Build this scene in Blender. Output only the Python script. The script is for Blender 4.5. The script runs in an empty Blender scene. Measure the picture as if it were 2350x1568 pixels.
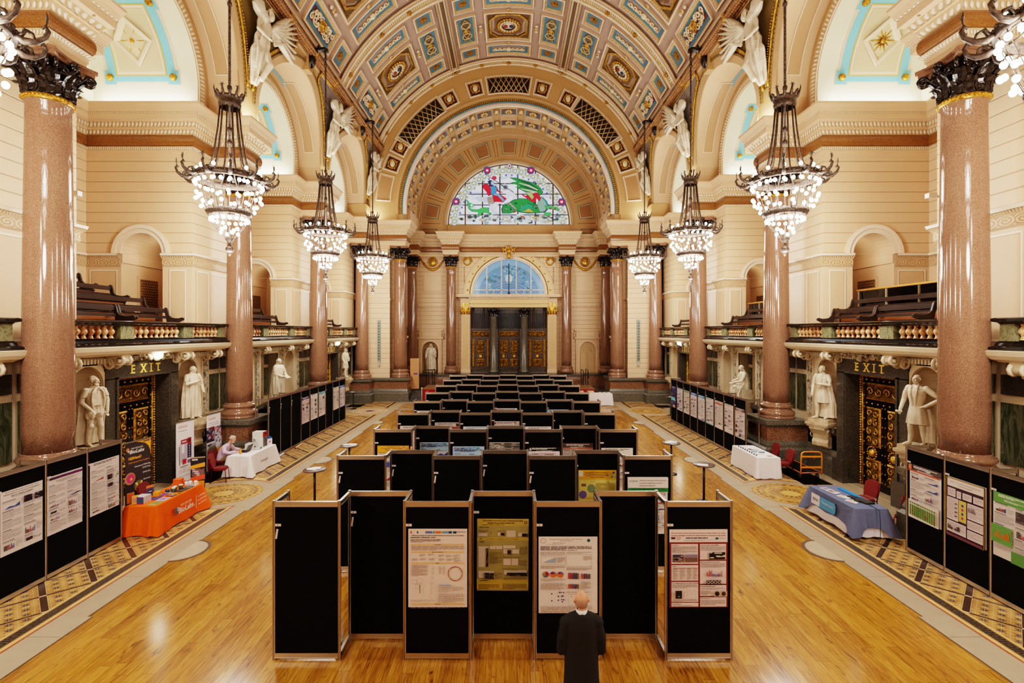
import bpy, math, random
from mathutils import Vector, Matrix, Euler
from mathutils.geometry import tessellate_polygon
PI = math.pi
sin, cos, rad = math.sin, math.cos, math.radians
SC = bpy.context.scene
COLL = SC.collection
random.seed(7)
def lin(c):
 out = []
 for x in c[:3]:
  x = x / 255.0
  out.append(x / 12.92 if x <= 0.04045 else ((x + 0.055) / 1.055) ** 2.4)
 return out
MATS = {}
class NT:
 def __init__(s, name):
  s.m = bpy.data.materials.new(name); s.m.use_nodes = True
  s.t = s.m.node_tree; s.t.nodes.clear()
  s.out = s.n('ShaderNodeOutputMaterial')
  s.b = s.n('ShaderNodeBsdfPrincipled')
  s.l(s.b.outputs[0], s.out.inputs[0])
  MATS[name] = s.m
 def n(s, typ, **kw):
  nd = s.t.nodes.new(typ)
  for k, v in kw.items():
   setattr(nd, k, v)
  return nd
 def l(s, a, b): s.t.links.new(a, b)
 def setv(s, sock, v):
  if hasattr(v, 'is_output'): s.l(v, sock)
  elif isinstance(v, (tuple, list)) and len(v) == 3 and sock.type == 'RGBA': sock.default_value = (*v, 1)
  else: sock.default_value = v
 def math(s, op, a, b=None, c=None, clamp=False):
  nd = s.n('ShaderNodeMath', operation=op); nd.use_clamp = clamp
  s.setv(nd.inputs[0], a)
  if b is not None: s.setv(nd.inputs[1], b)
  if c is not None: s.setv(nd.inputs[2], c)
  return nd.outputs[0]
 def mix(s, f, a, b, mode='MIX'):
  nd = s.n('ShaderNodeMix', data_type='RGBA', blend_type=mode)
  s.setv(nd.inputs[0], f); s.setv(nd.inputs[6], a); s.setv(nd.inputs[7], b)
  return nd.outputs[2]
 def coord(s, kind='Object'): return s.n('ShaderNodeTexCoord').outputs[kind]
 def sep(s, v):
  nd = s.n('ShaderNodeSeparateXYZ'); s.l(v, nd.inputs[0]); return nd.outputs
 def comb(s, x, y, z):
  nd = s.n('ShaderNodeCombineXYZ')
  for i, q in enumerate((x, y, z)): s.setv(nd.inputs[i], q)
  return nd.outputs[0]
 def mapping(s, v, scale=(1, 1, 1), rot=(0, 0, 0)):
  nd = s.n('ShaderNodeMapping'); s.l(v, nd.inputs[0])
  nd.inputs['Scale'].default_value = scale; nd.inputs['Rotation'].default_value = rot
  return nd.outputs[0]
 def noise(s, v, scale, detail=3, rough=0.55, dist=0):
  nd = s.n('ShaderNodeTexNoise'); s.l(v, nd.inputs['Vector'])
  nd.inputs['Scale'].default_value = scale; nd.inputs['Detail'].default_value = detail
  nd.inputs['Roughness'].default_value = rough; nd.inputs['Distortion'].default_value = dist
  return nd.outputs[0]
 def voro(s, v, scale, feature='F1', out=0):
  nd = s.n('ShaderNodeTexVoronoi', feature=feature); s.l(v, nd.inputs['Vector'])
  nd.inputs['Scale'].default_value = scale
  return nd.outputs[out]
 def ramp(s, f, stops, interp='LINEAR'):
  nd = s.n('ShaderNodeValToRGB'); nd.color_ramp.interpolation = interp
  els = nd.color_ramp.elements
  while len(els) < len(stops): els.new(0.5)
  for e, (p, c) in zip(els, stops):
   e.position = p; e.color = (*lin(c), 1)
  s.setv(nd.inputs[0], f)
  return nd.outputs[0]
 def attr(s, name='Col'):
  nd = s.n('ShaderNodeAttribute'); nd.attribute_name = name; return nd.outputs[0]
 def bump(s, h, strength=0.3, dist=0.02):
  nd = s.n('ShaderNodeBump'); nd.inputs['Strength'].default_value = strength
  nd.inputs['Distance'].default_value = dist
  s.l(h, nd.inputs['Height']); s.l(nd.outputs[0], s.b.inputs['Normal'])
 def fin(s, col=None, rough=0.5, metal=0.0, spec=0.5, coat=0, em=None, ems=0):
  b = s.b.inputs
  if col is not None: s.setv(b['Base Color'], col)
  s.setv(b['Roughness'], rough); s.setv(b['Metallic'], metal)
  s.setv(b['Specular IOR Level'], spec)
  if coat: b['Coat Weight'].default_value = coat; b['Coat Roughness'].default_value = 0.06
  if em is not None:
   s.setv(b['Emission Color'], em); b['Emission Strength'].default_value = ems
  return s.m
def vc_mat(name, rough, metal=0.0, var=0.08, nscale=6.0, bump=0.0, bscale=40.0, spec=0.5, coat=0):
 t = NT(name)
 co = t.coord()
 n = t.noise(co, nscale, 4)
 f = t.math('MULTIPLY_ADD', n, var * 2, 1 - var)
 c = t.mix(1.0, t.attr(), t.comb(f, f, f), 'MULTIPLY')
 if bump: t.bump(t.noise(co, bscale, 4), bump, 0.01)
 return t.fin(c, rough, metal, spec, coat)
vc_mat('paint', 0.55, var=0.05, nscale=1.3, bump=0.03)
vc_mat('stone', 0.5, var=0.13, nscale=3.0, bump=0.08, bscale=25)
vc_mat('matte', 0.8, var=0.06)
vc_mat('satin', 0.4, var=0.05)
vc_mat('gloss', 0.12, var=0.06)
vc_mat('cloth', 0.9, var=0.06, nscale=9, bump=0.15, bscale=300, spec=0.2)
vc_mat('paper', 0.55, var=0.035, nscale=5, spec=0.35)
vc_mat('metal', 0.32, 1.0, var=0.06)
vc_mat('skin', 0.5, var=0.06, nscale=18, bump=0.05, bscale=120)
vc_mat('marble', 0.42, var=0.09, nscale=5, bump=0.05, bscale=30)
vc_mat('fabric_board', 0.95, var=0.25, nscale=90, spec=0.1)
def m_courses():
 t = NT('coursed_paint'); co = t.coord(); z = t.sep(co)[2]
 fr = t.math('FRACT', t.math('DIVIDE', t.math('ADD', z, 100.13), 0.366))
 line = t.math('SUBTRACT', 1, t.math('SMOOTH_MIN', t.math('MULTIPLY', t.math('MINIMUM', fr, t.math('SUBTRACT', 1, fr)), 17), 1, 0.2), None, True)
 n = t.noise(co, 1.2, 4)
 f = t.math('MULTIPLY_ADD', n, 0.10, 0.95)
 c = t.mix(1.0, t.attr(), t.comb(f, f, f), 'MULTIPLY')
 c = t.mix(t.math('MULTIPLY', line, 0.62), c, tuple(lin((120, 84, 48))))
 t.bump(t.math('SUBTRACT', 1, line), 0.6, 0.02)
 t.fin(c, 0.55)
m_courses()
def m_ornament(name, fu, dark, lo=0.35):
 t = NT(name); uv = t.coord('UV'); s = t.sep(uv)
 u = t.math('MULTIPLY', s[0], fu)
 fr = t.math('ABSOLUTE', t.math('SUBTRACT', t.math('FRACT', u), 0.5))
 vv = t.math('ABSOLUTE', t.math('SUBTRACT', s[1], 0.5))
 d = t.math('SQRT', t.math('ADD', t.math('POWER', t.math('MULTIPLY', fr, 2.0), 2), t.math('POWER', t.math('MULTIPLY', vv, 1.7), 2)))
 egg = t.math('SUBTRACT', 1, t.math('MULTIPLY', t.math('SUBTRACT', d, 0.45), 2.6, None), None, True)
 c = t.mix(egg, tuple(lin(dark)), t.attr())
 t.bump(egg, 0.8, 0.04)
 t.fin(c, 0.5)
m_ornament('egg_moulding', 7.5, (190, 154, 110))
m_ornament('fine_moulding', 14, (192, 158, 116))
m_ornament('gold_moulding', 7.0, (96, 70, 28))
def m_scroll():
 t = NT('wave_scroll'); uv = t.coord('UV'); s = t.sep(uv)
 u = t.math('FRACT', t.math('MULTIPLY', s[0], 2.6))
 x = t.math('SUBTRACT', u, 0.5); y = t.math('MULTIPLY', t.math('SUBTRACT', s[1], 0.5), 1.0)
 r = t.math('SQRT', t.math('ADD', t.math('MULTIPLY', x, x), t.math('MULTIPLY', y, y)))
 a = t.math('ARCTAN2', y, x)
 w = t.math('SINE', t.math('ADD', t.math('MULTIPLY', r, 24), a))
 k = t.math('MULTIPLY_ADD', w, 1.2, 0.5, True)
 c = t.mix(k, tuple(lin((176, 136, 92))), t.attr())
 t.bump(k, 0.6, 0.03)
 t.fin(c, 0.55)
m_scroll()
def m_granite(name, stops, rough=0.1, scale=55):
 t = NT(name); co = t.coord()
 a = t.noise(co, scale, 2, 0.7); b = t.voro(co, scale * 0.9, 'F1', 1)
 big = t.noise(co, 0.8, 3)
 bs = t.sep(b)[0]
 f = t.math('ADD', t.math('MULTIPLY', a, 0.62), t.math('MULTIPLY', bs, 0.38))
 f = t.math('ADD', f, t.math('MULTIPLY', t.math('SUBTRACT', big, 0.5), 0.12))
 c = t.ramp(f, stops)
 t.fin(c, rough, 0, 0.6)
m_granite('red_granite', [(0.2, (58, 41, 32)), (0.38, (112, 79, 60)), (0.52, (134, 98, 77)), (0.68, (148, 111, 90)), (0.85, (168, 134, 112))], 0.09, 130)
m_granite('red_granite_dark', [(0.22, (52, 36, 27)), (0.4, (106, 74, 54)), (0.55, (132, 95, 71)), (0.8, (158, 120, 95))], 0.09)
m_granite('grey_granite', [(0.25, (44, 42, 36)), (0.45, (84, 80, 70)), (0.6, (108, 102, 90)), (0.85, (140, 134, 120))], 0.28)
m_granite('dark_granite', [(0.25, (50, 46, 41)), (0.5, (72, 66, 58)), (0.8, (94, 87, 77))], 0.22)
m_granite('frieze_granite', [(0.2, (92, 54, 22)), (0.5, (132, 84, 40)), (0.8, (152, 104, 58))], 0.3, 60)
m_granite('console_stone', [(0.2, (150, 128, 98)), (0.5, (186, 164, 132)), (0.8, (205, 186, 156))], 0.45, 4)
def m_statue():
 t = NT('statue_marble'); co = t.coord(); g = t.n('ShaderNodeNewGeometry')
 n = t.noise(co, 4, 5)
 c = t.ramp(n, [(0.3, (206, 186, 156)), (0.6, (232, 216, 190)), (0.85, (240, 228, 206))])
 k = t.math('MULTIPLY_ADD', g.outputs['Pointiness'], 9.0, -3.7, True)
 c = t.mix(k, tuple(lin((120, 96, 70))), c)  # creases painted darker by pointiness, standing in for occlusion shade
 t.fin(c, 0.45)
m_statue()
def m_plain(name, col, rough, bscale=0, var=.1, nscale=20):
 t = NT(name); co = t.coord(); n = t.noise(co, nscale, 4)
 f = t.math('MULTIPLY_ADD', n, var * 2, 1 - var)
 c = t.mix(1.0, tuple(lin(col)), t.comb(f, f, f), 'MULTIPLY')
 if bscale: t.bump(t.noise(co, bscale, 3), .15, .005)
 t.fin(c, rough)
m_plain('skin_tone', (206, 146, 116), .5, 150, .08); m_plain('dark_suit', (20, 19, 19), .85, 400, .12); m_plain('lilac_shirt', (206, 180, 204), .8, 200, .06)
m_plain('white_shirt', (228, 228, 236), .7); m_plain('khaki', (150, 122, 86), .85, 200); m_plain('grey_hair', (176, 168, 158), .7, 200, .2, 60); m_plain('stubble', (150, 112, 92), .7, 200, .15, 60)
m_plain('black_leather', (22, 20, 20), .35); m_plain('olive_coat', (66, 68, 48), .9, 120, .15); m_plain('red_upholstery', (112, 24, 22), .85, 250, .1)
def m_green():
 t = NT('green_marble'); co = t.coord()
 mp = t.mapping(co, (1.6, 1.6, 0.35))
 n = t.noise(mp, 3.2, 6, 0.65, 1.6)
 c = t.ramp(n, [(0.3, (34, 36, 27)), (0.46, (66, 67, 48)), (0.55, (94, 92, 68)), (0.62, (54, 57, 42)), (0.75, (124, 118, 92))])
 t.fin(c, 0.16)
m_green()
def m_pale_green():
 t = NT('pier_marble'); co = t.coord()
 n = t.noise(co, 3.5, 7, 0.7, 2.4)
 c = t.ramp(n, [(0.3, (58, 60, 42)), (0.48, (104, 102, 74)), (0.56, (134, 128, 98)), (0.66, (72, 74, 52)), (0.8, (156, 148, 120))])
 t.fin(c, 0.18)
m_pale_green()
def m_alabaster():
 t = NT('alabaster'); co = t.coord('Generated'); oi = t.n('ShaderNodeObjectInfo')
 n = t.n('ShaderNodeTexNoise', noise_dimensions='4D'); t.l(co, n.inputs['Vector'])
 n.inputs['Scale'].default_value = 2.6; n.inputs['Detail'].default_value = 5; n.inputs['Distortion'].default_value = 1.8
 t.l(t.math('MULTIPLY', oi.outputs['Random'], 40), n.inputs['W'])
 f = t.math('ADD', n.outputs[0], t.math('MULTIPLY', t.math('SUBTRACT', oi.outputs['Random'], 0.5), 0.22))
 c = t.ramp(f, [(0.3, (120, 62, 34)), (0.45, (186, 126, 78)), (0.56, (214, 172, 122)), (0.72, (228, 198, 156))])
 t.fin(c, 0.2)
m_alabaster()
def m_bronze():
 t = NT('dark_bronze'); co = t.coord(); n = t.noise(co, 14, 4)
 c = t.ramp(n, [(0.3, (14, 11, 10)), (0.6, (42, 34, 32)), (0.85, (78, 66, 60))])
 t.bump(n, 0.3, 0.02)
 t.fin(c, 0.16, 0.25, 0.7)
m_bronze()
def m_iron():
 t = NT('chandelier_iron'); co = t.coord(); n = t.noise(co, 18, 4)
 c = t.ramp(n, [(0.3, (48, 39, 35)), (0.7, (108, 92, 82))])
 t.fin(c, 0.4, 0.4)
m_iron()
def m_gold():
 t = NT('gilding'); co = t.coord(); n = t.noise(co, 11, 5)
 c = t.ramp(n, [(0.3, (120, 76, 18)), (0.55, (206, 150, 52)), (0.8, (240, 196, 96))])
 t.bump(n, 0.35, 0.02)
 t.fin(c, 0.3, 0.55)
m_gold()
def m_filigree():
 t = NT('gilt_scrollwork'); co = t.coord()
 nd = t.n('ShaderNodeTexNoise'); t.l(co, nd.inputs['Vector']); nd.inputs['Scale'].default_value = 5.5
 nd.inputs['Detail'].default_value = 2; nd.inputs['Distortion'].default_value = 3.2
 w = t.math('SINE', t.math('MULTIPLY', nd.outputs[0], 46))
 k = t.math('MULTIPLY_ADD', w, 1.1, 0.95, True)
 n = t.noise(co, 20, 3)
 gold = t.ramp(n, [(0.3, (140, 92, 24)), (0.6, (214, 160, 60)), (0.85, (250, 214, 120))])
 c = t.mix(k, tuple(lin((22, 14, 8))), gold)
 t.bump(t.math('MULTIPLY', t.math('ADD', w, t.noise(co, 30, 2)), 0.5), 0.9, 0.06)
 t.fin(c, 0.3, t.math('MULTIPLY', k, 0.4))
m_filigree()
def m_carving():
 t = NT('carved_foliage'); co = t.coord()
 v = t.voro(co, 9, 'SMOOTH_F1', 0); n = t.noise(co, 16, 3, 0.6, 1.5)
 h = t.math('SUBTRACT', n, t.math('MULTIPLY', v, 0.8))
 k = t.math('MULTIPLY_ADD', h, 2.6, 0.35, True)
 c = t.mix(k, tuple(lin((70, 54, 38))), t.attr())
 t.bump(h, 1.0, 0.08)
 t.fin(c, 0.5)
m_carving()
def m_wood():
 t = NT('oak_boards'); co = t.coord(); s = t.sep(co)
 W, L = 0.19, 2.4
 row = t.math('FLOOR', t.math('DIVIDE', s[0], W))
 wn = t.n('ShaderNodeTexWhiteNoise', noise_dimensions='1D'); t.setv(wn.inputs['W'], row)
 yy = t.math('ADD', s[1], t.math('MULTIPLY', wn.outputs[0], 2.4))
 col = t.math('FLOOR', t.math('DIVIDE', yy, L))
 w2 = t.n('ShaderNodeTexWhiteNoise', noise_dimensions='2D'); t.l(t.comb(row, col, 0), w2.inputs['Vector'])
 rnd = w2.outputs[0]
 gv = t.comb(t.math('MULTIPLY', s[0], 16), t.math('MULTIPLY', s[1], 1.1), t.math('MULTIPLY', rnd, 30))
 g = t.noise(gv, 1.1, 5, 0.62, 2.0)
 kn = t.noise(t.comb(t.math('MULTIPLY', s[0], 7), t.math('MULTIPLY', s[1], 2.6), t.math('MULTIPLY', rnd, 17)), 1.0, 3, 0.5, 1.2)
 base = t.ramp(t.math('ADD', t.math('MULTIPLY', g, 0.82), t.math('MULTIPLY', rnd, 0.17)),
                  [(0.22, (94, 56, 18)), (0.4, (146, 96, 34)), (0.56, (174, 122, 46)), (0.8, (200, 150, 74))])
 base = t.mix(t.math('MULTIPLY_ADD', kn, 5.0, -3.0, True), base, tuple(lin((74, 38, 10))))
 fx = t.math('FRACT', t.math('DIVIDE', s[0], W)); fy = t.math('FRACT', t.math('DIVIDE', yy, L))
 ex = t.math('LESS_THAN', t.math('MINIMUM', fx, t.math('SUBTRACT', 1, fx)), 0.014)
 ey = t.math('LESS_THAN', t.math('MINIMUM', fy, t.math('SUBTRACT', 1, fy)), 0.0014)
 e = t.math('MAXIMUM', ex, ey)
 c = t.mix(t.math('MULTIPLY', e, 0.7), base, tuple(lin((70, 40, 14))))
 t.bump(t.math('SUBTRACT', t.math('MULTIPLY', g, 0.2), e), 0.08, 0.004)
 t.fin(c, t.math('MULTIPLY_ADD', g, 0.10, 0.12), 0, 0.5)
m_wood()
def m_mosaic():
 t = NT('encaustic_tiles'); co = t.coord(); s = t.sep(co)
 P = 1.08
 a = t.math('DIVIDE', t.math('ADD', t.math('ABSOLUTE', s[0]), s[1]), P)
 b = t.math('DIVIDE', t.math('SUBTRACT', t.math('ABSOLUTE', s[0]), s[1]), P)
 def tri(v, off):
  fr = t.math('FRACT', t.math('ADD', v, off)); return t.math('ABSOLUTE', t.math('SUBTRACT', fr, 0.5))
 ta, tb = tri(a, 0.5 - (8.78 + 9.59) / P + 40), tri(b, 0.5 - (8.78 - 9.59) / P + 40)
 bar_a = t.math('LESS_THAN', ta, 0.036); bar_b = t.math('LESS_THAN', tb, 0.068)
 bar = t.math('MAXIMUM', bar_a, bar_b); cross = t.math('MULTIPLY', bar_a, bar_b)
 edge = t.math('MAXIMUM', t.math('LESS_THAN', ta, 0.045), t.math('LESS_THAN', tb, 0.08))
 sm = t.mapping(co, (1, 1, 1), (0, 0, rad(45)))
 q = t.sep(sm)
 def cell(v, k):
  return t.math('ABSOLUTE', t.math('SUBTRACT', t.math('FRACT', t.math('MULTIPLY', v, k)), 0.5))
 cx, cy = cell(q[0], 9.0), cell(q[1], 9.0)
 dot = t.math('LESS_THAN', t.math('ADD', cx, cy), 0.20)
 dx, dy = cell(q[0], 4.5), cell(q[1], 4.5)
 blue = t.math('LESS_THAN', t.math('ADD', dx, dy), 0.3)
 grid = t.math('GREATER_THAN', t.math('MAXIMUM', cx, cy), 0.445)
 n = t.noise(co, 2.2, 4)
 base = t.ramp(n, [(0.3, (144, 102, 54)), (0.55, (176, 132, 76)), (0.8, (192, 150, 96))])
 c = t.mix(t.math('MULTIPLY', dot, 0.85), base, tuple(lin((132, 76, 36))))
 c = t.mix(t.math('MULTIPLY', blue, 0.9), c, tuple(lin((40, 44, 62))))
 c = t.mix(t.math('MULTIPLY', grid, 0.35), c, tuple(lin((206, 176, 124))))
 c = t.mix(edge, c, tuple(lin((186, 154, 104))))
 c = t.mix(bar, c, tuple(lin((66, 46, 36))))
 c = t.mix(cross, c, tuple(lin((196, 150, 124))))
 t.fin(c, 0.42, 0, 0.35)
m_mosaic()
def m_key():
 t = NT('key_border'); uv = t.coord('UV'); s = t.sep(uv)
 u = t.math('FRACT', t.math('MULTIPLY', s[0], 4.0)); v = s[1]
 a = t.math('LESS_THAN', t.math('ABSOLUTE', t.math('SUBTRACT', t.math('FRACT', t.math('MULTIPLY', t.math('MAXIMUM', t.math('ABSOLUTE', t.math('SUBTRACT', u, 0.5)), t.math('ABSOLUTE', t.math('SUBTRACT', v, 0.5))), 5)), 0.5)), 0.17)
 ed = t.math('GREATER_THAN', t.math('ABSOLUTE', t.math('SUBTRACT', v, 0.5)), 0.40)
 c = t.mix(a, tuple(lin((38, 32, 30))), tuple(lin((96, 78, 58))))
 c = t.mix(ed, c, tuple(lin((150, 108, 56))))
 t.fin(c, 0.42)
m_key()
def m_roundel(name, base, mark, core):
 t = NT(name); co = t.coord(); s = t.sep(co)
 r = t.math('SQRT', t.math('ADD', t.math('MULTIPLY', s[0], s[0]), t.math('MULTIPLY', s[1], s[1])))
 a = t.math('ARCTAN2', s[1], s[0])
 n = t.noise(co, 5, 4, 0.6, 1.5); n2 = t.noise(co, 1.6, 3)
 c = t.mix(n2, tuple(lin(base)), tuple(lin([min(255, q * 1.12) for q in base])))
 ringfrac = t.math('FRACT', t.math('MULTIPLY', r, 3.1))
 k = t.math('MULTIPLY', t.math('LESS_THAN', t.math('ABSOLUTE', t.math('SUBTRACT', n, 0.5)), 0.035), t.math('GREATER_THAN', ringfrac, 0.25))
 beads = t.math('MULTIPLY', t.math('GREATER_THAN', t.math('SINE', t.math('MULTIPLY', a, 26)), 0.25), t.math('LESS_THAN', t.math('ABSOLUTE', t.math('SUBTRACT', r, 0.93)), 0.045))
 ring = t.math('MULTIPLY', t.math('LESS_THAN', t.math('ABSOLUTE', t.math('SUBTRACT', r, 0.36)), 0.06), t.math('GREATER_THAN', t.math('SINE', t.math('MULTIPLY', a, 18)), -0.3))
 e = t.math('MAXIMUM', t.math('MAXIMUM', k, beads), ring)
 c = t.mix(t.math('MULTIPLY', e, 0.85), c, tuple(lin(mark)))
 c = t.mix(t.math('LESS_THAN', r, 0.26), c, tuple(lin(core)))
 t.fin(c, 0.4)
m_roundel('yellow_roundel', (178, 132, 64), (72, 56, 40), (202, 158, 88))
m_roundel('rose_roundel', (196, 164, 128), (150, 92, 70), (58, 62, 104))
def m_glass(name, col=(0.9, 1, 0.97), rough=0.0):
 t = NT(name)
 tr = t.n('ShaderNodeBsdfTransparent'); tr.inputs[0].default_value = (*col, 1)
 gl = t.n('ShaderNodeBsdfGlossy'); gl.inputs['Roughness'].default_value = 0.03
 fr = t.n('ShaderNodeFresnel'); fr.inputs[0].default_value = 1.45
 mx = t.n('ShaderNodeMixShader'); t.l(fr.outputs[0], mx.inputs[0]); t.l(tr.outputs[0], mx.inputs[1]); t.l(gl.outputs[0], mx.inputs[2])
 t.l(mx.outputs[0], t.out.inputs[0])
m_glass('clear_glass')
def m_emit(name, col, strength, use_attr=False, sample=True):
 t = NT(name)
 c = t.attr() if use_attr else tuple(lin(col))
 co = t.coord(); n = t.math('MULTIPLY_ADD', t.noise(co, 3, 3), 0.3, 0.85)
 c2 = t.mix(1.0, c, t.comb(n, n, n), 'MULTIPLY')
 t.fin((0.02, 0.02, 0.02), 0.2, em=c2, ems=strength)
 if not sample: t.m.cycles.emission_sampling = 'NONE'
m_emit('bulb_glow', (255, 240, 218), 34.0, sample=False)
m_emit('stained_glass', (255, 255, 255), 1.15, True, sample=False)
m_emit('sky_glass', (255, 255, 255), 0.8, True, sample=False)
m_emit('lamp_globe', (255, 240, 215), 60.0)
class MB:
 def __init__(s, sx=1):
  s.v = []; s.f = []; s.c = []; s.m = []; s.uv = []; s.sm = []; s.sx = sx; s.T = None
 def add(s, verts, faces, col=(255, 255, 255), mat=0, smooth=False, uvs=None):
  b = len(s.v)
  if s.T is not None: verts = [tuple(s.T @ Vector(p)) for p in verts]
  s.v += [(p[0] * s.sx, p[1], p[2]) for p in verts]
  for i, f in enumerate(faces):
   ff = [b + k for k in f]; u = uvs[i] if uvs else None
   if s.sx < 0: ff.reverse(); u = list(reversed(u)) if u else None
   s.f.append(ff); s.c.append(col[i] if isinstance(col, list) else col)
   s.m.append(mat); s.sm.append(smooth); s.uv.append(u)
 def quad(s, a, b, c, d, col=(255, 255, 255), mat=0, uv=None):
  s.add([a, b, c, d], [(0, 1, 2, 3)], col, mat, False, [uv] if uv else None)
 def box(s, x0, x1, y0, y1, z0, z1, col=(255, 255, 255), mat=0):
  if x0 > x1: x0, x1 = x1, x0
  if y0 > y1: y0, y1 = y1, y0
  v = [(x0, y0, z0), (x1, y0, z0), (x1, y1, z0), (x0, y1, z0), (x0, y0, z1), (x1, y0, z1), (x1, y1, z1), (x0, y1, z1)]
  s.add(v, [(3, 2, 1, 0), (4, 5, 6, 7), (0, 1, 5, 4), (1, 2, 6, 5), (2, 3, 7, 6), (3, 0, 4, 7)], col, mat)
 def cbox(s, c, d, col=(255, 255, 255), mat=0, R=None):
  hx, hy, hz = d[0] / 2, d[1] / 2, d[2] / 2
  v = [(-hx, -hy, -hz), (hx, -hy, -hz), (hx, hy, -hz), (-hx, hy, -hz), (-hx, -hy, hz), (hx, -hy, hz), (hx, hy, hz), (-hx, hy, hz)]
  C = Vector(c)
  v = [tuple((R @ Vector(p) if R else Vector(p)) + C) for p in v]
  s.add(v, [(3, 2, 1, 0), (4, 5, 6, 7), (0, 1, 5, 4), (1, 2, 6, 5), (2, 3, 7, 6), (3, 0, 4, 7)], col, mat)
 def bbox(s, x0, x1, y0, y1, z0, z1, bv, col=(255, 255, 255), mat=0):
  s.prism([(x0 + bv, y0), (x1 - bv, y0), (x1, y0 + bv), (x1, y1 - bv), (x1 - bv, y1), (x0 + bv, y1), (x0, y1 - bv), (x0, y0 + bv)], z0, z1, col, mat)
 def prism(s, pts, z0, z1, col=(255, 255, 255), mat=0, smooth=False):
  n = len(pts)
  v = [(x, y, z0) for x, y in pts] + [(x, y, z1) for x, y in pts]
  f = [tuple(range(n - 1, -1, -1)), tuple(range(n, 2 * n))] + [(i, (i + 1) % n, n + (i + 1) % n, n + i) for i in range(n)]
  s.add(v, f, col, mat, smooth)
 def extrude(s, pts, mapf, d0, d1, col=(255, 255, 255), mat=0):
  n = len(pts)
  v = [mapf(x, y, d0) for x, y in pts] + [mapf(x, y, d1) for x, y in pts]
  f = [tuple(range(n - 1, -1, -1)), tuple(range(n, 2 * n))] + [(i, (i + 1) % n, n + (i + 1) % n, n + i) for i in range(n)]
  s.add(v, f, col, mat)
 def lathe(s, prof, seg=24, c=(0, 0, 0), col=(255, 255, 255), mat=0, smooth=True, a0=0, a1=2 * PI, cap=True, sq=1.0):
  full = abs(a1 - a0 - 2 * PI) < 1e-6
  n = seg if full else seg + 1
  v = []; f = []; cl = []
  for r, z in [(p[0], p[1]) for p in prof]:
   for i in range(n):
    a = a0 + (a1 - a0) * i / seg
    v.append((c[0] + r * cos(a), c[1] + r * sq * sin(a), c[2] + z))
  for k in range(len(prof) - 1):
   pc = prof[k][2] if len(prof[k]) > 2 else col
   for i in range(seg):
    j = (i + 1) % n
    f.append((k * n + i, k * n + j, (k + 1) * n + j, (k + 1) * n + i)); cl.append(pc)
  if cap and full:
   if prof[0][0] > 1e-5: f.append(tuple(range(n - 1, -1, -1))); cl.append(col)
   if prof[-1][0] > 1e-5: f.append(tuple(range((len(prof) - 1) * n, len(prof) * n))); cl.append(col)
  s.add(v, f, cl, mat, smooth)
 def tube(s, pts, r, seg=8, col=(255, 255, 255), mat=0, smooth=True, cap=True, flat=1.0):
  n = len(pts); P = [Vector(p) for p in pts]
  rr = r if isinstance(r, (list, tuple)) else [r] * n
  v = []; f = []; up = None
  for i in range(n):
   t = (P[min(i + 1, n - 1)] - P[max(i - 1, 0)])
   if t.length < 1e-9: t = Vector((0, 0, 1))
   t.normalize()
   if up is None:
    up = Vector((0, 0, 1)) if abs(t.z) < 0.9 else Vector((1, 0, 0))
   a = t.cross(up)
   if a.length < 1e-6: a = t.orthogonal()
   a.normalize(); b = a.cross(t).normalized(); up = b
   for k in range(seg):
    q = 2 * PI * k / seg
    v.append(tuple(P[i] + a * (cos(q) * rr[i]) + b * (sin(q) * rr[i] * flat)))
  for i in range(n - 1):
   for k in range(seg):
    j = (k + 1) % seg
    f.append((i * seg + k, (i + 1) * seg + k, (i + 1) * seg + j, i * seg + j))
  if cap:
   f.append(tuple(range(seg))); f.append(tuple(range(n * seg - 1, (n - 1) * seg - 1, -1)))
  s.add(v, f, col, mat, smooth)
 def ball(s, c, r, seg=12, rings=8, col=(255, 255, 255), mat=0, R=None, smooth=True):
  rx, ry, rz = r if isinstance(r, (tuple, list)) else (r, r, r)
  v = []; f = []; C = Vector(c)
  for i in range(rings + 1):
   th = PI * i / rings
   for k in range(seg):
    a = 2 * PI * k / seg
    p = Vector((rx * sin(th) * cos(a), ry * sin(th) * sin(a), -rz * cos(th)))
    if R: p = R @ p
    v.append(tuple(p + C))
  for i in range(rings):
   for k in range(seg):
    j = (k + 1) % seg
    f.append((i * seg + k, i * seg + j, (i + 1) * seg + j, (i + 1) * seg + k))
  s.add(v, f, col, mat, smooth)
 def cyl(s, a, b, r0, r1=None, seg=12, col=(255, 255, 255), mat=0, smooth=True):
  s.tube([a, b], [r0, r1 if r1 is not None else r0], seg, col, mat, smooth)
 def sweep(s, path, prof, side=1, closed=False, capends=False):
  n = len(path); P = [Vector((p[0], p[1])) for p in path]
  segs = n if closed else n - 1
  nor = []
  for i in range(segs):
   d = (P[(i + 1) % n] - P[i]).normalized(); nor.append(Vector((-d.y, d.x)) * side)
  mit = []
  for i in range(n):
   if closed: a, b = nor[(i - 1) % segs], nor[i % segs]
   else: a, b = nor[max(i - 1, 0)], nor[min(i, segs - 1)]
   m = a + b; den = 1 + a.dot(b)
   mit.append(m / den if den > 0.15 else a)
  for k in range(len(prof) - 1):
   o0, z0, c, mt = prof[k]; o1, z1 = prof[k + 1][0], prof[k + 1][1]
   u = 0
   for i in range(segs):
    j = (i + 1) % n
    a0 = P[i] + mit[i] * o0; b0 = P[j] + mit[j] * o0; a1 = P[i] + mit[i] * o1; b1 = P[j] + mit[j] * o1
    L = (P[j] - P[i]).length
    s.add([(a0.x, a0.y, z0), (b0.x, b0.y, z0), (b1.x, b1.y, z1), (a1.x, a1.y, z1)], [(0, 1, 2, 3)], c, mt, False,
                      [[(u, 0), (u + L, 0), (u + L, 1), (u, 1)]])
    u += L
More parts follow.
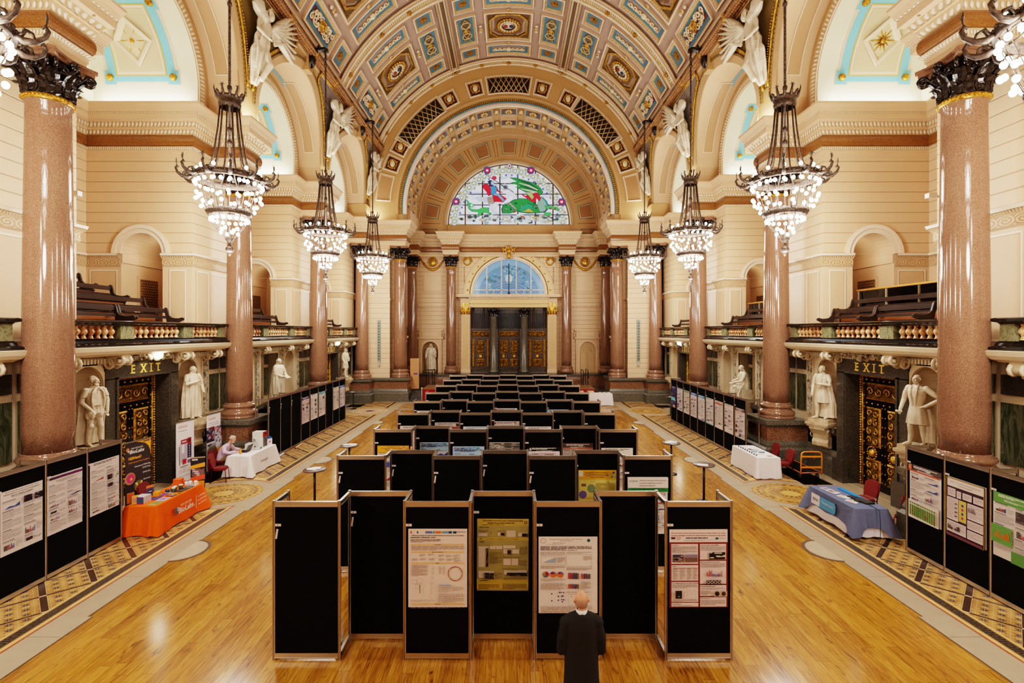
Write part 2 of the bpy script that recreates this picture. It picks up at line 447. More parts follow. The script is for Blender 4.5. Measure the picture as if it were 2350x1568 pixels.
 def poly(s, outer, holes, mapf, col=(255, 255, 255), mat=0):
  loops = [outer] + list(holes)
  flat = [p for L in loops for p in L]
  tris = tessellate_polygon([[Vector((p[0], p[1], 0)) for p in L] for L in loops])
  s.add([mapf(p[0], p[1]) for p in flat], [tuple(t) for t in tris], col, mat, False,
              [[(flat[i][0], flat[i][1]) for i in t] for t in tris])
 def strip(s, A, B, col=(255, 255, 255), mat=0, smooth=False, closed=False):
  n = len(A); v = list(A) + list(B); f = []; uv = []; u = 0
  for i in range(n if closed else n - 1):
   j = (i + 1) % n
   L = (Vector(A[j]) - Vector(A[i])).length
   f.append((i, j, n + j, n + i)); uv.append([(u, 0), (u + L, 0), (u + L, 1), (u, 1)]); u += L
  s.add(v, f, col, mat, smooth, uv)
 def mesh(s, name, mats):
  me = bpy.data.meshes.new(name)
  me.from_pydata(s.v, [], s.f)
  for m in (mats if isinstance(mats, (list, tuple)) else [mats]):
   me.materials.append(MATS[m] if isinstance(m, str) else m)
  n = len(me.polygons)
  if n:
   me.polygons.foreach_set('material_index', s.m)
   me.polygons.foreach_set('use_smooth', s.sm)
   cc = []; uu = []; cache = {}
   for f, c, u in zip(s.f, s.c, s.uv):
    c = tuple(c)
    if c not in cache: cache[c] = lin(c) + [1.0]
    q = cache[c]
    for k in range(len(f)):
     cc += q
     uu += u[k] if u else (0.0, 0.0)
   at = me.color_attributes.new('Col', 'FLOAT_COLOR', 'CORNER'); at.data.foreach_set('color', cc)
   ul = me.uv_layers.new(name='UVMap'); ul.data.foreach_set('uv', uu)
  me.update()
  return me
 def build(s, name, mats, parent=None, loc=None, rz=0):
  o = bpy.data.objects.new(name, s.mesh(name, mats)); COLL.objects.link(o)
  if loc: o.location = loc
  if rz: o.rotation_euler = (0, 0, rz)
  if parent: o.parent = parent
  return o
def tag(o, label, cat, group=None, kind=None):
 o['label'] = label; o['category'] = cat
 if group: o['group'] = group
 if kind: o['kind'] = kind
 return o
def struct(o): o['kind'] = 'structure'; return o
def empty(name, loc=(0, 0, 0), rz=0, label=None, cat=None, group=None, kind=None):
 o = bpy.data.objects.new(name, None); COLL.objects.link(o); o.empty_display_size = 0.2
 o.location = loc; o.rotation_euler = (0, 0, rz)
 if label: tag(o, label, cat, group, kind)
 return o
def inst(mesh, name, parent=None, loc=(0, 0, 0), rot=(0, 0, 0), scale=(1, 1, 1)):
 o = bpy.data.objects.new(name, mesh); COLL.objects.link(o)
 o.location = loc; o.rotation_euler = rot; o.scale = scale
 if parent: o.parent = parent
 return o
def dup(root, loc=None, rz=None, label=None, group=None, scale=None):
 r = root.copy(); COLL.objects.link(r)
 if loc is not None: r.location = loc
 if rz is not None: r.rotation_euler = (0, 0, rz)
 if scale is not None: r.scale = scale
 if label: r['label'] = label
 if group: r['group'] = group
 for ch in list(root.children):
  c = ch.copy(); COLL.objects.link(c); c.parent = r
  for g in list(ch.children):
   d = g.copy(); COLL.objects.link(d); d.parent = c
 return r
_TX = {}
def text_tris(txt, fat=0.0):
 if (txt, fat) in _TX: return _TX[(txt, fat)]
 cu = bpy.data.curves.new('lettering', 'FONT'); cu.body = txt; cu.size = 1.0; cu.resolution_u = 2; cu.offset = fat
 ob = bpy.data.objects.new('lettering', cu)
 me = bpy.data.meshes.new_from_object(ob)
 v = [(p.co.x, p.co.y) for p in me.vertices]; f = [tuple(p.vertices) for p in me.polygons]
 w = max([p[0] for p in v] or [0])
 bpy.data.objects.remove(ob); bpy.data.curves.remove(cu); bpy.data.meshes.remove(me)
 _TX[(txt, fat)] = (v, f, w)
 return _TX[(txt, fat)]
def put_text(mb, txt, mapf, u, v, size, col, align='L', width=None, mat=0, shear=0.0, bold=0.0):
 V, F, w = text_tris(txt, round(min(.03, bold / size * .7), 3))
 sx = size if width is None else width / max(w, 1e-6)
 if align == 'C': u -= w * sx / 2
 elif align == 'R': u -= w * sx
 mb.add([mapf(u + (p[0] + shear * p[1]) * sx, v + p[1] * size) for p in V], F, col, mat)
CAMX, CAMZ, FPX, VX, VY = 0.08, 5.02, 1160.0, 1170.0, 762.0
def at(px, py, Y):
 return (CAMX + (px - VX) * Y / FPX, Y, CAMZ - (py - VY) * Y / FPX)
cam = bpy.data.cameras.new('camera'); camo = bpy.data.objects.new('camera', cam); COLL.objects.link(camo)
camo.location = (CAMX, 0, CAMZ); camo.rotation_euler = (rad(90), 0, 0)
cam.sensor_fit = 'HORIZONTAL'; cam.sensor_width = 36.0; cam.lens = 36.0 * FPX / 2350.0
cam.shift_x = 5.0 / 2350.0; cam.shift_y = -22.0 / 2350.0
cam.clip_start = 0.05; cam.clip_end = 200
SC.camera = camo
# ================================================================ the hall
P = 8.18
COLY = [-4.76, 3.42, 11.60, 19.78, 27.96, 36.15]
BAYC = [(COLY[i] + COLY[i + 1]) / 2 for i in range(5)]       # -0.67 7.51 15.69 23.87 32.05
XC, XW, XB = 10.5, 11.3, 15.1
PH = 1.67                                                       # half width of a pier
ZG = 4.6                                                        # gallery floor
RV, ZV = 10.15, 14.2                                            # main vault
ZS = 13.9                                                       # springing of the bay arches
CREAM = (218, 182, 145); CREAM2 = (210, 172, 134); CREAMD = (194, 155, 115); WHITE = (238, 216, 190)
STONE = (196, 174, 142); BROWN = (128, 80, 44); MAUVE = (196, 172, 158); BLUE = (66, 122, 152); SKYB = (126, 204, 222)
GOLD = (190, 146, 62); OLIVE = (112, 90, 44); TAN = (186, 148, 100)
def vx(z):
 return RV if z <= ZV else math.sqrt(max(0.01, RV * RV - (z - ZV) ** 2))
def arc(cy, cz, r, a0, a1, n):
 return [(cy + r * cos(a0 + (a1 - a0) * i / n), cz + r * sin(a0 + (a1 - a0) * i / n)) for i in range(n + 1)]
def arch_outline(yc, r, z0, zs, n=20):
 return [(yc + r, z0)] + arc(yc, zs, r, 0, PI, n) + [(yc - r, z0)]
def floors():
 mb = MB()
 mb.quad((-7.7, -4.7, 0), (7.7, -4.7, 0), (7.7, 32.6, 0), (-7.7, 32.6, 0))
 struct(mb.build('floor', 'oak_boards'))
 sb = MB(); ST = (160, 142, 118); SEAM = (84, 60, 36)
 z = 0.004
 for s in (-1, 1):
  y0 = -4.7
  for k, yk in enumerate(COLY[1:5]):
   pass
  def q(x0, x1, y0, y1, col, zz=z): sb.box(s * x0, s * x1, y0, y1, -0.02, zz, col)
  for (a, b) in ((-4.7, 8.9), (14.2, 17.3), (22.4, 25.4), (29.6, 33.4)):
   q(7.28, 7.85, a, b, ST)
  for (a, b) in ((8.9, 14.2), (17.3, 22.4), (25.4, 29.6)):
   q(7.36, 7.85, a, b, (156, 138, 114))
   q(7.335, 7.36, a, b, SEAM)
  for (a, b) in ((-4.7, 8.9), (14.2, 17.3), (22.4, 25.4), (29.6, 32.6)):
   q(7.25, 7.28, a, b, SEAM)
  for yk in COLY[1:5]:
   pts = [(s * (7.40 - 0.46 * sin(PI * i / 20)), yk + 0.52 * cos(PI * i / 20)) for i in range(21)]
   sb.prism(pts if s > 0 else pts[::-1], -0.01, 0.006, (170, 153, 128))
   A = [(s * (7.40 - 0.46 * sin(PI * i / 20)), yk + 0.52 * cos(PI * i / 20), 0.0062) for i in range(21)]
   B = [(s * (7.40 - 0.53 * sin(PI * i / 20)), yk + 0.59 * cos(PI * i / 20), 0.0062) for i in range(21)]
   sb.strip(A, B, SEAM)
  for y in [-4 + 2.05 * i for i in range(19)]:
   sb.box(s * 7.3, s * 7.85, y, y + 0.012, 0.0, 0.0048, (120, 104, 84))
  sb.quad((s * 7.85, -4.7, -0.002), (s * 12.4, -4.7, -0.002), (s * 12.4, 36.6, -0.002), (s * 7.85, 36.6, -0.002), (158, 138, 112))
 sb.quad((-7.85, 32.6, 0.001), (7.85, 32.6, 0.001), (7.85, 36.4, 0.001), (-7.85, 36.4, 0.001), (158, 139, 112))
 struct(sb.build('floor_border', 'stone'))
 mm = MB(); kb = MB()
 def carpet(s, y0, y1, cut0, cut1):
  def edge(x, yc, sg):
   d = 1.42 ** 2 - (x - 8.8) ** 2
   return yc + sg * math.sqrt(d) if d > 0 else None
  N = 40
  def ends(x):
   a, b = y0, y1
   if cut0 is not None:
    e = edge(x, cut0, 1); a = max(a, e) if e else a
   if cut1 is not None:
    e = edge(x, cut1, -1); b = min(b, e) if e else b
   return a, b
  def band(x0, x1, mb, col, zz, n=6, inset=0.0):
   A = []; B = []
   xs = [x0 + (x1 - x0) * i / n for i in range(n + 1)]
   for i in range(n):
    a0, b0 = ends(xs[i]); a1, b1 = ends(xs[i + 1])
    vs = [(s * xs[i], a0 + inset, zz), (s * xs[i + 1], a1 + inset, zz), (s * xs[i + 1], b1 - inset, zz), (s * xs[i], b0 - inset, zz)]
    uv = [(a0, (xs[i] - x0) / (x1 - x0)), (a1, (xs[i + 1] - x0) / (x1 - x0)), (b1, (xs[i + 1] - x0) / (x1 - x0)), (b0, (xs[i] - x0) / (x1 - x0))]
    mb.add(vs if s > 0 else vs[::-1], [(0, 1, 2, 3)], col, 0, False, [uv if s > 0 else uv[::-1]])
  band(7.85, 10.25, sb2, (150, 76, 44), 0.002, 24)
  band(7.90, 10.2, sb2, (206, 164, 104), 0.003, 24, 0.06)
  band(7.97, 8.19, kb, (255, 255, 255), 0.0045, 4, 0.12)
  band(8.24, 9.95, mm, (255, 255, 255), 0.0045, 18, 0.3)
  band(9.98, 10.18, kb, (255, 255, 255), 0.0045, 4, 0.12)
 sb2 = MB()
 for s in (-1, 1):
  carpet(s, -4.7, 15.69 - 0.6, None, 15.69)
  carpet(s, 15.69 + 0.6, 32.05 - 0.6, 15.69, 32.05)
  carpet(s, 32.05 + 0.75, 36.3, 32.05, None)
 struct(sb2.build('floor_carpet_margin', 'stone'))
 struct(mm.build('floor_mosaic', 'encaustic_tiles'))
 struct(kb.build('floor_key_border', 'key_border'))
 em = MB(); e2 = MB()
 for (x0, x1) in ((-7.2, -4.2), (4.2, 7.2)):
  e2.box(x0 - 0.06, x1 + 0.06, 33.1, 35.3, -0.01, 0.002, (150, 76, 44)); em.quad((x0, 33.16, 0.004), (x1, 33.16, 0.004), (x1, 35.24, 0.004), (x0, 35.24, 0.004))
 struct(e2.build('floor_end_margin', 'stone')); struct(em.build('floor_end_mosaic', 'encaustic_tiles'))
 gr = MB()
 for (x0, x1, y0, y1) in ((-10.9, -9.9, 33.7, 35.0), (9.9, 10.9, 33.5, 34.6), (9.75, 10.7, 16.6, 18.6), (-10.75, -9.85, 16.8, 18.9)):
  gr.box(x0, x1, y0, y1, -0.01, 0.006, (36, 32, 28))
  for i in range(int((y1 - y0) / 0.08)):
   gr.box(x0 + 0.03, x1 - 0.03, y0 + 0.03 + i * 0.08, y0 + 0.06 + i * 0.08, 0.0, 0.009, (58, 52, 46))
 struct(gr.build('floor_grating', 'metal'))
 for yc, mat in ((15.69, 'yellow_roundel'), (32.05, None)):
  for s in (-1, 1):
   m = mat or ('rose_roundel' if s < 0 else 'yellow_roundel')
   r = MB()
   pts = [(1.12 * cos(2 * PI * i / 48), 1.06 * sin(2 * PI * i / 48)) for i in range(48)]
   r.prism(pts, -0.01, 0.006)
   o = r.build('floor_roundel', m, loc=(s * 8.8, yc, 0)); struct(o)
floors()
def side_wall(sx):
 nm = 'left' if sx < 0 else 'right'
 w = MB(sx)
 mp = lambda u, v: (XW, u, v)
 openings = []
 for i, yc in enumerate(BAYC):
  door_bay = i in (0, 2, 4)
  y0, y1 = COLY[i], COLY[i + 1]
  holes = []
  for d in (-2.12, 2.12):
   holes.append(arch_outline(yc + d, 0.52, 1.72, 3.55, 16))
  if door_bay: holes.append([(yc + 1.08, 0.02), (yc + 1.08, 3.68), (yc - 1.08, 3.68), (yc - 1.08, 0.02)])
  else: holes.append([(yc + 0.85, 1.72), (yc + 0.85, 4.0), (yc - 0.85, 4.0), (yc - 0.85, 1.72)])
  w.poly([(y0, 0.0), (y1, 0.0), (y1, 4.5), (y0, 4.5)], holes, mp, STONE)
  for d in (-2.12, 2.12):
   r = 0.52; n = 14
   L = lambda a, z, rr=r: (XW + rr * sin(a), yc + d + rr * cos(a), z)
   A = [L(PI * k / n, 1.72) for k in range(n + 1)]; B = [L(PI * k / n, 3.55) for k in range(n + 1)]
   w.strip(A, B, (176, 152, 120), smooth=True)
   for q in range(7):
    t0, t1 = PI / 2 * q / 7, PI / 2 * (q + 1) / 7
    w.strip([L(PI * k / n, 3.55 + r * sin(t0), r * cos(t0)) for k in range(n + 1)],
      [L(PI * k / n, 3.55 + r * sin(t1), r * cos(t1)) for k in range(n + 1)], (180, 156, 124), smooth=True)
   w.add([L(PI * k / n, 1.72) for k in range(n + 1)], [tuple(range(n + 1))], STONE)
   for (ra, rb, dp) in ((0.53, 0.66, 0.05), (0.66, 0.72, 0.025)):
    A = [(XW - dp, p, q) for p, q in [(yc + d + ra, 1.75)] + arc(yc + d, 3.55, ra, 0, PI, 16) + [(yc + d - ra, 1.75)]]
    B = [(XW - dp, p, q) for p, q in [(yc + d + rb, 1.75)] + arc(yc + d, 3.55, rb, 0, PI, 16) + [(yc + d - rb, 1.75)]]
    w.strip(A, B, (204, 182, 150)); w.strip(B, [(XW, p[1], p[2]) for p in B], (190, 168, 136)); w.strip([(XW, p[1], p[2]) for p in A], A, (190, 168, 136))
  if door_bay:
   w.box(XW + .01, XW + 0.5, yc - 1.6, yc + 1.6, 3.7, 4.5, (90, 80, 68))
  else:
   w.box(XW + 0.45, XW + 0.5, yc - 0.9, yc + 0.9, 1.7, 4.05, (170, 148, 116))
   for e in (-1, 1): w.box(XW, XW + 0.5, yc + e * 0.85, yc + e * 0.9, 1.7, 4.05, (150, 130, 100))
   w.box(XW, XW + 0.5, yc - 0.9, yc + 0.9, 4.0, 4.05, (140, 120, 92)); w.box(XW, XW + 0.5, yc - 0.9, yc + 0.9, 1.68, 1.72, STONE)
   w.box(XW + 0.42, XW + 0.46, yc - 0.2, yc + 0.35, 1.75, 3.95, (150, 122, 90))
   for zz in ((1.9, 2.7), (2.85, 3.8)): w.box(XW + 0.405, XW + 0.43, yc - 0.1, yc + 0.25, zz[0], zz[1], (162, 134, 100))
   A = [(XW - 0.04, yc + 0.85, 1.72), (XW - 0.04, yc + 0.85, 4.0), (XW - 0.04, yc - 0.85, 4.0), (XW - 0.04, yc - 0.85, 1.72)]
   B = [(XW - 0.04, yc + 0.97, 1.72), (XW - 0.04, yc + 0.97, 4.12), (XW - 0.04, yc - 0.97, 4.12), (XW - 0.04, yc - 0.97, 1.72)]
   w.strip(A, B, (204, 182, 150)); w.strip(B, [(XW, p[1], p[2]) for p in B], (186, 164, 130))
  for k in range(int((P - 1.4) / 0.11)):
   yy = y0 + 0.75 + k * 0.11
   w.box(XW - 0.14, XW, yy, yy + 0.06, 4.14, 4.27, (206, 186, 154))
  w.box(XW - 0.06, XW, y0 + 0.5, y1 - 0.5, 4.27, 4.36, (204, 182, 148)); w.box(XW - 0.05, XW, y0 + .5, y1 - .5, 4.1, 4.14, (190, 168, 136))
 o = w.build('wall_%s_lower' % nm, 'stone'); struct(o)
 cv = MB(sx); gm = MB(sx)
 for i, yk in enumerate(COLY):
  for s in (-1, 1):
   if yk + s * 0.95 > 36.3 or yk < 0: continue
   cv.box(XW - 0.05, XW, yk + s * 0.80, yk + s * 1.16, 1.95, 4.1, (196, 172, 140), 1)
   cv.box(XW - 0.085, XW, yk + s * 0.86, yk + s * 1.10, 2.0, 4.05, (206, 188, 158), 0)
   gm.box(XW - 0.035, XW, yk + s * 0.08, yk + s * 0.66, 2.05, 3.42, (255, 255, 255), 0)
   gm.box(XW - 0.035, XW, yk + s * 0.08, yk + s * 0.66, 3.6, 4.05, (255, 255, 255), 1)
 for i in (1, 3):
  yc = BAYC[i]
  for s in (-1, 1):
   cv.box(XW - 0.05, XW, yc + s * 1.02, yc + s * 1.42, 1.95, 4.1, (196, 172, 140), 1)
   cv.box(XW - 0.085, XW, yc + s * 1.09, yc + s * 1.35, 2.0, 4.05, (206, 188, 158), 0)
  gm.box(XW + 0.40, XW + 0.45, yc + 0.45, yc + 0.8, 2.0, 3.3, (255, 255, 255), 0)
  gm.box(XW + 0.40, XW + 0.45, yc + 0.45, yc + 0.8, 3.45, 3.9, (255, 255, 255), 1)
  gm.box(XW + 0.40, XW + 0.45, yc - 0.8, yc - 0.35, 2.0, 3.3, (255, 255, 255), 0)
  gm.box(XW + 0.40, XW + 0.45, yc - 0.8, yc - 0.35, 3.45, 3.9, (255, 255, 255), 1)
 oo = cv.build('trim_%s_carving' % nm, ['carved_foliage', 'stone'], o)
 oo = gm.build('trim_%s_marble' % nm, ['green_marble', 'dark_granite'], o)
 dd = MB(sx)
 GP = [(0.13, 0.0, (255,) * 3, 0), (0.13, 0.60, (255,) * 3, 0), (0.05, 0.68, (255,) * 3, 0), (0.05, 0.76, (255,) * 3, 0), (0.0, 0.92, (255,) * 3, 1), (0.0, 1.42, (255,) * 3, 0),
          (0.06, 1.48, (255,) * 3, 0), (0.12, 1.54, (255,) * 3, 0), (0.12, 1.70, (255,) * 3, 0), (-0.3, 1.70, (255,) * 3, 0)]
 for i, yk in enumerate(COLY[:-1]):
  a = BAYC[i - 1] + (1.6 if (i - 1) in (0, 2, 4) else 0) if i > 0 else yk - 0.0
  b = BAYC[i] - (1.6 if i in (0, 2, 4) else 0)
  path = [(XW, a), (XW, yk - 0.76), (9.76, yk - 0.76), (9.76, yk + 0.76), (XW, yk + 0.76), (XW, b)]
  dd.sweep(path, GP, 1)
  dd.box(9.7, XW, yk - 0.8, yk + 0.8, 1.6, 1.696)
 yk = COLY[-1]
 path = [(XW, BAYC[4] + 1.6), (XW, yk - 0.76), (9.76, yk - 0.76), (9.76, 36.35), (7.3, 36.35), (7.3, 38.3), (8.7, 38.3)]
 dd.sweep(path, GP, 1)
 dd.box(9.7, XW, yk - 0.8, 38.2, 1.6, 1.696); dd.box(7.25, 9.9, 36.35, 38.25, 1.6, 1.694)
 struct(dd.build('baseboard_%s' % nm, ['grey_granite', 'red_granite_dark']))
 up = MB(sx)
 path = []
 for yk in COLY[:-1]:
  path += [(XB, yk - PH), (XW, yk - PH), (XW, yk + PH), (XB, yk + PH)]
 path += [(XB, 36.15 - PH), (XW, 36.15 - PH), (XW, 36.95), (10.4, 36.95)]
 passage = lambda xc: arch_outline(xc, 0.74, ZG, 7.82, 16)
 for k in range(len(path) - 1):
  (xa, ya), (xb, yb) = path[k], path[k + 1]
  facing = abs(ya - yb) < 1e-6 and xa > xb and ya > 2 and xa - xb > 2      # pier side that looks at the viewer
  if facing:
   mpp = lambda u, v, y=ya: (u, y, v)
   up.poly([(XW, ZG), (XB, ZG), (XB, 7.82), (XW, 7.82)], [[(13.1 + .74, ZG + .001), (13.1 + .74, 7.815), (13.1 - .74, 7.815), (13.1 - .74, ZG + .001)]], mpp, CREAM, 0)
   up.poly([(XW, 7.82), (XB, 7.82), (XB, 11.268), (XW, 11.268)], [[(13.1 + .74, 7.821)] + arc(13.1, 7.821, 0.74, 0, PI, 16)[1:-1] + [(13.1 - .74, 7.821)]], mpp, CREAM, 1)
   pr = [(13.1 + .74, ZG)] + arc(13.1, 7.82, 0.74, 0, PI, 16) + [(13.1 - .74, ZG)]
   up.strip([(p, ya, q) for p, q in pr], [(p, ya + 2.6, q) for p, q in pr], CREAM2, 0)
   up.poly(pr, [], lambda u, v, y=ya: (u, y + 2.6, v), CREAM2, 0)
   for (ra, rb, dp) in ((0.74, 0.9, 0.05), (0.9, 1.04, 0.10)):
    A = [(p, ya - dp, q) for p, q in arc(13.1, 7.82, ra, 0, PI, 20)]; B = [(p, ya - dp, q) for p, q in arc(13.1, 7.82, rb, 0, PI, 20)]
    up.strip(A, B, WHITE, 0); up.strip(B, [(p[0], ya, p[2]) for p in B], CREAM, 0); up.strip([(p[0], ya, p[2]) for p in A], A, CREAM, 0)
   up.box(13.1 + .70, 13.1 + .74, ya, ya + 2.6, 7.5, 7.82, CREAM2, 0)
   g = up
   up.box(13.79, 13.84, ya + 0.75, ya + 1.9, 5.0, 7.1, CREAM2, 0)
   up.box(13.775, 13.80, ya + 0.85, ya + 1.8, 5.1, 7.0, (150, 112, 70), 0)
   for a in range(9):
    for b in range(19):
     yy = ya + 0.92 + a * 0.1 + (0.05 if b % 2 else 0)
     up.cbox((13.772, yy, 5.18 + b * 0.098), (0.006, 0.055, 0.055), (60, 44, 28), 0, Matrix.Rotation(rad(45), 3, 'X'))
  else:
   up.add([(xa, ya, ZG - 0.1), (xb, yb, ZG - 0.1), (xb, yb, 7.82), (xa, ya, 7.82)], [(0, 1, 2, 3)], CREAM, 0)
   up.add([(xa, ya, 7.82), (xb, yb, 7.82), (xb, yb, 11.268), (xa, ya, 11.268)], [(0, 1, 2, 3)], CREAM, 1)
  L = math.hypot(xb - xa, yb - ya)
  ux, uy = (xb - xa) / L, (yb - ya) / L; nx, ny = uy, -ux
  nx, ny = -uy, ux
  if xa == XW and xb == XW: nx, ny = -1, 0
  elif xa == XB and xb == XB: nx, ny = -1, 0
  elif xa > xb: nx, ny = 0, -1
  else: nx, ny = 0, 1
  def panel(t0, t1, z0, z1):
   for (e, dpt, col) in ((0, 0.03, WHITE), (0.05, 0.012, CREAM2)):
    p = [(xa + ux * (t0 + e), ya + uy * (t0 + e)), (xa + ux * (t1 - e), ya + uy * (t1 - e))]
    q = [(a + nx * dpt, b + ny * dpt) for a, b in p]
    up.add([(q[0][0], q[0][1], z0 + e), (q[1][0], q[1][1], z0 + e), (q[1][0], q[1][1], z1 - e), (q[0][0], q[0][1], z1 - e)] if dpt < .02 else
                       [(q[0][0], q[0][1], z0), (q[1][0], q[1][1], z0), (q[1][0], q[1][1], z1), (q[0][0], q[0][1], z1),
      (q[0][0] + ux * .05, q[0][1] + uy * .05, z0 + .05), (q[1][0] - ux * .05, q[1][1] - uy * .05, z0 + .05), (q[1][0] - ux * .05, q[1][1] - uy * .05, z1 - .05), (q[0][0] + ux * .05, q[0][1] + uy * .05, z1 - .05)],
                       [(0, 1, 2, 3)] if dpt < .02 else [(0, 1, 5, 4), (1, 2, 6, 5), (2, 3, 7, 6), (3, 0, 4, 7)], col, 0)
  if xa == XW and xb == XW and L > 3: panel(0.2, 0.95, 4.8, 7.25); panel(1.1, L - 1.1, 4.8, 7.25); panel(L - .95, L - .2, 4.8, 7.25)
  elif facing:
   panel(0.15, XB - 13.1 - 0.85, 4.8, 7.25); panel(XB - 13.1 + 0.85 + 0.15, L - 0.2, 4.8, 7.25)
  elif xa == XB and xb == XB: panel(0.4, L / 2 - 0.2, 4.8, 7.25); panel(L / 2 + .2, L - .4, 4.8, 7.25)
 SP = [(0.02, 7.36, CREAM, 0), (0.06, 7.40, CREAM, 2), (0.06, 7.62, CREAM, 0), (0.10, 7.66, CREAM, 3), (0.16, 7.74, WHITE, 0), (0.18, 7.82, CREAM, 0), (0, 7.84, CREAM, 0)]
 seg = []; cur = [path[0]]
 for k in range(len(path) - 1):
  (xa, ya), (xb, yb) = path[k], path[k + 1]
  if abs(ya - yb) < 1e-6 and xa > xb and ya > 2 and xa - xb > 2:
   cur.append((13.1 + 0.76, ya)); seg.append(cur); cur = [(13.1 - 0.76, ya), (xb, yb)]
  else: cur.append((xb, yb))
 seg.append(cur)
 for sg in seg: up.sweep(sg, SP, 1)
 struct(up.build('wall_%s' % nm, ['paint', 'coursed_paint', 'wave_scroll', 'fine_moulding']))
 gf = MB(sx)
 gf.box(10.9, XB + 0.05, -4.7, 36.9, 4.46, ZG, (120, 92, 64))
 for i, yc in enumerate(BAYC):
  [gf.box(xa, XB, yc - 2.4, yc + 2.4, ZG, zt, (92, 62, 38)) for xa, zt in ((11.3, 4.86), (11.85, 5.2), (12.55, 5.58), (13.35, 5.94))]
 struct(gf.build('floor_gallery_%s' % nm, 'satin'))
 en = MB(sx)
 HB = 0.5
 ep = []
 for yk in COLY[:-1]:
  ep += [(XB, yk - PH), (XW, yk - PH), (XW, yk - HB), (10.05, yk - HB), (10.05, yk + HB), (XW, yk + HB), (XW, yk + PH), (XB, yk + PH)]
 yk = COLY[-1]
 ep += [(XB, yk - PH), (XW, yk - PH), (XW, yk - HB), (10.05, yk - HB), (10.05, 36.7), (7.5, 36.7), (7.5, 37.9), (8.6, 37.9), (8.6, 42.0)]
 EP = [(-0.6, 11.27, CREAM, 0), (0.0, 11.27, CREAM, 0), (0.0, 11.42, CREAM, 0), (0.03, 11.43, CREAM, 0), (0.03, 11.52, WHITE, 2), (0.12, 11.63, CREAM, 0), (0.05, 11.64, CREAM, 3)]
 for q in range(1, 8):
  a = PI * q / 7 - PI / 2
  EP.append((0.05 + 0.085 * cos(a), 11.85 + 0.2 * sin(a), CREAM, 3))
 EP[-1] = (0.05, 12.06, CREAM, 0)
 EP += [(0.06, 12.07, WHITE, 1), (0.15, 12.22, CREAM, 0), (0.15, 12.27, CREAM, 0), (0.2, 12.28, WHITE, 1), (0.28, 12.45, CREAM, 0), (0.40, 12.50, CREAM, 0), (0.40, 12.68, WHITE, 2), (0.44, 12.74, CREAM, 0),
           (0.48, 12.86, CREAM, 0), (0.55, 12.98, CREAM, 0), (0.55, 13.05, CREAM2, 0), (-0.55, 13.06, CREAM2, 0)]
 en.sweep(ep, EP, 1)
 for yk in COLY[1:]:
  for d in (-0.3, 0.3): en.ball((9.72, yk + d, 12.5), 0.05, 8, 5, (150, 120, 80))
 struct(en.build('trim_%s_entablature' % nm, ['paint', 'egg_moulding', 'fine_moulding', 'frieze_granite']))
 ar = MB(sx); lit = MB(sx); sp = MB(sx)
 for i, yc in enumerate(BAYC):
  RI, RO = 2.75, 3.4
  outer = [(yc + RO + .4, 13.04)] + [(yc + RO + .4, ZS)] + arc(yc, ZS, RO + 0.01, 0, PI, 36) + [(yc - RO - .4, ZS), (yc - RO - .4, 13.04)]
  A = [(XW, yc + RI, 13.04)] + [(XW, p, q) for p, q in arc(yc, ZS, RI, 0, PI, 36)] + [(XW, yc - RI, 13.04)]
  B = [(XW, yc + RO, 13.04)] + [(XW, p, q) for p, q in arc(yc, ZS, RO, 0, PI, 36)] + [(XW, yc - RO, 13.04)]
  ar.strip(A, B, TAN, 0)
  A2 = [(XW - 0.06, yc + 2.78, 13.1)] + [(XW - .06, p, q) for p, q in arc(yc, ZS, 2.78, 0, PI, 36)] + [(XW - .06, yc - 2.78, 13.1)]
  B2 = [(XW - 0.10, yc + 3.06, 13.1)] + [(XW - .10, p, q) for p, q in arc(yc, ZS, 3.06, 0, PI, 36)] + [(XW - .10, yc - 3.06, 13.1)]
  ar.strip(A2, B2, WHITE, 1); ar.strip(B2, [(XW, p[1], p[2]) for p in B2], CREAM, 0); ar.strip([(XW, p[1], p[2]) for p in A2], A2, WHITE, 0)
  N = 40
  def so(x0, x1, a0, a1, r, col, m=0, n=N):
   ar.strip([(x0 if x0 is not None else vx(ZS + r * sin(a0 + (a1 - a0) * k / n)) + 0.0, yc + r * cos(a0 + (a1 - a0) * k / n), ZS + r * sin(a0 + (a1 - a0) * k / n)) for k in range(n + 1)],
                     [(x1, yc + r * cos(a0 + (a1 - a0) * k / n), ZS + r * sin(a0 + (a1 - a0) * k / n)) for k in range(n + 1)], col, m, True)
  so(None, XW, 0, PI, RO, CREAM)
  for a0, a1 in ((rad(13), rad(76)), (rad(104), rad(167))):
   so(10.45, 10.49, a0, a1, RO - 0.03, WHITE); so(10.95, 10.99, a0, a1, RO - 0.03, WHITE); so(10.49, 10.95, a0, a1, RO - 0.012, CREAMD)
   for a in (a0, a1): so(10.45, 10.99, a - rad(.4), a + rad(.4), RO - 0.03, WHITE, 0, 1)
  so(10.9, 11.06, rad(72), rad(108), RO - .02, (120, 170, 182), 0, 12)
  for s in (-1, 1):
   ar.quad((10.0, yc + s * RO, 13.04), (XW, yc + s * RO, 13.04), (XW, yc + s * RO, ZS), (RV, yc + s * RO, ZS), CREAM2)
  def lp(x, a, d=0.0): return (x, yc + (RI - d) * cos(a), ZS + (RI - d) * sin(a))
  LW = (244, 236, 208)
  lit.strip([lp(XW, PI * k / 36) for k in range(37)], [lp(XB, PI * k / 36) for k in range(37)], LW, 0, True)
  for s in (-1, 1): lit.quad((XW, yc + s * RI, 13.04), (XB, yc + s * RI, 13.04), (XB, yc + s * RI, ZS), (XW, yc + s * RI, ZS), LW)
  lit.poly([(yc + RI, 13.0)] + arc(yc, ZS, RI, 0, PI, 30) + [(yc - RI, 13.0)], [], lambda u, v: (XB, u, v), LW)
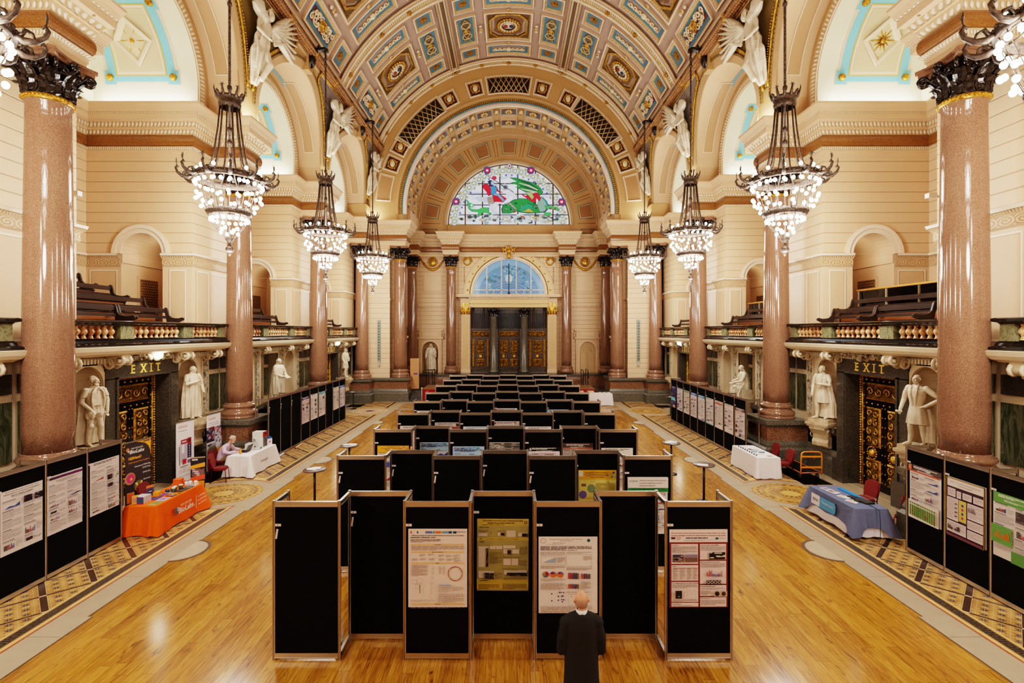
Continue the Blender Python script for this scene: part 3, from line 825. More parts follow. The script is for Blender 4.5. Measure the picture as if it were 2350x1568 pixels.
  lit.box(11.2, XB, yc - RI, yc - 2.3, 13.0, 13.06, LW); lit.box(11.2, XB, yc + 2.3, yc + RI, 13.0, 13.06, LW)
  def patch(x0, x1, a0, a1, d, col, n=8):
   lit.strip([lp(x0, a0 + (a1 - a0) * k / n, d) for k in range(n + 1)], [lp(x1, a0 + (a1 - a0) * k / n, d) for k in range(n + 1)], col, 0, True)
  for sg in (1, -1):
   aa = (lambda a: rad(a)) if sg > 0 else (lambda a: PI - rad(a))
   def P2(x0, x1, a0, a1, d, col, n=8): patch(x0, x1, aa(a0), aa(a1), d, col, n)
   P2(12.0, 14.6, 4, 62, 0.012, WHITE, 12)
   P2(12.08, 14.52, 5, 61, 0.02, SKYB, 12)
   for (x0, x1) in ((11.95, 12.35), (14.25, 14.65)):
    for (a0, a1) in ((3, 13), (53, 63)):
     P2(x0 - .03, x1 + .03, a0 - .6, a1 + .6, 0.015, WHITE); P2(x0, x1, a0, a1, 0.024, SKYB)
     c = lp((x0 + x1) / 2, aa((a0 + a1) / 2), 0.05); lit.ball(c, 0.13, 10, 6, (206, 176, 84), 1)
   P2(12.38, 14.22, 9, 57, 0.03, (206, 178, 96), 12); P2(12.43, 14.17, 10, 56, 0.036, WHITE, 12)
   P2(12.52, 14.08, 12, 54, 0.045, (214, 196, 158), 12)
   cx, ca = 13.3, 33
   def dm(k, d): return [lp(cx + k * .68, aa(ca), d), lp(cx, aa(ca + k * 17.5), d), lp(cx - k * .68, aa(ca), d), lp(cx, aa(ca - k * 17.5), d)]
   lit.strip(dm(1, .05), dm(1, .12), WHITE, closed=True); lit.strip(dm(1, .12), dm(.8, .12), WHITE, closed=True); lit.strip(dm(.8, .12), dm(.66, .07), (226, 208, 170), closed=True)
   lit.add(dm(.68, .07), [(0, 1, 2, 3)], (218, 198, 158))
   for k in range(12):
    t = 2 * PI * k / 12; r1 = 0.30 if k % 2 else 0.42
    a_, b_ = lp(cx + .1 * cos(t), aa(ca + 2.4 * sin(t)), .085), lp(cx + r1 * cos(t), aa(ca + r1 * 22 * sin(t)), .08)
    lit.tube([a_, b_], [0.035, 0.008], 4, (206, 176, 96), 1)
   lit.ball(lp(cx, aa(ca), .09), 0.09, 10, 6, (206, 176, 84), 1)
   P2(12.3, 14.3, 68, 80, 0.02, WHITE); P2(12.36, 14.24, 69, 79, 0.028, (214, 130, 142))
  n = 48; low = []; hi = []
  ys = [yc - P / 2 + P * k / n for k in range(n + 1)]
  for y in ys:
   d = abs(y - yc)
   low.append(ZS + math.sqrt(RO * RO - d * d) if d < RO else 13.04)
  if i < 5:
   for k in range(n):
    m = 10
    for q in range(m):
     def pz(zl, t): return zl + (18.33 - zl) * t
     zs_ = [pz(low[k], q / m), pz(low[k + 1], q / m), pz(low[k + 1], (q + 1) / m), pz(low[k], (q + 1) / m)]
     yy = [ys[k], ys[k + 1], ys[k + 1], ys[k]]
     sp.add([(vx(z_), y_, z_) for z_, y_ in zip(zs_, yy)], [(0, 1, 2, 3)], TAN, 0, False)
  for (ra, rb, dp, col, mt) in ((3.4, 3.72, 0.05, CREAMD, 0), (3.72, 3.82, 0.09, (150, 118, 66), 2)):
   A = [(vx(q) - dp, p, q) for p, q in arc(yc, ZS, ra, rad(3), rad(177), 40)]; B = [(vx(q) - dp, p, q) for p, q in arc(yc, ZS, rb, rad(3), rad(177), 40)]
   sp.strip(A, B, col, mt); sp.strip(B, [(p[0] + dp, p[1], p[2]) for p in B], col, 0); sp.strip([(p[0] + dp, p[1], p[2]) for p in A], A, col, 0)
 for k, yk in enumerate(COLY[1:], 1):
  def wd(z): return min(2.7, P / 2 - math.sqrt(max(0.0, 3.95 ** 2 - (z - ZS) ** 2)))
  zz = [14.55 + (18.0 - 14.55) * q / 24 for q in range(25)]
  OL = OLIVE if k < 4 else (124, 112, 104)
  ymax = 36.55 - yk if k == 5 else 9
  for q in range(24):
   z0, z1 = zz[q], zz[q + 1]
   for t in range(8):
    f0, f1 = -1 + t / 4, -1 + (t + 1) / 4
    vs = [(vx(z0) - .02, yk + min(ymax, wd(z0) * f0), z0), (vx(z0) - .02, yk + min(ymax, wd(z0) * f1), z0), (vx(z1) - .02, yk + min(ymax, wd(z1) * f1), z1), (vx(z1) - .02, yk + min(ymax, wd(z1) * f0), z1)]
    sp.add(vs, [(0, 1, 2, 3)], OL, 0)
  for s in (-1, 1):
   sp.tube([(vx(z) - .06, yk + min(ymax, s * wd(z)), z) for z in zz], 0.055, 6, GOLD, 1)
   for z in [14.6 + .075 * q for q in range(42)]:
    if s * wd(z) < ymax: sp.ball((vx(z) - .12, yk + s * (wd(z) - .09), z), 0.03, 6, 4, GOLD, 1)
  sp.tube([(vx(18) - .06, yk - 2.7, 18), (vx(18) - .06, yk + min(ymax, 2.7), 18)], 0.055, 6, GOLD, 1)
 struct(ar.build('trim_%s_arches' % nm, ['paint', 'egg_moulding']))
 struct(lit.build('ceiling_alcoves_%s' % nm, ['paint', 'gilding']))
 struct(sp.build('wall_%s_spandrels' % nm, ['paint', 'gilding', 'gold_moulding']))
 gl = MB(sx)
 gl.tube([(9.2, -4.7, 18.22), (9.2, 36.6, 18.22)], 0.17, 8, (150, 104, 66), 0)
 for q in range(280):
  y = -4 + q * 0.145
  for a in (200, 245, 290):
   gl.ball((9.2 + .16 * cos(rad(a)), y + (0.07 if a == 245 else 0), 18.22 + .16 * sin(rad(a))), 0.075, 5, 4, (158, 112, 72), 0)
 for q in range(14):
  gl.tube([(9.2, BAYC[0] + q * 2.727, 18.22), (9.2, BAYC[0] + q * 2.727 + .14, 18.22)], 0.235, 10, GOLD, 1)
 gl.tube([(9.45, -4.7, 17.98), (9.45, 36.6, 17.98)], 0.06, 6, CREAM, 0); gl.tube([(9.05, -4.7, 18.47), (9.05, 36.6, 18.47)], 0.06, 6, CREAM, 0)
 struct(gl.build('trim_%s_garland' % nm, ['stone', 'gilding']))
for sx in (-1, 1): side_wall(sx)
def vault():
 mb = MB()
 def pt(a, y, d=0.0):            # a: degrees from the crown, d: how far it stands below the ground of the vault
  r = RV + 0.16 - d
  return (r * sin(rad(a)), y, ZV + r * cos(rad(a)))
 N = 66
 for k in range(N):
  a0, a1 = -66 + 132 * k / N, -66 + 132 * (k + 1) / N
  mb.add([pt(a0, -4.76), pt(a1, -4.76), pt(a1, 36.62), pt(a0, 36.62)], [(0, 1, 2, 3)], (172, 146, 132), 0, True)
 PD = 180 / PI / RV                # degrees per metre
 def ringstep(P0, d0, P1, d1, col, mt=0, n=4):
  m = len(P0)
  A = []; B = []
  for i in range(m):
   j = (i + 1) % m
   for t in range(n):
    f = t / n
    A.append(pt(P0[i][0] + (P0[j][0] - P0[i][0]) * f, P0[i][1] + (P0[j][1] - P0[i][1]) * f, d0))
    B.append(pt(P1[i][0] + (P1[j][0] - P1[i][0]) * f, P1[i][1] + (P1[j][1] - P1[i][1]) * f, d1))
  mb.strip(A, B, col, mt, False, True)
 def rect(a, y, ha, hy): return [(a - ha, y - hy), (a + ha, y - hy), (a + ha, y + hy), (a - ha, y + hy)]
 def cham(a, y, ha, hy, k=0.42):
  return [(a - ha, y - hy * (1 - k)), (a - ha * (1 - k), y - hy), (a + ha * (1 - k), y - hy), (a + ha, y - hy * (1 - k)), (a + ha, y + hy * (1 - k)), (a + ha * (1 - k), y + hy), (a - ha * (1 - k), y + hy), (a - ha, y + hy * (1 - k))]
 def cpanel(a, y, wa, hy, fld, inner=None, kind=''):
  da = wa * PD
  e = 0.07;
  ringstep(rect(a, y, da, hy), 0, rect(a, y, da, hy), 0.14, CREAM)
  ringstep(rect(a, y, da, hy), 0.14, rect(a, y, da - e * PD, hy - e), 0.15, WHITE)
  ringstep(rect(a, y, da - e * PD, hy - e), 0.15, rect(a, y, da - 2.4 * e * PD, hy - 2.4 * e), 0.05, CREAM, 1)
  ringstep(rect(a, y, da - 2.4 * e * PD, hy - 2.4 * e), 0.05, rect(a, y, da - 2.9 * e * PD, hy - 2.9 * e), 0.03, GOLD, 0)
  q = 2.9 * e
  bw = min(0.17, (min(wa, hy) - q) * 0.42)
  ringstep(rect(a, y, da - q * PD, hy - q), 0.03, rect(a, y, da - (q + bw) * PD, hy - q - bw), 0.03, fld)
  q += bw
  ia, ih = wa - q, hy - q
  if inner:
   n = 6
   for i in range(n):
    a0 = a - ia * PD + 2 * ia * PD * i / n; a1 = a - ia * PD + 2 * ia * PD * (i + 1) / n
    mb.add([pt(a0, y - ih, .03), pt(a1, y - ih, .03), pt(a1, y + ih, .03), pt(a0, y + ih, .03)], [(0, 1, 2, 3)], inner)
  return ia, ih
 def blob(a, y, r, d=0.1, col=WHITE, mt=0, f=0.6):
  mb.ball(pt(a, y, d), (r, r, r * f), 8, 5, col, mt, Matrix.Rotation(rad(a), 3, 'Y'))
 def coil(a, y, r, d, col, t0=0, turns=1.1, dirn=1, th=0.04):
  pts = []
  for i in range(13):
   q = i / 12; t = t0 + dirn * q * turns * 2 * PI; rr = r * (1 - 0.72 * q)
   pts.append(pt(a + rr * cos(t) * PD, y + rr * sin(t), d))
  mb.tube(pts, th, 5, col)
 rnd = random.Random(3)
 for yc in BAYC[2:] + [BAYC[1]]:
  fine = yc > 20
  for sc in (-44, 0, 44):
   da = 1.5 * PD
   R0 = rect(sc, yc, da, 1.5)
   ringstep(R0, 0, R0, 0.16, CREAM); ringstep(R0, 0.16, rect(sc, yc, da - .1 * PD, 1.4), 0.16, WHITE); ringstep(rect(sc, yc, da - .1 * PD, 1.4), 0.16, rect(sc, yc, da - .2 * PD, 1.3), 0.04, CREAM, 1)
   ringstep(rect(sc, yc, da - .2 * PD, 1.3), 0.04, [(sc + p * (1.22 * PD), yc + q * 1.22) for p, q in ((-1, -1), (1, -1), (1, 1), (-1, 1))], 0.03, (140, 110, 66), 3)
   O0 = cham(sc, yc, 1.2 * PD, 1.2); O1 = cham(sc, yc, 1.08 * PD, 1.08); O2 = cham(sc, yc, 0.98 * PD, .98)
   for (cx_, cy_) in ((-1, -1), (1, -1), (1, 1), (-1, 1)):
    mb.add([pt(sc + cx_ * 1.22 * PD, yc + cy_ * 1.22, .03), pt(sc + cx_ * 1.2 * PD, yc + cy_ * .6, .03), pt(sc + cx_ * .6 * PD, yc + cy_ * 1.2, .03)], [(0, 1, 2)], (128, 100, 56), 3)
   ringstep(O0, .03, O0, .10, GOLD, 2); ringstep(O0, .1, O1, .1, GOLD, 2); ringstep(O1, .1, O1, .0, (112, 84, 48)); ringstep(O1, 0.0, O2, .0, (70, 96, 104))
   mb.add([pt(p, q, .0) for p, q in O2], [tuple(range(8))], (122, 88, 52))
   if fine:
    for i in range(22):
     t = 2 * PI * i / 22; blob(sc + .66 * cos(t) * PD, yc + .66 * sin(t), .105, .08, GOLD, 2)
    for i in range(18):
     t = 2 * PI * i / 18; blob(sc + .5 * cos(t) * PD, yc + .5 * sin(t) * 1.0, .085, .12, (226, 206, 170), 0)
    blob(sc, yc, .36, .05, (232, 214, 186), 0, .35)
    blob(sc - 1.0, yc - .1, .14, .18, (138, 52, 44), 0, .5); blob(sc + 1.0, yc - .1, .14, .18, (44, 62, 92), 0, .5); blob(sc, yc + .26, .12, .16, (52, 40, 34), 0, .5)
   for s in (-1, 1):
    a = sc + s * 15.1
    ia, ih = cpanel(a, yc, 0.66, 1.5, BLUE, (118, 94, 66))
    if fine:
     for g in (-1, 1):
      for ph in (0, PI):
       pts = [pt(a + ia * .8 * PD * sin(ph + q / 20 * 2.5 * PI), yc - ih + 2 * ih * q / 20, .07) for q in range(21)]
       mb.tube(pts, .04, 5, (226, 200, 152))
     blob(a, yc, .17, .09, GOLD, 2);
     for g in (-.9, .9): mb.tube([pt(a + .3 * cos(t) * PD, yc + g * .62 + .3 * sin(t), .07) for t in [2 * PI * q / 12 for q in range(13)]], .035, 5, (226, 200, 152))
    for v in (-2.6, 2.6):
     cpanel(sc + s * 15.1, yc + v, 0.62, 0.66, BLUE, (132, 100, 60))
     if fine:
      for q in range(8):
       t = 2 * PI * q / 8; r1 = .2 if q % 2 else .28
       mb.tube([pt(sc + s * 15.1, yc + v, .07), pt(sc + s * 15.1 + r1 * cos(t) * PD, yc + v + r1 * sin(t), .05)], [.035, .008], 4, (176, 138, 76), 2)
    if fine:
     for v in (-.0,):
      aa = sc + s * 10.0
      blob(aa, yc, .12, .16, (208, 178, 132)); blob(aa, yc, .07, .22, (160, 122, 54), 2)
      for g in (-.28, .28): blob(aa, yc + g, .1, .13, WHITE)
   for v in (-2.6, 2.6):
    field = (134, 106, 92) if abs(sc) < 1 else (122, 60, 58)
    inner = (160, 132, 116)
    ia, ih = cpanel(sc, yc + v, 1.5, 0.66, BLUE, inner)
    if fine:
     for q in range(-3, 4):
      u = q / 3 * ia * .82
      if q == 0: blob(sc, yc + v, .19, .1, (236, 216, 178)); continue
      s = 1 if q > 0 else -1
      coil(sc + u * PD, yc + v, .16, .08, (232, 212, 174), 0 if s > 0 else PI, 1.1, s, .038)
      blob(sc + (u - s * .1) * PD, yc + v + .05, .08, .1, (236, 216, 178))
     aa = yc + (1.72 if v > 0 else -1.72)
     blob(sc, aa, .12, .16, (208, 178, 132)); blob(sc, aa, .07, .22, (160, 122, 54), 2)
   if fine and sc:
    s = 1 if sc > 0 else -1
    a = sc + s * 15.1
    for i in range(14):
     t = i / 13 * 2 - 1
     coil(a + (.16 if i % 2 else -.16) * PD, yc + t * 1.05, .15, .09, (236, 214, 182), i, 1.0, 1 if i % 2 else -1, .04)
    mb.tube([pt(a + .22 * cos(t) * PD, yc + .28 * sin(t), .12) for t in [2 * PI * q / 16 for q in range(17)]], .05, 6, GOLD, 2)
    ia, ih = .32, 1.16
    mb.add([pt(a - ia * PD, yc - ih, .045), pt(a + ia * PD, yc - ih, .045), pt(a + ia * PD, yc + ih, .045), pt(a - ia * PD, yc + ih, .045)], [(0, 1, 2, 3)], (104, 44, 48))
 for a in (-66, -22, 22, 66):
  s = 1 if a > 0 else -1
  offs = ((-0.30, CREAM, .16, .07), (-0.16, WHITE, .2, .06), (0.16, WHITE, .2, .06), (0.30, CREAM, .16, .07)) if abs(a) < 60 else ((-.35, CREAM, .14, .08), (-.18, WHITE, .18, .06))
  for (o, col, d, r) in offs:
   o = o * s
   mb.tube([pt(a + o * PD, -4.7, d), pt(a + o * PD, 36.6, d)], r, 6, col)
  if abs(a) < 60:
   mb.add([pt(a - .12 * PD, -4.7, .12), pt(a + .12 * PD, -4.7, .12), pt(a + .12 * PD, 36.6, .12), pt(a - .12 * PD, 36.6, .12)], [(0, 1, 2, 3)], (120, 92, 54))
 for yk in COLY[1:]:
  for (o, col, d, r, mt) in ((-.42, CREAM, .14, .07, 0), (-.27, WHITE, .2, .06, 0), (.27, WHITE, .2, .06, 0), (.42, CREAM, .14, .07, 0)):
   if yk + o > 36.6: continue
   mb.tube([pt(-66 + 132 * q / 60, yk + o, d) for q in range(61)], r, 6, col, mt)
  A = [pt(-66 + 132 * q / 60, yk - .22, .17) for q in range(61)]; B = [pt(-66 + 132 * q / 60, min(36.6, yk + .22), .17) for q in range(61)]
  mb.strip(A, B, (222, 196, 150), 1)
  for a in (-60, -44, -33, -22, -11, 0, 11, 22, 33, 44, 60):
   for q in range(5): mb.ball(pt(a + .1 * cos(q * 1.256) * PD, yk + .1 * sin(q * 1.256), .27), .06, 6, 4, GOLD, 2)
   mb.ball(pt(a, yk, .32), .07, 6, 4, GOLD, 2)
 struct(mb.build('ceiling', ['paint', 'egg_moulding', 'gilding', 'gold_moulding']))
vault()
YT, YE = 36.6, 42.2
ZC = 13.95
def end_walls():
 t = MB()
 R0, R1 = 7.4, 8.15
 def P2(r, a, y=YT): return (r * sin(rad(a)), y, ZC + r * cos(rad(a)))
 def PV(a, y=YT):
  dx, dz = sin(rad(a)), cos(rad(a)); zc = ZC - ZV
  b = zc * dz; c = zc * zc - (RV + 0.2) ** 2
  k = -b + math.sqrt(b * b - c); return (k * dx, y, ZC + k * dz)
 N = 90
 A = [P2(R1, -92 + 184 * i / N) for i in range(N + 1)]; B = [PV(-92 + 184 * i / N) for i in range(N + 1)]
 t.strip(A, B, (190, 150, 100), 0)
 def arcband(r0, r1, a0, a1, y0, y1, col, mt=0, n=24):
  A = [P2(r0, a0 + (a1 - a0) * i / n, y0) for i in range(n + 1)]; B = [P2(r1, a0 + (a1 - a0) * i / n, y1) for i in range(n + 1)]
  t.strip(A, B, col, mt)
 for s in (-1, 1):
  t.box(s * 8.1, s * 10.5, YT + .004, YT + .05, 12.9, 13.8, (198, 158, 108)); t.box(s * 7.66, s * 10.5, YT + .06, 38.4, 12.8, 14.0, (198, 158, 108)); t.box(s * 10, s * 11.4, 35.4, YT + .05, 13.03, 14.0, (198, 158, 108))
 for (r0, r1, y0, y1, col, mt) in ((R1, R1, YT, YT - .12, CREAM, 0), (R1, 8.0, YT - .12, YT - .12, CREAMD, 0), (8.0, 7.93, YT - .12, YT - .05, (150, 112, 60), 0), (7.93, 7.72, YT - .05, YT - .08, GOLD, 3), (7.72, 7.66, YT - .08, YT - .03, BLUE, 0),
                                      (7.66, 7.56, YT - .03, YT - .1, WHITE, 0), (7.56, 7.42, YT - .1, YT - .1, (226, 206, 190), 0), (7.42, 7.4, YT - .1, YT + .1, WHITE, 0)):
  arcband(r0, r1, -93, 93, y0, y1, col, mt, 80)
 def framed(r, a, hr, ha, fld):
  da = ha / r * 180 / PI
  n = max(3, int(da / 2))
  def ring(e0, y0, e1, y1, col, mt=0):
   for (ra, rb) in ((r - hr + e0, r - hr + e1), (r + hr - e0, r + hr - e1)):
    A = [P2(ra, a - da + e0 / r * 57.3 + (2 * da - 2 * e0 / r * 57.3) * i / n, y0) for i in range(n + 1)]
    B = [P2(rb, a - da + e1 / r * 57.3 + (2 * da - 2 * e1 / r * 57.3) * i / n, y1) for i in range(n + 1)]
    t.strip(A, B, col, mt)
   for s in (-1, 1):
    q0 = a + s * (da - e0 / r * 57.3); q1 = a + s * (da - e1 / r * 57.3)
    t.strip([P2(r - hr + e0, q0, y0), P2(r + hr - e0, q0, y0)], [P2(r - hr + e1, q1, y1), P2(r + hr - e1, q1, y1)], col, mt)
  ring(0, YT, 0, YT - .07, CREAM); ring(0, YT - .07, .07, YT - .09, WHITE); ring(.07, YT - .09, .15, YT - .02, CREAM, 1)
  arcband(r - hr + .15, r + hr - .15, a - da + .15 / r * 57.3, a + da - .15 / r * 57.3, YT - .02, YT - .02, fld, 0, n)
  return hr - .15, da - .15 / r * 57.3
 for (a, ha) in ((0, 1.62), (-45.5, 2.05), (45.5, 2.05)):
  hr, da = framed(9.0, a, .68, ha, (34, 26, 18))
  m = int(da * 2 / 2.3)
  for i in range(m + 1):
   for s in (-1, 1):
    a0 = a - da + 2 * da * i / m; a1 = a0 + s * 2 * hr / 9.0 * 57.3 * .62
    if a - da - .5 <= a1 <= a + da + .5:
     t.tube([P2(9.0 - hr, a0, YT - .05), P2(9.0 + hr, a1, YT - .05)], .032, 4, (196, 160, 110))
 for a in (-69, -60.5, -28.5, -15.6, 15.6, 28.5, 60.5, 69):
  framed(9.0, a, .58, .58, (74, 36, 28))
  for i in range(16):
   q = 2 * PI * i / 16; c = P2(9.0 + .3 * sin(q), a + .3 * cos(q) / 9 * 57.3, YT - .07); t.ball(c, .07, 6, 4, (168, 132, 66), 2)
  c = P2(9.0, a, YT - .06); t.ball((c[0], c[1], c[2] + .02), (.2, .1, .26), 10, 6, (224, 200, 156))
  for i in range(4):
   q = PI / 4 + PI / 2 * i; c = P2(9.0 + .36 * sin(q), a + .36 * cos(q) / 9 * 57.3, YT - .05); t.ball(c, .07, 6, 4, (168, 132, 66), 2)
 for s in (-1, 1): framed(9.1, s * 80.5, .55, .98, (178, 134, 92))
 N = 48
 RB = 7.66
 for k in range(N):
  a0, a1 = -94 + 188 * k / N, -94 + 188 * (k + 1) / N
  t.add([P2(RB, a0, YT), P2(RB, a1, YT), P2(RB, a1, YE), P2(RB, a0, YE)], [(0, 1, 2, 3)], (200, 160, 112), 0, True)
 arcband(7.4, RB, -93, 93, YT + .1, YT + .1, CREAM, 0, 60)
 for k in range(13):
  a = -84 + 14 * k
  da = 4.9
  def cz(e0, d0, e1, d1, col, y0, y1, mt=0):
   c0 = [(a - da + e0, y0 + e0 * .13), (a + da - e0, y0 + e0 * .13), (a + da - e0, y1 - e0 * .13), (a - da + e0, y1 - e0 * .13)]
   c1 = [(a - da + e1, y0 + e1 * .13), (a + da - e1, y0 + e1 * .13), (a + da - e1, y1 - e1 * .13), (a - da + e1, y1 - e1 * .13)]
   t.strip([P2(RB - d0, q, y) for q, y in c0], [P2(RB - d1, q, y) for q, y in c1], col, mt, False, True)
  for (y0, y1) in ((37.0, 38.5), (39.0, 40.5)):
   cz(0, 0, 0, .22, CREAM, y0, y1); cz(0, .22, .5, .22, WHITE, y0, y1, 1); cz(.5, .22, .8, .05, CREAM, y0, y1); cz(.8, .05, 1.5, .05, BLUE, y0, y1); cz(1.5, .05, 4.8, .05, (120, 78, 60), y0, y1)
   for i in range(7):
    q = 2 * PI * i / 7; t.ball(P2(RB - .14, a + 1.5 * cos(q), (y0 + y1) / 2 + .22 * sin(q)), .1, 6, 4, (214, 186, 138))
   t.ball(P2(RB - .2, a, (y0 + y1) / 2), .12, 6, 4, GOLD, 2)
  for y in (37.7, 39.7):
   c = P2(RB - .16, a + 7, y); t.ball(c, (.16, .3, .16), 8, 5, (224, 200, 156)); t.ball(P2(RB - .3, a + 7, y), .08, 6, 4, (120, 92, 52), 2)
 arcband(RB, RB - .18, -92, 92, YE - .5, YE - .5, CREAM, 1, 60); arcband(RB - .18, RB - .18, -92, 92, YE - .5, YE, CREAM, 0, 60)
 struct(t.build('wall_end_arch', ['paint', 'egg_moulding', 'gilding', 'gold_moulding']))
 w = MB()
 mp = lambda u, v: (u, YE, v)
 ZL, RL = 13.95, 5.08
 w.poly([(7.9, 13.0)] + [(7.9 * cos(PI * i / 40), ZL + 7.9 * sin(PI * i / 40)) for i in range(41)] + [(-7.9, 13.0)], [arch_outline(0, RL, ZL - .01, ZL, 40)], mp, (190, 150, 104), 0)
 def ring(r0, r1, y0, y1, col, mt=0, zc=ZL, n=48, a0=-90, a1=90):
  A = [(r0 * sin(rad(a0 + (a1 - a0) * i / n)), y0, zc + r0 * cos(rad(a0 + (a1 - a0) * i / n))) for i in range(n + 1)]
  B = [(r1 * sin(rad(a0 + (a1 - a0) * i / n)), y1, zc + r1 * cos(rad(a0 + (a1 - a0) * i / n))) for i in range(n + 1)]
  w.strip(A, B, col, mt)
 ring(RL, RL, YE + .3, YE - .08, WHITE); ring(RL, RL + .12, YE - .08, YE - .08, WHITE); ring(RL + .12, RL + .3, YE - .08, YE - .14, CREAM, 2); ring(RL + .3, RL + .36, YE - .14, YE, CREAM)
 for r in (7.3, 7.42): ring(r, r + .06, YE - .05, YE - .05, CREAM, 0);
 ring(7.42, 7.6, YE - .05, YE - .12, CREAM, 2)
 for k in range(9):
  a = -80 + 20 * k
  h = .68
  def fr(e, y, r=6.52):
   return [((r + sg * (h - e)) * sin(rad(a + sh * (h - e) / r * 57.3)), y, ZL + (r + sg * (h - e)) * cos(rad(a + sh * (h - e) / r * 57.3))) for sg, sh in ((-1, -1), (-1, 1), (1, 1), (1, -1))]
  w.strip(fr(0, YE), fr(0, YE - .05), CREAM, 0, False, True); w.strip(fr(0, YE - .05), fr(.07, YE - .06), (222, 190, 142), 2, False, True)
  w.strip(fr(.07, YE - .06), fr(.13, YE - .03), (86, 108, 110), 0, False, True); w.strip(fr(.13, YE - .03), fr(.19, YE - .05), (214, 182, 132), 0, False, True)
  w.add(fr(.19, YE - .04), [(0, 1, 2, 3)], (156, 112, 74))
  for s in (-1, 1):
   aa = a + s * 8.9
   w.tube([(5.75 * sin(rad(aa)), YE - .02, ZL + 5.75 * cos(rad(aa))), (7.2 * sin(rad(aa)), YE - .02, ZL + 7.2 * cos(rad(aa)))], .02, 4, (140, 104, 64))
 for s in (-1, 1):
  w.box(s * 6.0, s * 7.2, YE - .04, YE, 13.22, 13.62, (86, 108, 110)); w.box(s * 6.08, s * 7.12, YE - .055, YE, 13.29, 13.55, (176, 132, 88))
 ZB = 1.65
 portal = [(3.2, ZB + .01), (3.2, 7.06), (-3.2, 7.06), (-3.2, ZB + .01)]
 fan = arch_outline(0, 3.05, 8.13, 8.14, 30)
 mpc = lambda u, v: (u, YE, v)
 holes = [portal, fan]
 for s in (-1, 1): holes.append([(s * 6.55 + .66, ZB + .01)] + arc(s * 6.55, 3.55, .66, 0, PI, 16) + [(s * 6.55 - .66, ZB + .01)])
 w.poly([(-8.7, ZB - .2), (8.7, ZB - .2), (8.7, 11.3), (-8.7, 11.3)], holes, mpc, CREAM, 1)
 w.box(-8.7, 8.7, YE, YE + .1, 11.3, 13.2, CREAM)
 for s in (-1, 1):
  x = s * 6.55
  A = [(x + .66, YE - .06, ZB)] + [(p, YE - .06, q) for p, q in arc(x, 3.55, .66, 0, PI, 16)] + [(x - .66, YE - .06, ZB)]
  B = [(x + .98, YE - .06, ZB)] + [(x + .98, YE - .06, 3.5)] + [(x + .98, YE - .06, 4.55)] + [(x + .98 - .03 * k, YE - .06, 4.55) for k in range(1, 13)]
  w.poly([(x + .98, ZB), (x + .98, 4.5), (x - .98, 4.5), (x - .98, ZB)], [[(x + .66, ZB + .01)] + arc(x, 3.55, .66, 0, PI, 16) + [(x - .66, ZB + .01)]], lambda u, v: (u, YE - .1, v), CREAM2, 0)
  w.strip([(x + .66, YE - .1, ZB)] + [(p, YE - .1, q) for p, q in arc(x, 3.55, .66, 0, PI, 16)] + [(x - .66, YE - .1, ZB)],
    [(x + .66, YE + .1, ZB)] + [(p, YE + .1, q) for p, q in arc(x, 3.55, .66, 0, PI, 16)] + [(x - .66, YE + .1, ZB)], CREAMD)
  for (ra, rb, dp) in ((.66, .8, .14),):
   AA = [(p, YE - dp, q) for p, q in [(x + ra, ZB)] + arc(x, 3.55, ra, 0, PI, 16) + [(x - ra, ZB)]]; BB = [(p, YE - dp, q) for p, q in [(x + rb, ZB)] + arc(x, 3.55, rb, 0, PI, 16) + [(x - rb, ZB)]]
   w.strip(AA, BB, CREAM); w.strip(BB, [(p[0], YE - .1, p[2]) for p in BB], CREAM)
  for e in (-1, 1): w.box(x + e * .98, x + e * .8, YE - .16, YE, ZB, 4.45, CREAM2)
  w.box(x - 1.12, x + 1.12, YE - .25, YE, 4.45, 4.58, CREAM); w.box(x - .95, x + .95, YE - .16, YE, 4.58, 5.1, CREAM2); w.box(x - 1.1, x + 1.1, YE - .2, YE, 5.1, 5.2, CREAM)
  w.box(x - .6, x + .6, YE - .19, YE, 4.7, 5.0, CREAM)
  for e in (-1, 1): w.tube([(x + e * (1.02 + .1 * cos(q)), YE - .12, 4.78 + .16 * sin(q)) for q in [PI * k / 6 - PI / 2 for k in range(10)]], .05, 6, CREAM)
  if s < 0:
   n = 12; r = .66
   w.strip([(x + r * cos(PI * k / n), YE + .1 + .5 * sin(PI * k / n), ZB) for k in range(n + 1)], [(x + r * cos(PI * k / n), YE + .1 + .5 * sin(PI * k / n), 3.55) for k in range(n + 1)], CREAMD, 0, True)
   for q in range(6):
    t0, t1 = PI / 2 * q / 6, PI / 2 * (q + 1) / 6
    w.strip([(x + r * cos(t0) * cos(PI * k / n), YE + .1 + .5 * cos(t0) * sin(PI * k / n), 3.55 + r * sin(t0)) for k in range(n + 1)], [(x + r * cos(t1) * cos(PI * k / n), YE + .1 + .5 * cos(t1) * sin(PI * k / n), 3.55 + r * sin(t1)) for k in range(n + 1)], CREAMD, 0, True)
  xm = s * 6.35
  w.box(xm - .8, xm + .8, YE - .05, YE, 8.35, 9.75, CREAM2); w.box(xm - .7, xm + .7, YE - .06, YE, 8.45, 9.65, CREAM)
  w.box(s * 5.2, s * 7.6, YE - .1, YE, 7.35, 7.42, CREAM); w.box(s * 5.2, s * 7.6, YE - .07, YE, 7.02, 7.35, CREAM2)
  for k in range(22): w.box(s * 5.2 + s * k * .11, s * 5.2 + s * (k * .11 + .06), YE - .1, YE, 7.22, 7.33, WHITE)
  for k in range(9): w.ball((s * (5.4 + k * .26), YE - .08, 7.13), (.09, .03, .07), 8, 4, CREAM)
  w.lathe([(.0, .0), (.34, .0), (.38, .05), (.34, .08), (.3, .05), (.0, .09)], 24, (0, 0, 0), GOLD, 4) if False else None
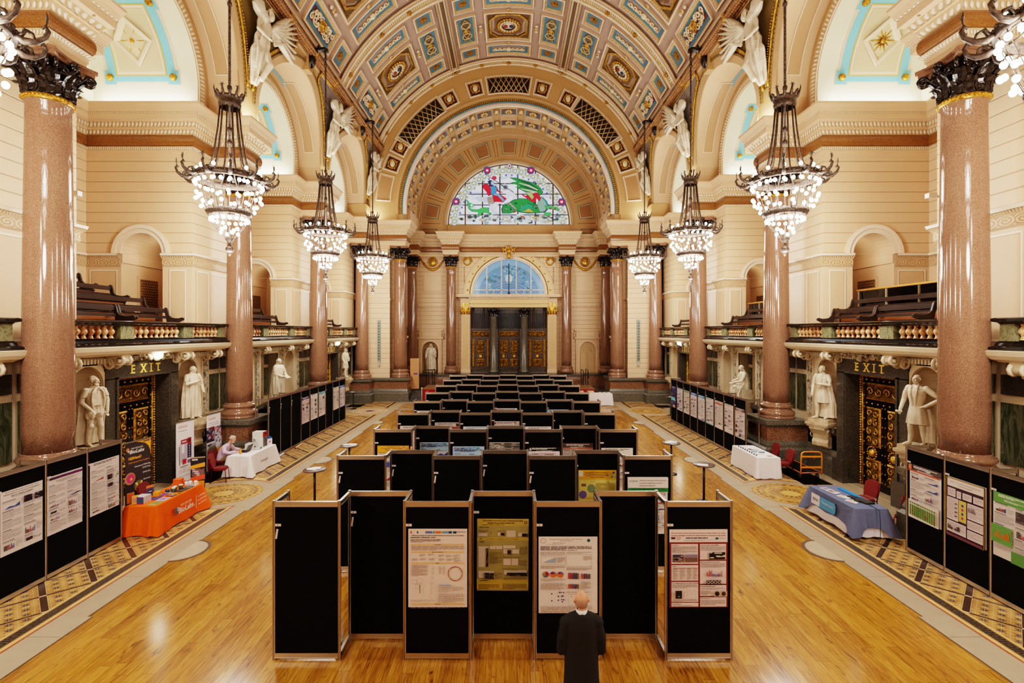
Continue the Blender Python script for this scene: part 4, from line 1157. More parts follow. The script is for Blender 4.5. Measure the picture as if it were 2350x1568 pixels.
  for k in range(24): w.ball((xm + .38 * cos(2 * PI * k / 24), YE - .06, 10.85 + .38 * sin(2 * PI * k / 24)), .05, 6, 4, GOLD, 3)
  w.ball((xm, YE - .02, 10.85), (.3, .12, .34), 12, 8, GOLD, 3)
  for k in range(25):
   q = k / 24; xx = xm + (q - .5) * 2.1; zz = 10.85 + .45 - 1.1 * (1 - (2 * q - 1) ** 2)
   w.ball((xx, YE - .05, zz), .08 + .05 * (1 - abs(2 * q - 1)), 6, 4, (150, 122, 66), 3)
  for e in (-1, 1):
   for k in range(6): w.ball((xm + e * 1.05, YE - .04, 11.2 - .14 * k), .07 - .006 * k, 6, 4, (150, 122, 66), 3)
 for s in (-1, 1):
  w.box(s * 3.24, s * 3.95, YE - .28, YE, ZB, 6.5, CREAM2); w.box(s * 3.38, s * 3.81, YE - .3, YE, ZB + .45, 6.3, (206, 166, 116)); w.box(s * 3.18, s * 4.0, YE - .34, YE, ZB, ZB + .28, CREAM)
  w.prism([(s * 3.28, YE - .28), (s * 3.91, YE - .28), (s * 3.91, YE), (s * 3.28, YE)][::s], 6.5, 7.1, GOLD, 3)
  for e in (3.28, 3.48, 3.7, 3.91):
   w.tube([(s * e, YE - .28, 6.5), (s * e, YE - .36, 6.75), (s * (e + (.1 if e > 3.6 else -.1)), YE - .42, 6.98)], [.1, .08, .05], 6, GOLD, 3)
  for e in (3.25, 3.94): w.ball((s * e, YE - .38, 7.0), (.12, .08, .12), 8, 6, GOLD, 3)
  for e in (3.45, 3.75): w.box(s * (e - .1), s * (e + .1), YE - .4, YE, 7.12, 7.42, GOLD, 3)
  w.box(s * 3.18, s * 4.02, YE - .36, YE, 7.06, 7.14, CREAM); w.box(s * 3.22, s * 4.0, YE - .34, YE, 7.14, 7.75, CREAM2)
  w.box(s * 3.2, s * 4.35, YE - .62, YE, 7.9, 8.0, CREAM); w.box(s * 3.2, s * 4.5, YE - .7, YE, 8.0, 8.13, CREAM)
  for k in range(26):
   q = k / 25
   rr = .42 * (1 - .5 * q); t0 = q * 9
   w.ball((s * 3.45 + rr * cos(t0) * .9, YE - .05, 10.9 + rr * sin(t0)), .07, 6, 4, GOLD, 3)
  for k in range(9): w.ball((s * (3.2 - k * .16), YE - .05, 11.2 + .05 * (k % 2)), .06, 6, 4, GOLD, 3); w.ball((s * (3.72), YE - .05, 10.4 - .16 * k), .06, 6, 4, GOLD, 3)
  A = [(s * 3.9, 11.3), (s * 1.9, 11.3), (s * 3.9, 9.2)]
  for (p, q) in ((0, 1), (1, 2), (2, 0)): w.tube([(A[p][0], YE - .03, A[p][1]), (A[q][0], YE - .03, A[q][1])], .03, 4, WHITE)
 w.box(-3.3, 3.3, YE - .3, YE, 7.06, 7.75, (222, 184, 130)); w.box(-3.3, 3.3, YE - .34, YE, 7.34, 7.4, (186, 150, 92)); w.box(-3.3, 3.3, YE - .46, YE, 7.75, 7.8, CREAM)
 for k in range(58): w.box(-3.3 + k * .115, -3.24 + k * .115, YE - .5, YE, 7.8, 7.92, WHITE)
 w.box(-3.3, 3.3, YE - .55, YE, 7.92, 8.13, CREAM)
 for (r0, r1, y0, y1, col, mt) in ((3.05, 3.05, YE + .2, YE - .06, CREAM, 0), (3.05, 3.2, YE - .06, YE - .1, WHITE, 0), (3.2, 3.3, YE - .1, YE - .04, GOLD, 5), (3.3, 3.62, YE - .04, YE - .06, (222, 188, 136), 0), (3.62, 3.78, YE - .06, YE - .14, CREAM, 0), (3.78, 3.82, YE - .14, YE, CREAM, 0)):
  ring(r0, r1, y0, y1, col, mt, 8.14, 40)
 for k in range(15):
  a = rad(-84 + 12 * k); w.ball((3.46 * sin(a), YE - .07, 8.14 + 3.46 * cos(a)), .07, 8, 5, GOLD, 3)
 w.prism([(-.28, YE - .4), (.28, YE - .4), (.3, YE), (-.3, YE)], 11.1, 12.1, CREAM2)
 for s in (-1, 1):
  for xx in (4.15, 5.2): w.box(s * xx, s * (xx + .06), YE - .05, YE, ZB, 11.2, CREAM2)
 struct(w.build('wall_end', ['paint', 'coursed_paint', 'fine_moulding', 'gilding', 'gilding', 'gold_moulding']))
 k = MB()
 k.ball((0, YE - .5, 12.0), (.14, .14, .17), 12, 8); k.ball((0, YE - .48, 11.72), (.2, .15, .22), 12, 8)
 k.ball((0, YE - .48, 11.35), (.17, .12, .3), 10, 8)
 for s in (-1, 1):
  for q in range(5): k.tube([(s * .15, YE - .46, 11.78), (s * .45, YE - .45, 11.92 - .04 * q), (s * (.72 - .07 * q), YE - .43, 12.02 - .13 * q)], [.06, .05, .02], 6)
 o = k.build('gilded_winged_bust', 'gilding'); tag(o, 'gilded winged bust on the keystone over the blue fanlight', 'sculpture')
 en = MB()
 path = [(8.6, 42.2), (8.6, 41.62), (7.35, 41.62), (7.35, 41.95), (5.3, 41.95), (5.3, 40.72), (4.12, 40.72), (4.12, 41.95), (-4.12, 41.95), (-4.12, 40.72), (-5.3, 40.72), (-5.3, 41.95), (-7.35, 41.95), (-7.35, 41.62), (-8.6, 41.62), (-8.6, 42.2)]
 path = [(8.6, 40.7), (7.35, 40.7), (7.35, 41.95), (5.3, 41.95), (5.3, 40.72), (4.12, 40.72), (4.12, 41.95)]
 path = path + [(-x, y) for x, y in path[::-1]]
 EP = [(-0.6, 11.27, CREAM, 0), (0.0, 11.27, CREAM, 0), (0.0, 11.45, CREAM, 0), (0.03, 11.46, WHITE, 2), (0.1, 11.63, CREAM, 0), (0.05, 11.64, CREAM, 3), (.12, 11.72, CREAM, 3), (.135, 11.85, CREAM, 3), (.12, 11.98, CREAM, 3), (0.05, 12.06, CREAM, 0),
          (0.06, 12.07, WHITE, 1), (0.15, 12.22, CREAM, 0), (0.2, 12.28, WHITE, 1), (0.28, 12.45, CREAM, 0), (0.40, 12.50, CREAM, 0), (0.40, 12.68, WHITE, 2), (0.48, 12.86, CREAM, 0), (0.55, 12.98, CREAM, 0), (0.55, 13.05, CREAM2, 0), (-0.9, 13.06, CREAM2, 0)]
 en.sweep(path, EP, 1)
 struct(en.build('trim_end_entablature', ['paint', 'egg_moulding', 'fine_moulding', 'frieze_granite']))
 pr = MB()
 for s in (-1, 1):
  pr.box(s * 8.7, s * 11.4, 36.95, 38.4, 1.68, 11.3, CREAM, 1)
  pr.box(s * 8.68, s * 10.42, 36.9, 38.0, 7.25, 7.36, CREAM); pr.box(s * 8.62, s * 10.45, 36.84, 38.45, 7.36, 7.45, CREAM)
  pr.box(s * 8.9, s * 9.1, 38.4, 42.3, 0, 13, CREAM, 1)
  pr.box(s * 7.4, s * 9.0, 38.0, 42.2, 12.9, 14.2, CREAM)
  pr.box(s * 10.4, s * 15.1, 36.95, 37.2, 0, 13, CREAM)
  pr.box(s * 8.55, s * 8.72, 38.3, 38.5, .8, 4.4, CREAMD); pr.box(s * 8.5, s * 8.95, 38.2, 42.2, -.05, .78, (120, 106, 88))
 struct(pr.build('wall_end_piers', ['paint', 'coursed_paint']))
 ds = MB()
 ds.box(-8.9, 8.9, 40.6, YE + 1.5, 0, 1.50, (255,) * 3, 1); ds.box(-8.9, 8.9, 40.52, YE + 1.5, 1.50, 1.65, (255,) * 3, 0); ds.box(-5.75, 5.75, 40.1, 40.6, 0, 1.5, (255,) * 3, 1); ds.box(-5.85, 5.85, 40.0, 40.6, 1.5, 1.65, (255,) * 3, 0)
 ds.box(-8.9, 8.9, 40.5, 40.6, 0, .5, (255,) * 3, 0); ds.box(-5.82, 5.82, 40.02, 40.1, 0, .45, (255,) * 3, 0)
 for s in (-1, 1):
  for k in range(4): ds.box(s * 6.1, s * 7.25, 36.3 + k * .34, 40.5, -.01, .17 * (k + 1), (255,) * 3, 0)
 ds.quad((-8.9, 36.3, .001), (8.9, 36.3, .001), (8.9, 42, .001), (-8.9, 42, .001), (255,) * 3, 0)
 struct(ds.build('floor_dais', ['dark_granite', 'red_granite_dark']))
 bw = MB(); bw.box(-15.3, 15.3, -4.9, -4.76, 0, 25, CREAM); struct(bw.build('wall_back', 'paint'))
end_walls()
# ================================================================ columns
W255 = (255, 255, 255)
def leaf_mesh(mb, ang, z0, h, w, r0, r1, curl, off):
 ca, sa = cos(ang), sin(ang); V = []; F = []
 n = 7
 for i in range(n + 1):
  t = i / n
  r = r0 + (r1 - r0) * t ** 1.6 + off + curl * max(0, t - .62) ** 1.3 * 3.2
  z = z0 + h * (t if t < .82 else .82 + .18 * sin((t - .82) / .18 * PI) * .55)
  ww = w * (0.75 + .5 * sin(PI * min(1, t * 1.05)) - .75 * max(0, t - .6)) * (1.0 if i % 2 else .84)
  for k in (-1, -.5, 0, .5, 1):
   rr = r + (.045 if k == 0 else (-.01 if abs(k) == .5 else .03 * t)) * (1 - .3 * t)
   V.append((rr * ca - ww * k * sa, rr * sa + ww * k * ca, z))
 for i in range(n):
  for k in range(4): F.append((i * 5 + k, i * 5 + k + 1, i * 5 + k + 6, i * 5 + k + 5))
 mb.add(V, F, W255, 0, False)
def capital_mesh(rt=.41, hgt=1.0):
 m = MB(); k = rt / .41
 m.lathe([(.40 * k, 0), (.40 * k, .3 * hgt), (.43 * k, .6 * hgt), (.56 * k, .86 * hgt), (.5 * k, .87 * hgt)], 24, mat=0)
 for i in range(8):
  a = 2 * PI * i / 8
  leaf_mesh(m, a + PI / 8, 0.0, .44 * hgt, .165 * k, .41 * k, .45 * k, .17 * k, .02)
  leaf_mesh(m, a, 0.04, .68 * hgt, .16 * k, .41 * k, .5 * k, .2 * k, .03)
 for i in range(4):
  a = PI / 4 + PI / 2 * i
  def sp(r, z, da=0): return (r * k * cos(a + da), r * k * sin(a + da), z * hgt)
  for d in (-.12, .12):
   pts = [sp(.44, .42, d * 3), sp(.52, .62, d * 1.6), sp(.64, .78, d)]
   c = (.72, .74)
   for q in range(15):
    t = PI * .62 - q / 14 * 2 * PI * 1.35; rr = .115 * (1 - .75 * q / 14)
    pts.append(sp(c[0] + rr * cos(t), c[1] + rr * sin(t), d * .8))
   m.tube(pts, [.035] * 3 + [.045] * 8 + [.04] * 7, 6, mat=0)
  b = PI / 2 * i
  for q in range(6): m.ball(((.58 * k + .02) * cos(b) - .07 * sin(b) * cos(q), (.58 * k + .02) * sin(b) + .07 * cos(b) * cos(q), (.9 + .07 * sin(q)) * hgt), .055 * k, 6, 4)
  for d in (-1, 1):
   pts = []
   for q in range(11):
    t = -PI / 2 + d * q / 10 * 2 * PI * .9; rr = .09 * (1 - .7 * q / 10)
    u = d * (.16) + rr * cos(t) * 1.0; z = .72 + rr * sin(t)
    pts.append(((.54 * k) * cos(b) - u * k * sin(b), (.54 * k) * sin(b) + u * k * cos(b), z * hgt))
   m.tube(pts, .03 * k, 5)
 return m
def abacus_pts(h, cut=.16, dip=.13):
 pts = []
 for i in range(4):
  a = PI / 2 * i
  for t in (-1, -.6, -.2, .2, .6, 1):
   u = t * (h - cut * .5); v = h - dip * (1 - t * t)
   pts.append((v * cos(a) - u * sin(a), v * sin(a) + u * cos(a)))
 return pts
CP = {}
def col_parts(kind):
 if kind in CP: return CP[kind]
 if kind == 'main': rb, rt, zt, mat = .475, .41, 10.15, 'red_granite'
 elif kind == 'end': rb, rt, zt, mat = .42, .365, 10.15, 'red_granite'
 b = MB(); b.lathe([(.66, 0), (.66, .06), (.62, .07), (.655, .13), (.665, .2), (.63, .27), (.56, .3), (.54, .35), (.535, .38), (.57, .41), (.585, .46), (.56, .51), (.51, .53), (.5, .58), (rb + .02, .6)] if kind == 'main' else
                      [(.58, 0), (.58, .08), (.6, .15), (.57, .24), (.5, .28), (.49, .36), (.52, .42), (.5, .48), (.45, .5), (rb + .01, .58)], 40)
 s = MB(); pr = []
 for i in range(17):
  t = i / 16; pr.append((rb - (rb - rt) * t ** 1.6, .6 + (zt - 1.7 - .6) * t))
 pr.append((rt + .03, zt - 1.7 + .04)); pr.append((rt + .03, zt - 1.7 + .08))
 s.lathe(pr, 48)
 c = MB(); c.lathe([(rt + .02, 0), (rt + .055, .03), (rt + .055, .11), (rt + .02, .14)], 40)
 for i in range(40): c.ball(((rt + .055) * cos(2 * PI * i / 40), (rt + .055) * sin(2 * PI * i / 40), .07), .035, 5, 4)
 cap = capital_mesh(rt, .86)
 ab = MB(); h = .62 * rt / .41; ab.prism(abacus_pts(h), 0, .1); ab.prism(abacus_pts(h + .04), .1, .16)
 CP[kind] = [(b.mesh('column_base', mat), 'base', 0), (s.mesh('column_shaft', mat), 'shaft', 0), (c.mesh('column_collar', 'gilding'), 'collar', zt - 1.7 + .06),
    (cap.mesh('column_capital', 'dark_bronze'), 'capital', zt - 1.7 + .18), (ab.mesh('column_abacus', mat), 'abacus', 11.27 - 1.7 - .16)]
 return CP[kind]
def column(kind, x, y, label, zb=1.7, group='red granite columns'):
 o = empty('column', (x, y, zb), 0, label, 'column', group, 'thing')
 for me, nm, z in col_parts(kind):
  c = inst(me, nm, o, (0, 0, z + (1.7 - zb if nm not in ('base', 'shaft') else 0)))
  if nm == 'collar': c['label'] = 'gilded collar ring'
  if nm == 'capital': c['label'] = 'dark bronze leafy capital'
 return o
CL = {0: 'nearest', 1: 'second nearest', 2: 'third nearest', 3: 'fourth nearest'}
CN = ['polished red granite column rising behind the near display boards on the %s',
      'polished red granite column on the %s beside the near white-clothed table',
      'polished red granite column on the %s between the second and third alcove arches',
      'polished red granite column on the %s at the outer edge of the ribbed-plaster end pier']
for s in (-1, 1):
 nm = 'left' if s < 0 else 'right'
 for k in range(4): column('main', s * XC, COLY[k + 2], CN[k] % nm)
 column('main', s * 7.98, 37.22, 'polished red granite column on the inner corner of the %s end pier' % nm)
 column('end', s * 4.71, 41.32, 'red granite column against the end wall just %s of the bronze doors' % nm)
 column('end', s * 7.9, 41.32, 'shadowed red granite column in the %s corner of the end wall' % nm)
def small_col():
 m = MB(); m.lathe([(.4, 0), (.4, .08), (.42, .14), (.36, .22), (.34, .3), (.3, .34), (.295, 2.2), (.27, 4.55), (.3, 4.58), (.3, 4.62)], 28)
 return m.mesh('small_column_shaft', 'grey_granite'), capital_mesh(.28, .72).mesh('small_capital', 'dark_bronze')
sc_s, sc_c = small_col()
for s in (-1, 1):
 o = empty('column', (s * 1.25, 41.75, 1.66), 0, 'short grey granite column between the %s and middle bronze doors' % ('left' if s < 0 else 'right'), 'column', 'grey door columns', 'thing')
 inst(sc_s, 'shaft', o); inst(sc_c, 'capital', o, (0, 0, 4.64))
# ================================================================ doors
def gilt_panel(mb, mapf, u0, u1, v0, v1, boss=None):
 n0 = [(u0, v0), (u1, v0), (u1, v1), (u0, v1)]
 e = .05
 n1 = [(u0 + e, v0 + e), (u1 - e, v0 + e), (u1 - e, v1 - e), (u0 + e, v1 - e)]
 mb.strip([mapf(a, b, .02) for a, b in n0], [mapf(a, b, .06) for a, b in n1], W255, 1, False, True)
 mb.add([mapf(a, b, .035) for a, b in n1], [(0, 1, 2, 3)], W255, 2)
 w, h = u1 - u0 - .1, v1 - v0 - .1
 r = min(w / 4.6, .15); rows = max(1, int(h / (r * 2.1))); cols = max(1, int(w / (r * 2.1)))
 for i in range(rows):
  for j in range(cols):
   cu = u0 + .05 + w * (j + .5) / cols; cv = v0 + .05 + h * (i + .5) / rows
   if boss and abs(cu - boss[0]) < boss[2] and abs(cv - boss[1]) < boss[2]: continue
   d = 1 if (i + j) % 2 else -1
   pts = [mapf(cu + r * .95 * (1 - .8 * q / 12) * cos(d * q * .62 + i), cv + r * .95 * (1 - .8 * q / 12) * sin(d * q * .62 + i), .06) for q in range(13)]
   mb.tube(pts, [.028 - .001 * q for q in range(13)], 5, W255, 1)
 if boss:
  for k in range(14):
   a = 2 * PI * k / 14; mb.ball(mapf(boss[0] + boss[2] * cos(a), boss[1] + boss[2] * sin(a), .06), .035, 6, 4, W255, 1)
  mb.ball(mapf(boss[0], boss[1], .04), boss[2] * .72, 12, 8, W255, 1)
def exit_door(sx, yc, num, lamp):
 x = XW
 d = MB(sx)
 for e in (-1, 1):
  d.box(x - .08, x + .45, yc + e * 1.08, yc + e * 1.55, 0, 3.68); d.box(x - .12, x, yc + e * 1.12, yc + e * 1.2, .5, 3.7)
  d.box(x - .2, x, yc + e * 1.06, yc + e * 1.6, 0, .75)
 d.box(x - .08, x + .45, yc - 1.55, yc + 1.55, 3.66, 4.34); d.box(x - .12, x, yc - 1.2, yc + 1.2, 3.66, 3.72)
 root = d.build('door_%d' % num, 'dark_granite'); struct(root)
 lf = MB(sx); mp = lambda u, v, q: (x + .42 - q, yc + u, v)
 lf.box(x + .42, x + .5, yc - 1.1, yc + 1.1, 0, 3.7, (12, 10, 9), 0)
 for e in (-1, 1):
  for k in range(44): lf.ball((x + .38, yc + e * 1.02, .05 + k * .083), .042, 6, 4, W255, 1)
  lf.tube([(x + .4, yc + e * .95, 0), (x + .4, yc + e * .95, 3.6)], .03, 5, W255, 1)
 for k in range(24): lf.ball((x + .38, yc - 1.0 + k * .087, 3.6), .042, 6, 4, W255, 1)
 gilt_panel(lf, mp, -.78, .78, 2.85, 3.38)
 for e in (-1, 1):
  u0, u1 = sorted((e * .13, e * .78))
  gilt_panel(lf, mp, u0, u1, 1.35, 2.6); gilt_panel(lf, mp, u0, u1, .25, .95);
  c = ((u0 + u1) / 2, 1.15, .2);
  for k in range(16): lf.ball(mp(c[0] + .2 * cos(k * PI / 8), c[1] + .2 * sin(k * PI / 8), .07), .03, 5, 4, W255, 1)
  lf.ball(mp(c[0], c[1], .02), .14, 12, 8, W255, 1)
  for k in range(9): lf.ball(mp(e * .87, .3 + k * .38, .03), .028, 6, 4, W255, 1); lf.ball(mp(e * .06, .3 + k * .29, .03), .022, 6, 4, W255, 1)
 for k in range(7): lf.ball(mp(-.75 + .25 * k, 3.48, .03), .035, 6, 4, W255, 1); lf.ball(mp(-.75 + .25 * k, 2.72, .03), .03, 6, 4, W255, 1)
 lf.build('door_leaf', ['gloss', 'gilding', 'gilt_scrollwork'], root)
 sg = MB()
 for i, ch in enumerate('EXIT'):
  V, F, w_ = text_tris(ch)
  u0 = (-.62, -.22, .19, .44)[i]
  mf = (lambda u, v: (-(x - .085), yc + u, v)) if sx < 0 else (lambda u, v: (x - .085, yc - u, v))
  mff = lambda u, v: mf(u, v)
  put_text(sg, ch, mff, u0, 3.78, .36, (255, 204, 84), width=w_ * .36, bold=.012)
  if ch in 'EXIT':      # serifs
   for vv in (3.78, 4.02):
    for (a, b) in {'E': ((-.03, .06),), 'X': ((-.03, .1), (.16, .28)), 'I': ((-.04, .12),), 'T': ((.06, .2),)}[ch]:
     if ch == 'T' and vv > 3.9: continue
     sg.add([(q[0] - .002 * (1 if q[0] > 0 else -1), q[1], q[2]) for q in (mff(u0 + a, vv), mff(u0 + b, vv), mff(u0 + b, vv + .02), mff(u0 + a, vv + .02))], [(0, 1, 2, 3)], (255, 204, 84))
 t = sg.build('exit_lettering', 'satin', root); t['label'] = 'gold letters reading EXIT'
 g = MB(sx); rn = random.Random(num)
 for k in range(150):
  q = rn.random(); yy = yc + (q - .5) * 2.0; zz = 4.44 - .14 * (1 - (2 * q - 1) ** 2) + rn.uniform(-.13, .1)
  g.ball((x - .22 + rn.uniform(-.13, .1), yy, zz), rn.uniform(.05, .1), 6, 4, (206, 186, 154))
 struct(g.build('trim_%d_garland' % num, 'carved_foliage'))
 if lamp:
  o = empty('globe_lamp', (sx * (x - .48), yc, 4.3), 0, 'glowing round lamp on the carved garland above the %s EXIT door' % lamp, 'lamp', 'lamps over the exit doors')
  b = MB(); b.ball((0, 0, 0), .12, 16, 10); b.build('globe', 'lamp_globe', o)
  b = MB(); b.cyl((0, 0, .1), (0, 0, .17), .05); b.build('holder', 'dark_bronze', o)
exit_door(-1, BAYC[2], 1, 'near left'); exit_door(1, BAYC[2], 2, None); exit_door(-1, BAYC[4], 3, 'far left'); exit_door(1, BAYC[4], 4, 'far right')
def end_doors():
 y = 42.35
 back = MB(); back.box(-3.3, 3.3, y + .05, y + .1, 5.3, 7.1, (116, 112, 106)); back.box(-3.3, 3.3, y + .03, y + .05, 5.3, 6.6, (62, 62, 64))
 for xx in (-2.95, -2.1, -1.75, 1.75, 2.1, 2.95): back.box(xx - .07, xx + .07, y - .05, y + .02, 5.3, 7.06, (64, 42, 34))
 for k in range(60): back.tube([(-3.2 + k * .108, y + .02, 5.3), (-3.2 + k * .108, y + .02, 6.9)], .02, 4, (78, 78, 82))
 struct(back.build('window_3', 'matte'))
 for i, (x0, x1, lv) in enumerate(((-3.2, -1.55, 1), (-.95, .95, 2), (1.55, 3.2, 1))):
  d = MB(); d.box(x0, x1, y - .02, y + .04, 1.66, 5.3, (44, 28, 20)); d.box(x0, x1, y - .06, y, 5.18, 5.3, (58, 38, 28)); d.box(x0, x1, y - .05, y, 4.45, 4.55, (52, 34, 24))
  root = d.build('door_%d' % (5 + i), 'satin'); struct(root)
  g = MB(); mp = lambda u, v, q: (u, y - .03 - q, v)
  gilt_panel(g, mp, x0 + .1, x1 - .1, 4.6, 5.08)
  c = (x0 + x1) / 2
  for u0, u1 in (((c - .34, c + .34),) if lv == 1 else ((c - .78, c - .12), (c + .12, c + .78))):
   cc = (u0 + u1) / 2
   gilt_panel(g, mp, u0, u1, 3.2, 4.33, None); gilt_panel(g, mp, u0, u1, 2.1, 2.75)
   g.ball((cc, y - .06, 2.97), (.17, .1, .17), 12, 8, W255, 1)
   for k in range(12): g.ball((cc + .26 * cos(k * PI / 6), y - .06, 2.97 + .22 * sin(k * PI / 6)), .035, 5, 4, W255, 1)
  if lv == 1:
   for e in (-1, 1): gilt_panel(g, mp, c + e * .62 - .1, c + e * .62 + .1, 2.1, 4.4)
  for k in range(12):
   for xx in (x0 + .05, x1 - .05, c - .45 if lv == 1 else c, c + .45 if lv == 1 else c): g.ball((xx, y - .05, 1.85 + k * .28), .024, 5, 4, W255, 1)
  for k in range(9):
   for zz in (1.95, 4.5, 5.24): g.ball((x0 + .08 + (x1 - x0 - .16) * k / 8, y - .07, zz), .026, 5, 4, W255, 1)
  g.build('gilt_panels', ['gloss', 'gilding', 'gilt_scrollwork'], root)
 n = MB(); x = 6.55
 n.poly([(x + .66, 1.66)] + arc(x, 3.55, .66, 0, PI, 16) + [(x - .66, 1.66)], [], lambda u, v: (u, YE + .08, v), (188, 150, 104))
 for zz in ((1.8, 3.2),):
  for e in (-1, 1): n.box(x + e * .08, x + e * .55, YE + .05, YE + .08, zz[0], zz[1], (196, 158, 112))
 n.box(x - .6, x + .6, YE + .05, YE + .08, 3.3, 3.36, (196, 158, 112)); n.tube([(x + .3 * cos(q), YE + .06, 3.4 + .3 * sin(q)) for q in [PI * k / 10 for k in range(11)]], .02, 4, (196, 158, 112))
 struct(n.build('door_8', 'paint'))
end_doors()
# ================================================================ windows of the end wall
def lunettes():
 y = YE + .28; zc = 13.95; R = 5.08; U = R / 139.0                       # picture unit: 1 px of the photograph
 g = MB(); L = [0]
 def mpz(px, py): return ((px - 1169.5) * U, y - .0015 * L[0], zc + (517.5 - py) * U)
 def poly(pts, col):
  if len(pts) < 30:
   n = len(pts); cx = sum(p[0] for p in pts) / n; cy = sum(p[1] for p in pts) / n
   L[0] += 1; g.poly([(p[0] + (p[0] - cx) * .03 + (.45 if p[0] > cx else -.45), p[1] + (p[1] - cy) * .03 + (.45 if p[1] > cy else -.45)) for p in pts], [], mpz, (34, 44, 62) if sum(col) < 600 else (150, 160, 190))
  L[0] += 1; g.poly(pts, [], mpz, col)
 sky = [(1169.5 + 139 * cos(PI * i / 40), 517.5 - 139 * sin(PI * i / 40)) for i in range(41)]
 poly(sky, (238, 244, 255))
 rn = random.Random(5)
 S = 260 / 1343.0
 def Z(p): return [(1040 + a * S, 370 + b * S) for a, b in p]
 def blob(cx, cy, rx, ry, col, n=10, j=.15, ph=0): poly(Z([(cx + rx * (1 + rn.uniform(-j, j)) * cos(2 * PI * i / n + ph), cy + ry * (1 + rn.uniform(-j, j)) * sin(2 * PI * i / n + ph)) for i in range(n)]), col)
 for k in range(26):
  x_, y_ = rn.uniform(180, 1180), rn.uniform(120, 560); blob(x_, y_, rn.uniform(30, 80), rn.uniform(10, 26), rn.choice([(214, 218, 248), (228, 226, 250), (250, 252, 255), (206, 220, 250)]), 12)
 for k in range(27):
  a = PI * (k + .5) / 27; r = 124
  cx, cy = (1169.5 + r * cos(a) - 1040) / S, (517.5 - r * sin(a) - 370) / S
  blob(cx, cy, 42, 42, (222, 226, 206), 10, .1); blob(cx, cy, 26, 26, (176, 186, 150), 8, .3); blob(cx, cy, 13, 13, (240, 238, 220), 8)
  a2 = a + PI / 54; rr = 132; blob((1169.5 + rr * cos(a2) - 1040) / S, (517.5 - rr * sin(a2) - 370) / S, 13, 13, (202, 160, 70), 6)
  rr = 114; blob((1169.5 + rr * cos(a2) - 1040) / S, (517.5 - rr * sin(a2) - 370) / S, 10, 10, rn.choice([(196, 162, 80), (90, 100, 190)]), 6)
 for (cx, cy) in ((415, 128), (928, 128), (50, 493), (1288, 498), (676, 78)):
  q = .7 if cx == 676 else 1
  blob(cx, cy, 40 * q, 40 * q, (70, 80, 190), 14, .12); blob(cx, cy, 31 * q, 31 * q, (214, 30, 66) if q == 1 else (236, 226, 200), 14, .05); blob(cx, cy, 13 * q, 13 * q, (246, 232, 214) if q == 1 else (190, 40, 60), 8)
 for k in range(95):
  x_ = rn.uniform(110, 1250); y_ = rn.uniform(665, 742)
  blob(x_, y_, rn.uniform(14, 36), rn.uniform(9, 20), rn.choice([(196, 206, 200), (120, 140, 136), (222, 224, 210), (74, 92, 92), (206, 186, 160), (150, 176, 178), (60, 72, 66), (230, 220, 170)]), 7, .25)
 blob(830, 685, 22, 9, (226, 100, 50), 6); blob(970, 690, 26, 12, (222, 170, 70), 6)
 G1, G2, G3 = (34, 140, 66), (66, 176, 92), (26, 86, 58)
 poly(Z([(160, 490), (190, 488), (212, 520), (240, 530), (262, 548), (250, 572), (222, 572), (224, 585), (250, 592), (312, 594), (360, 574), (430, 578), (432, 620), (470, 640), (440, 650), (390, 632), (350, 640), (348, 668), (306, 664), (308, 625), (240, 620), (205, 590), (194, 545), (182, 505)]), G2)
 poly(Z([(222, 536), (244, 540), (246, 560), (228, 562)]), (238, 244, 255))
 poly(Z([(600, 640), (590, 590), (612, 545), (680, 520), (720, 490), (800, 472), (900, 478), (960, 510), (1000, 560), (1060, 540), (1110, 560), (1118, 590), (1085, 625), (1000, 638), (880, 640), (760, 622), (690, 640)]), G1)
 for k in range(60): blob(rn.uniform(610, 1080), rn.uniform(530, 625), 10, 7, rn.choice([G2, G3, (120, 170, 110), (140, 170, 150)]), 6)
 poly(Z([(1000, 560), (1020, 470), (1060, 460), (1110, 510), (1120, 570), (1085, 625), (1030, 632)]), (130, 168, 152)); poly(Z([(1030, 450), (1080, 480), (1122, 530), (1128, 590), (1108, 560), (1090, 510)]), (40, 130, 140))
 poly(Z([(1085, 560), (1160, 562), (1230, 580), (1250, 605), (1236, 622), (1180, 600), (1110, 598)]), G2)
 poly(Z([(780, 610), (880, 530), (950, 560), (930, 620), (880, 600), (800, 628)]), (30, 150, 110)); poly(Z([(830, 630), (900, 592), (960, 636)]), (196, 168, 70))
 poly(Z([(1070, 640), (1150, 640), (1160, 660), (1130, 690), (1100, 682)]), G2)
 poly(Z([(680, 240), (760, 240), (860, 270), (960, 300), (1030, 350), (1060, 400), (1030, 440), (990, 420), (960, 400), (860, 400), (750, 340), (800, 335), (690, 295), (770, 285)]), G1)
 for k in range(4): poly(Z([(770 + 10 * k, 258 + 34 * k), (900, 290 + 28 * k), (1010, 360 + 14 * k), (1000, 372 + 14 * k), (890, 310 + 28 * k), (780 + 10 * k, 268 + 34 * k)]), (170, 206, 150) if k % 2 else G3)
 poly(Z([(812, 420), (870, 450), (900, 415), (950, 420), (1000, 410), (1036, 470), (1020, 510), (985, 470), (975, 525), (940, 520), (890, 480), (830, 445)]), (206, 30, 50)); poly(Z([(860, 410), (930, 410), (960, 460), (940, 490), (900, 445)]), (150, 190, 110))
 for (a, b) in ((735, 632), (1150, 594), (1205, 600), (1130, 688)): blob(a, b, 12, 8, (206, 30, 50), 6)
 poly(Z([(275, 470), (330, 458), (420, 470), (430, 510), (380, 520), (320, 500)]), (196, 202, 220))
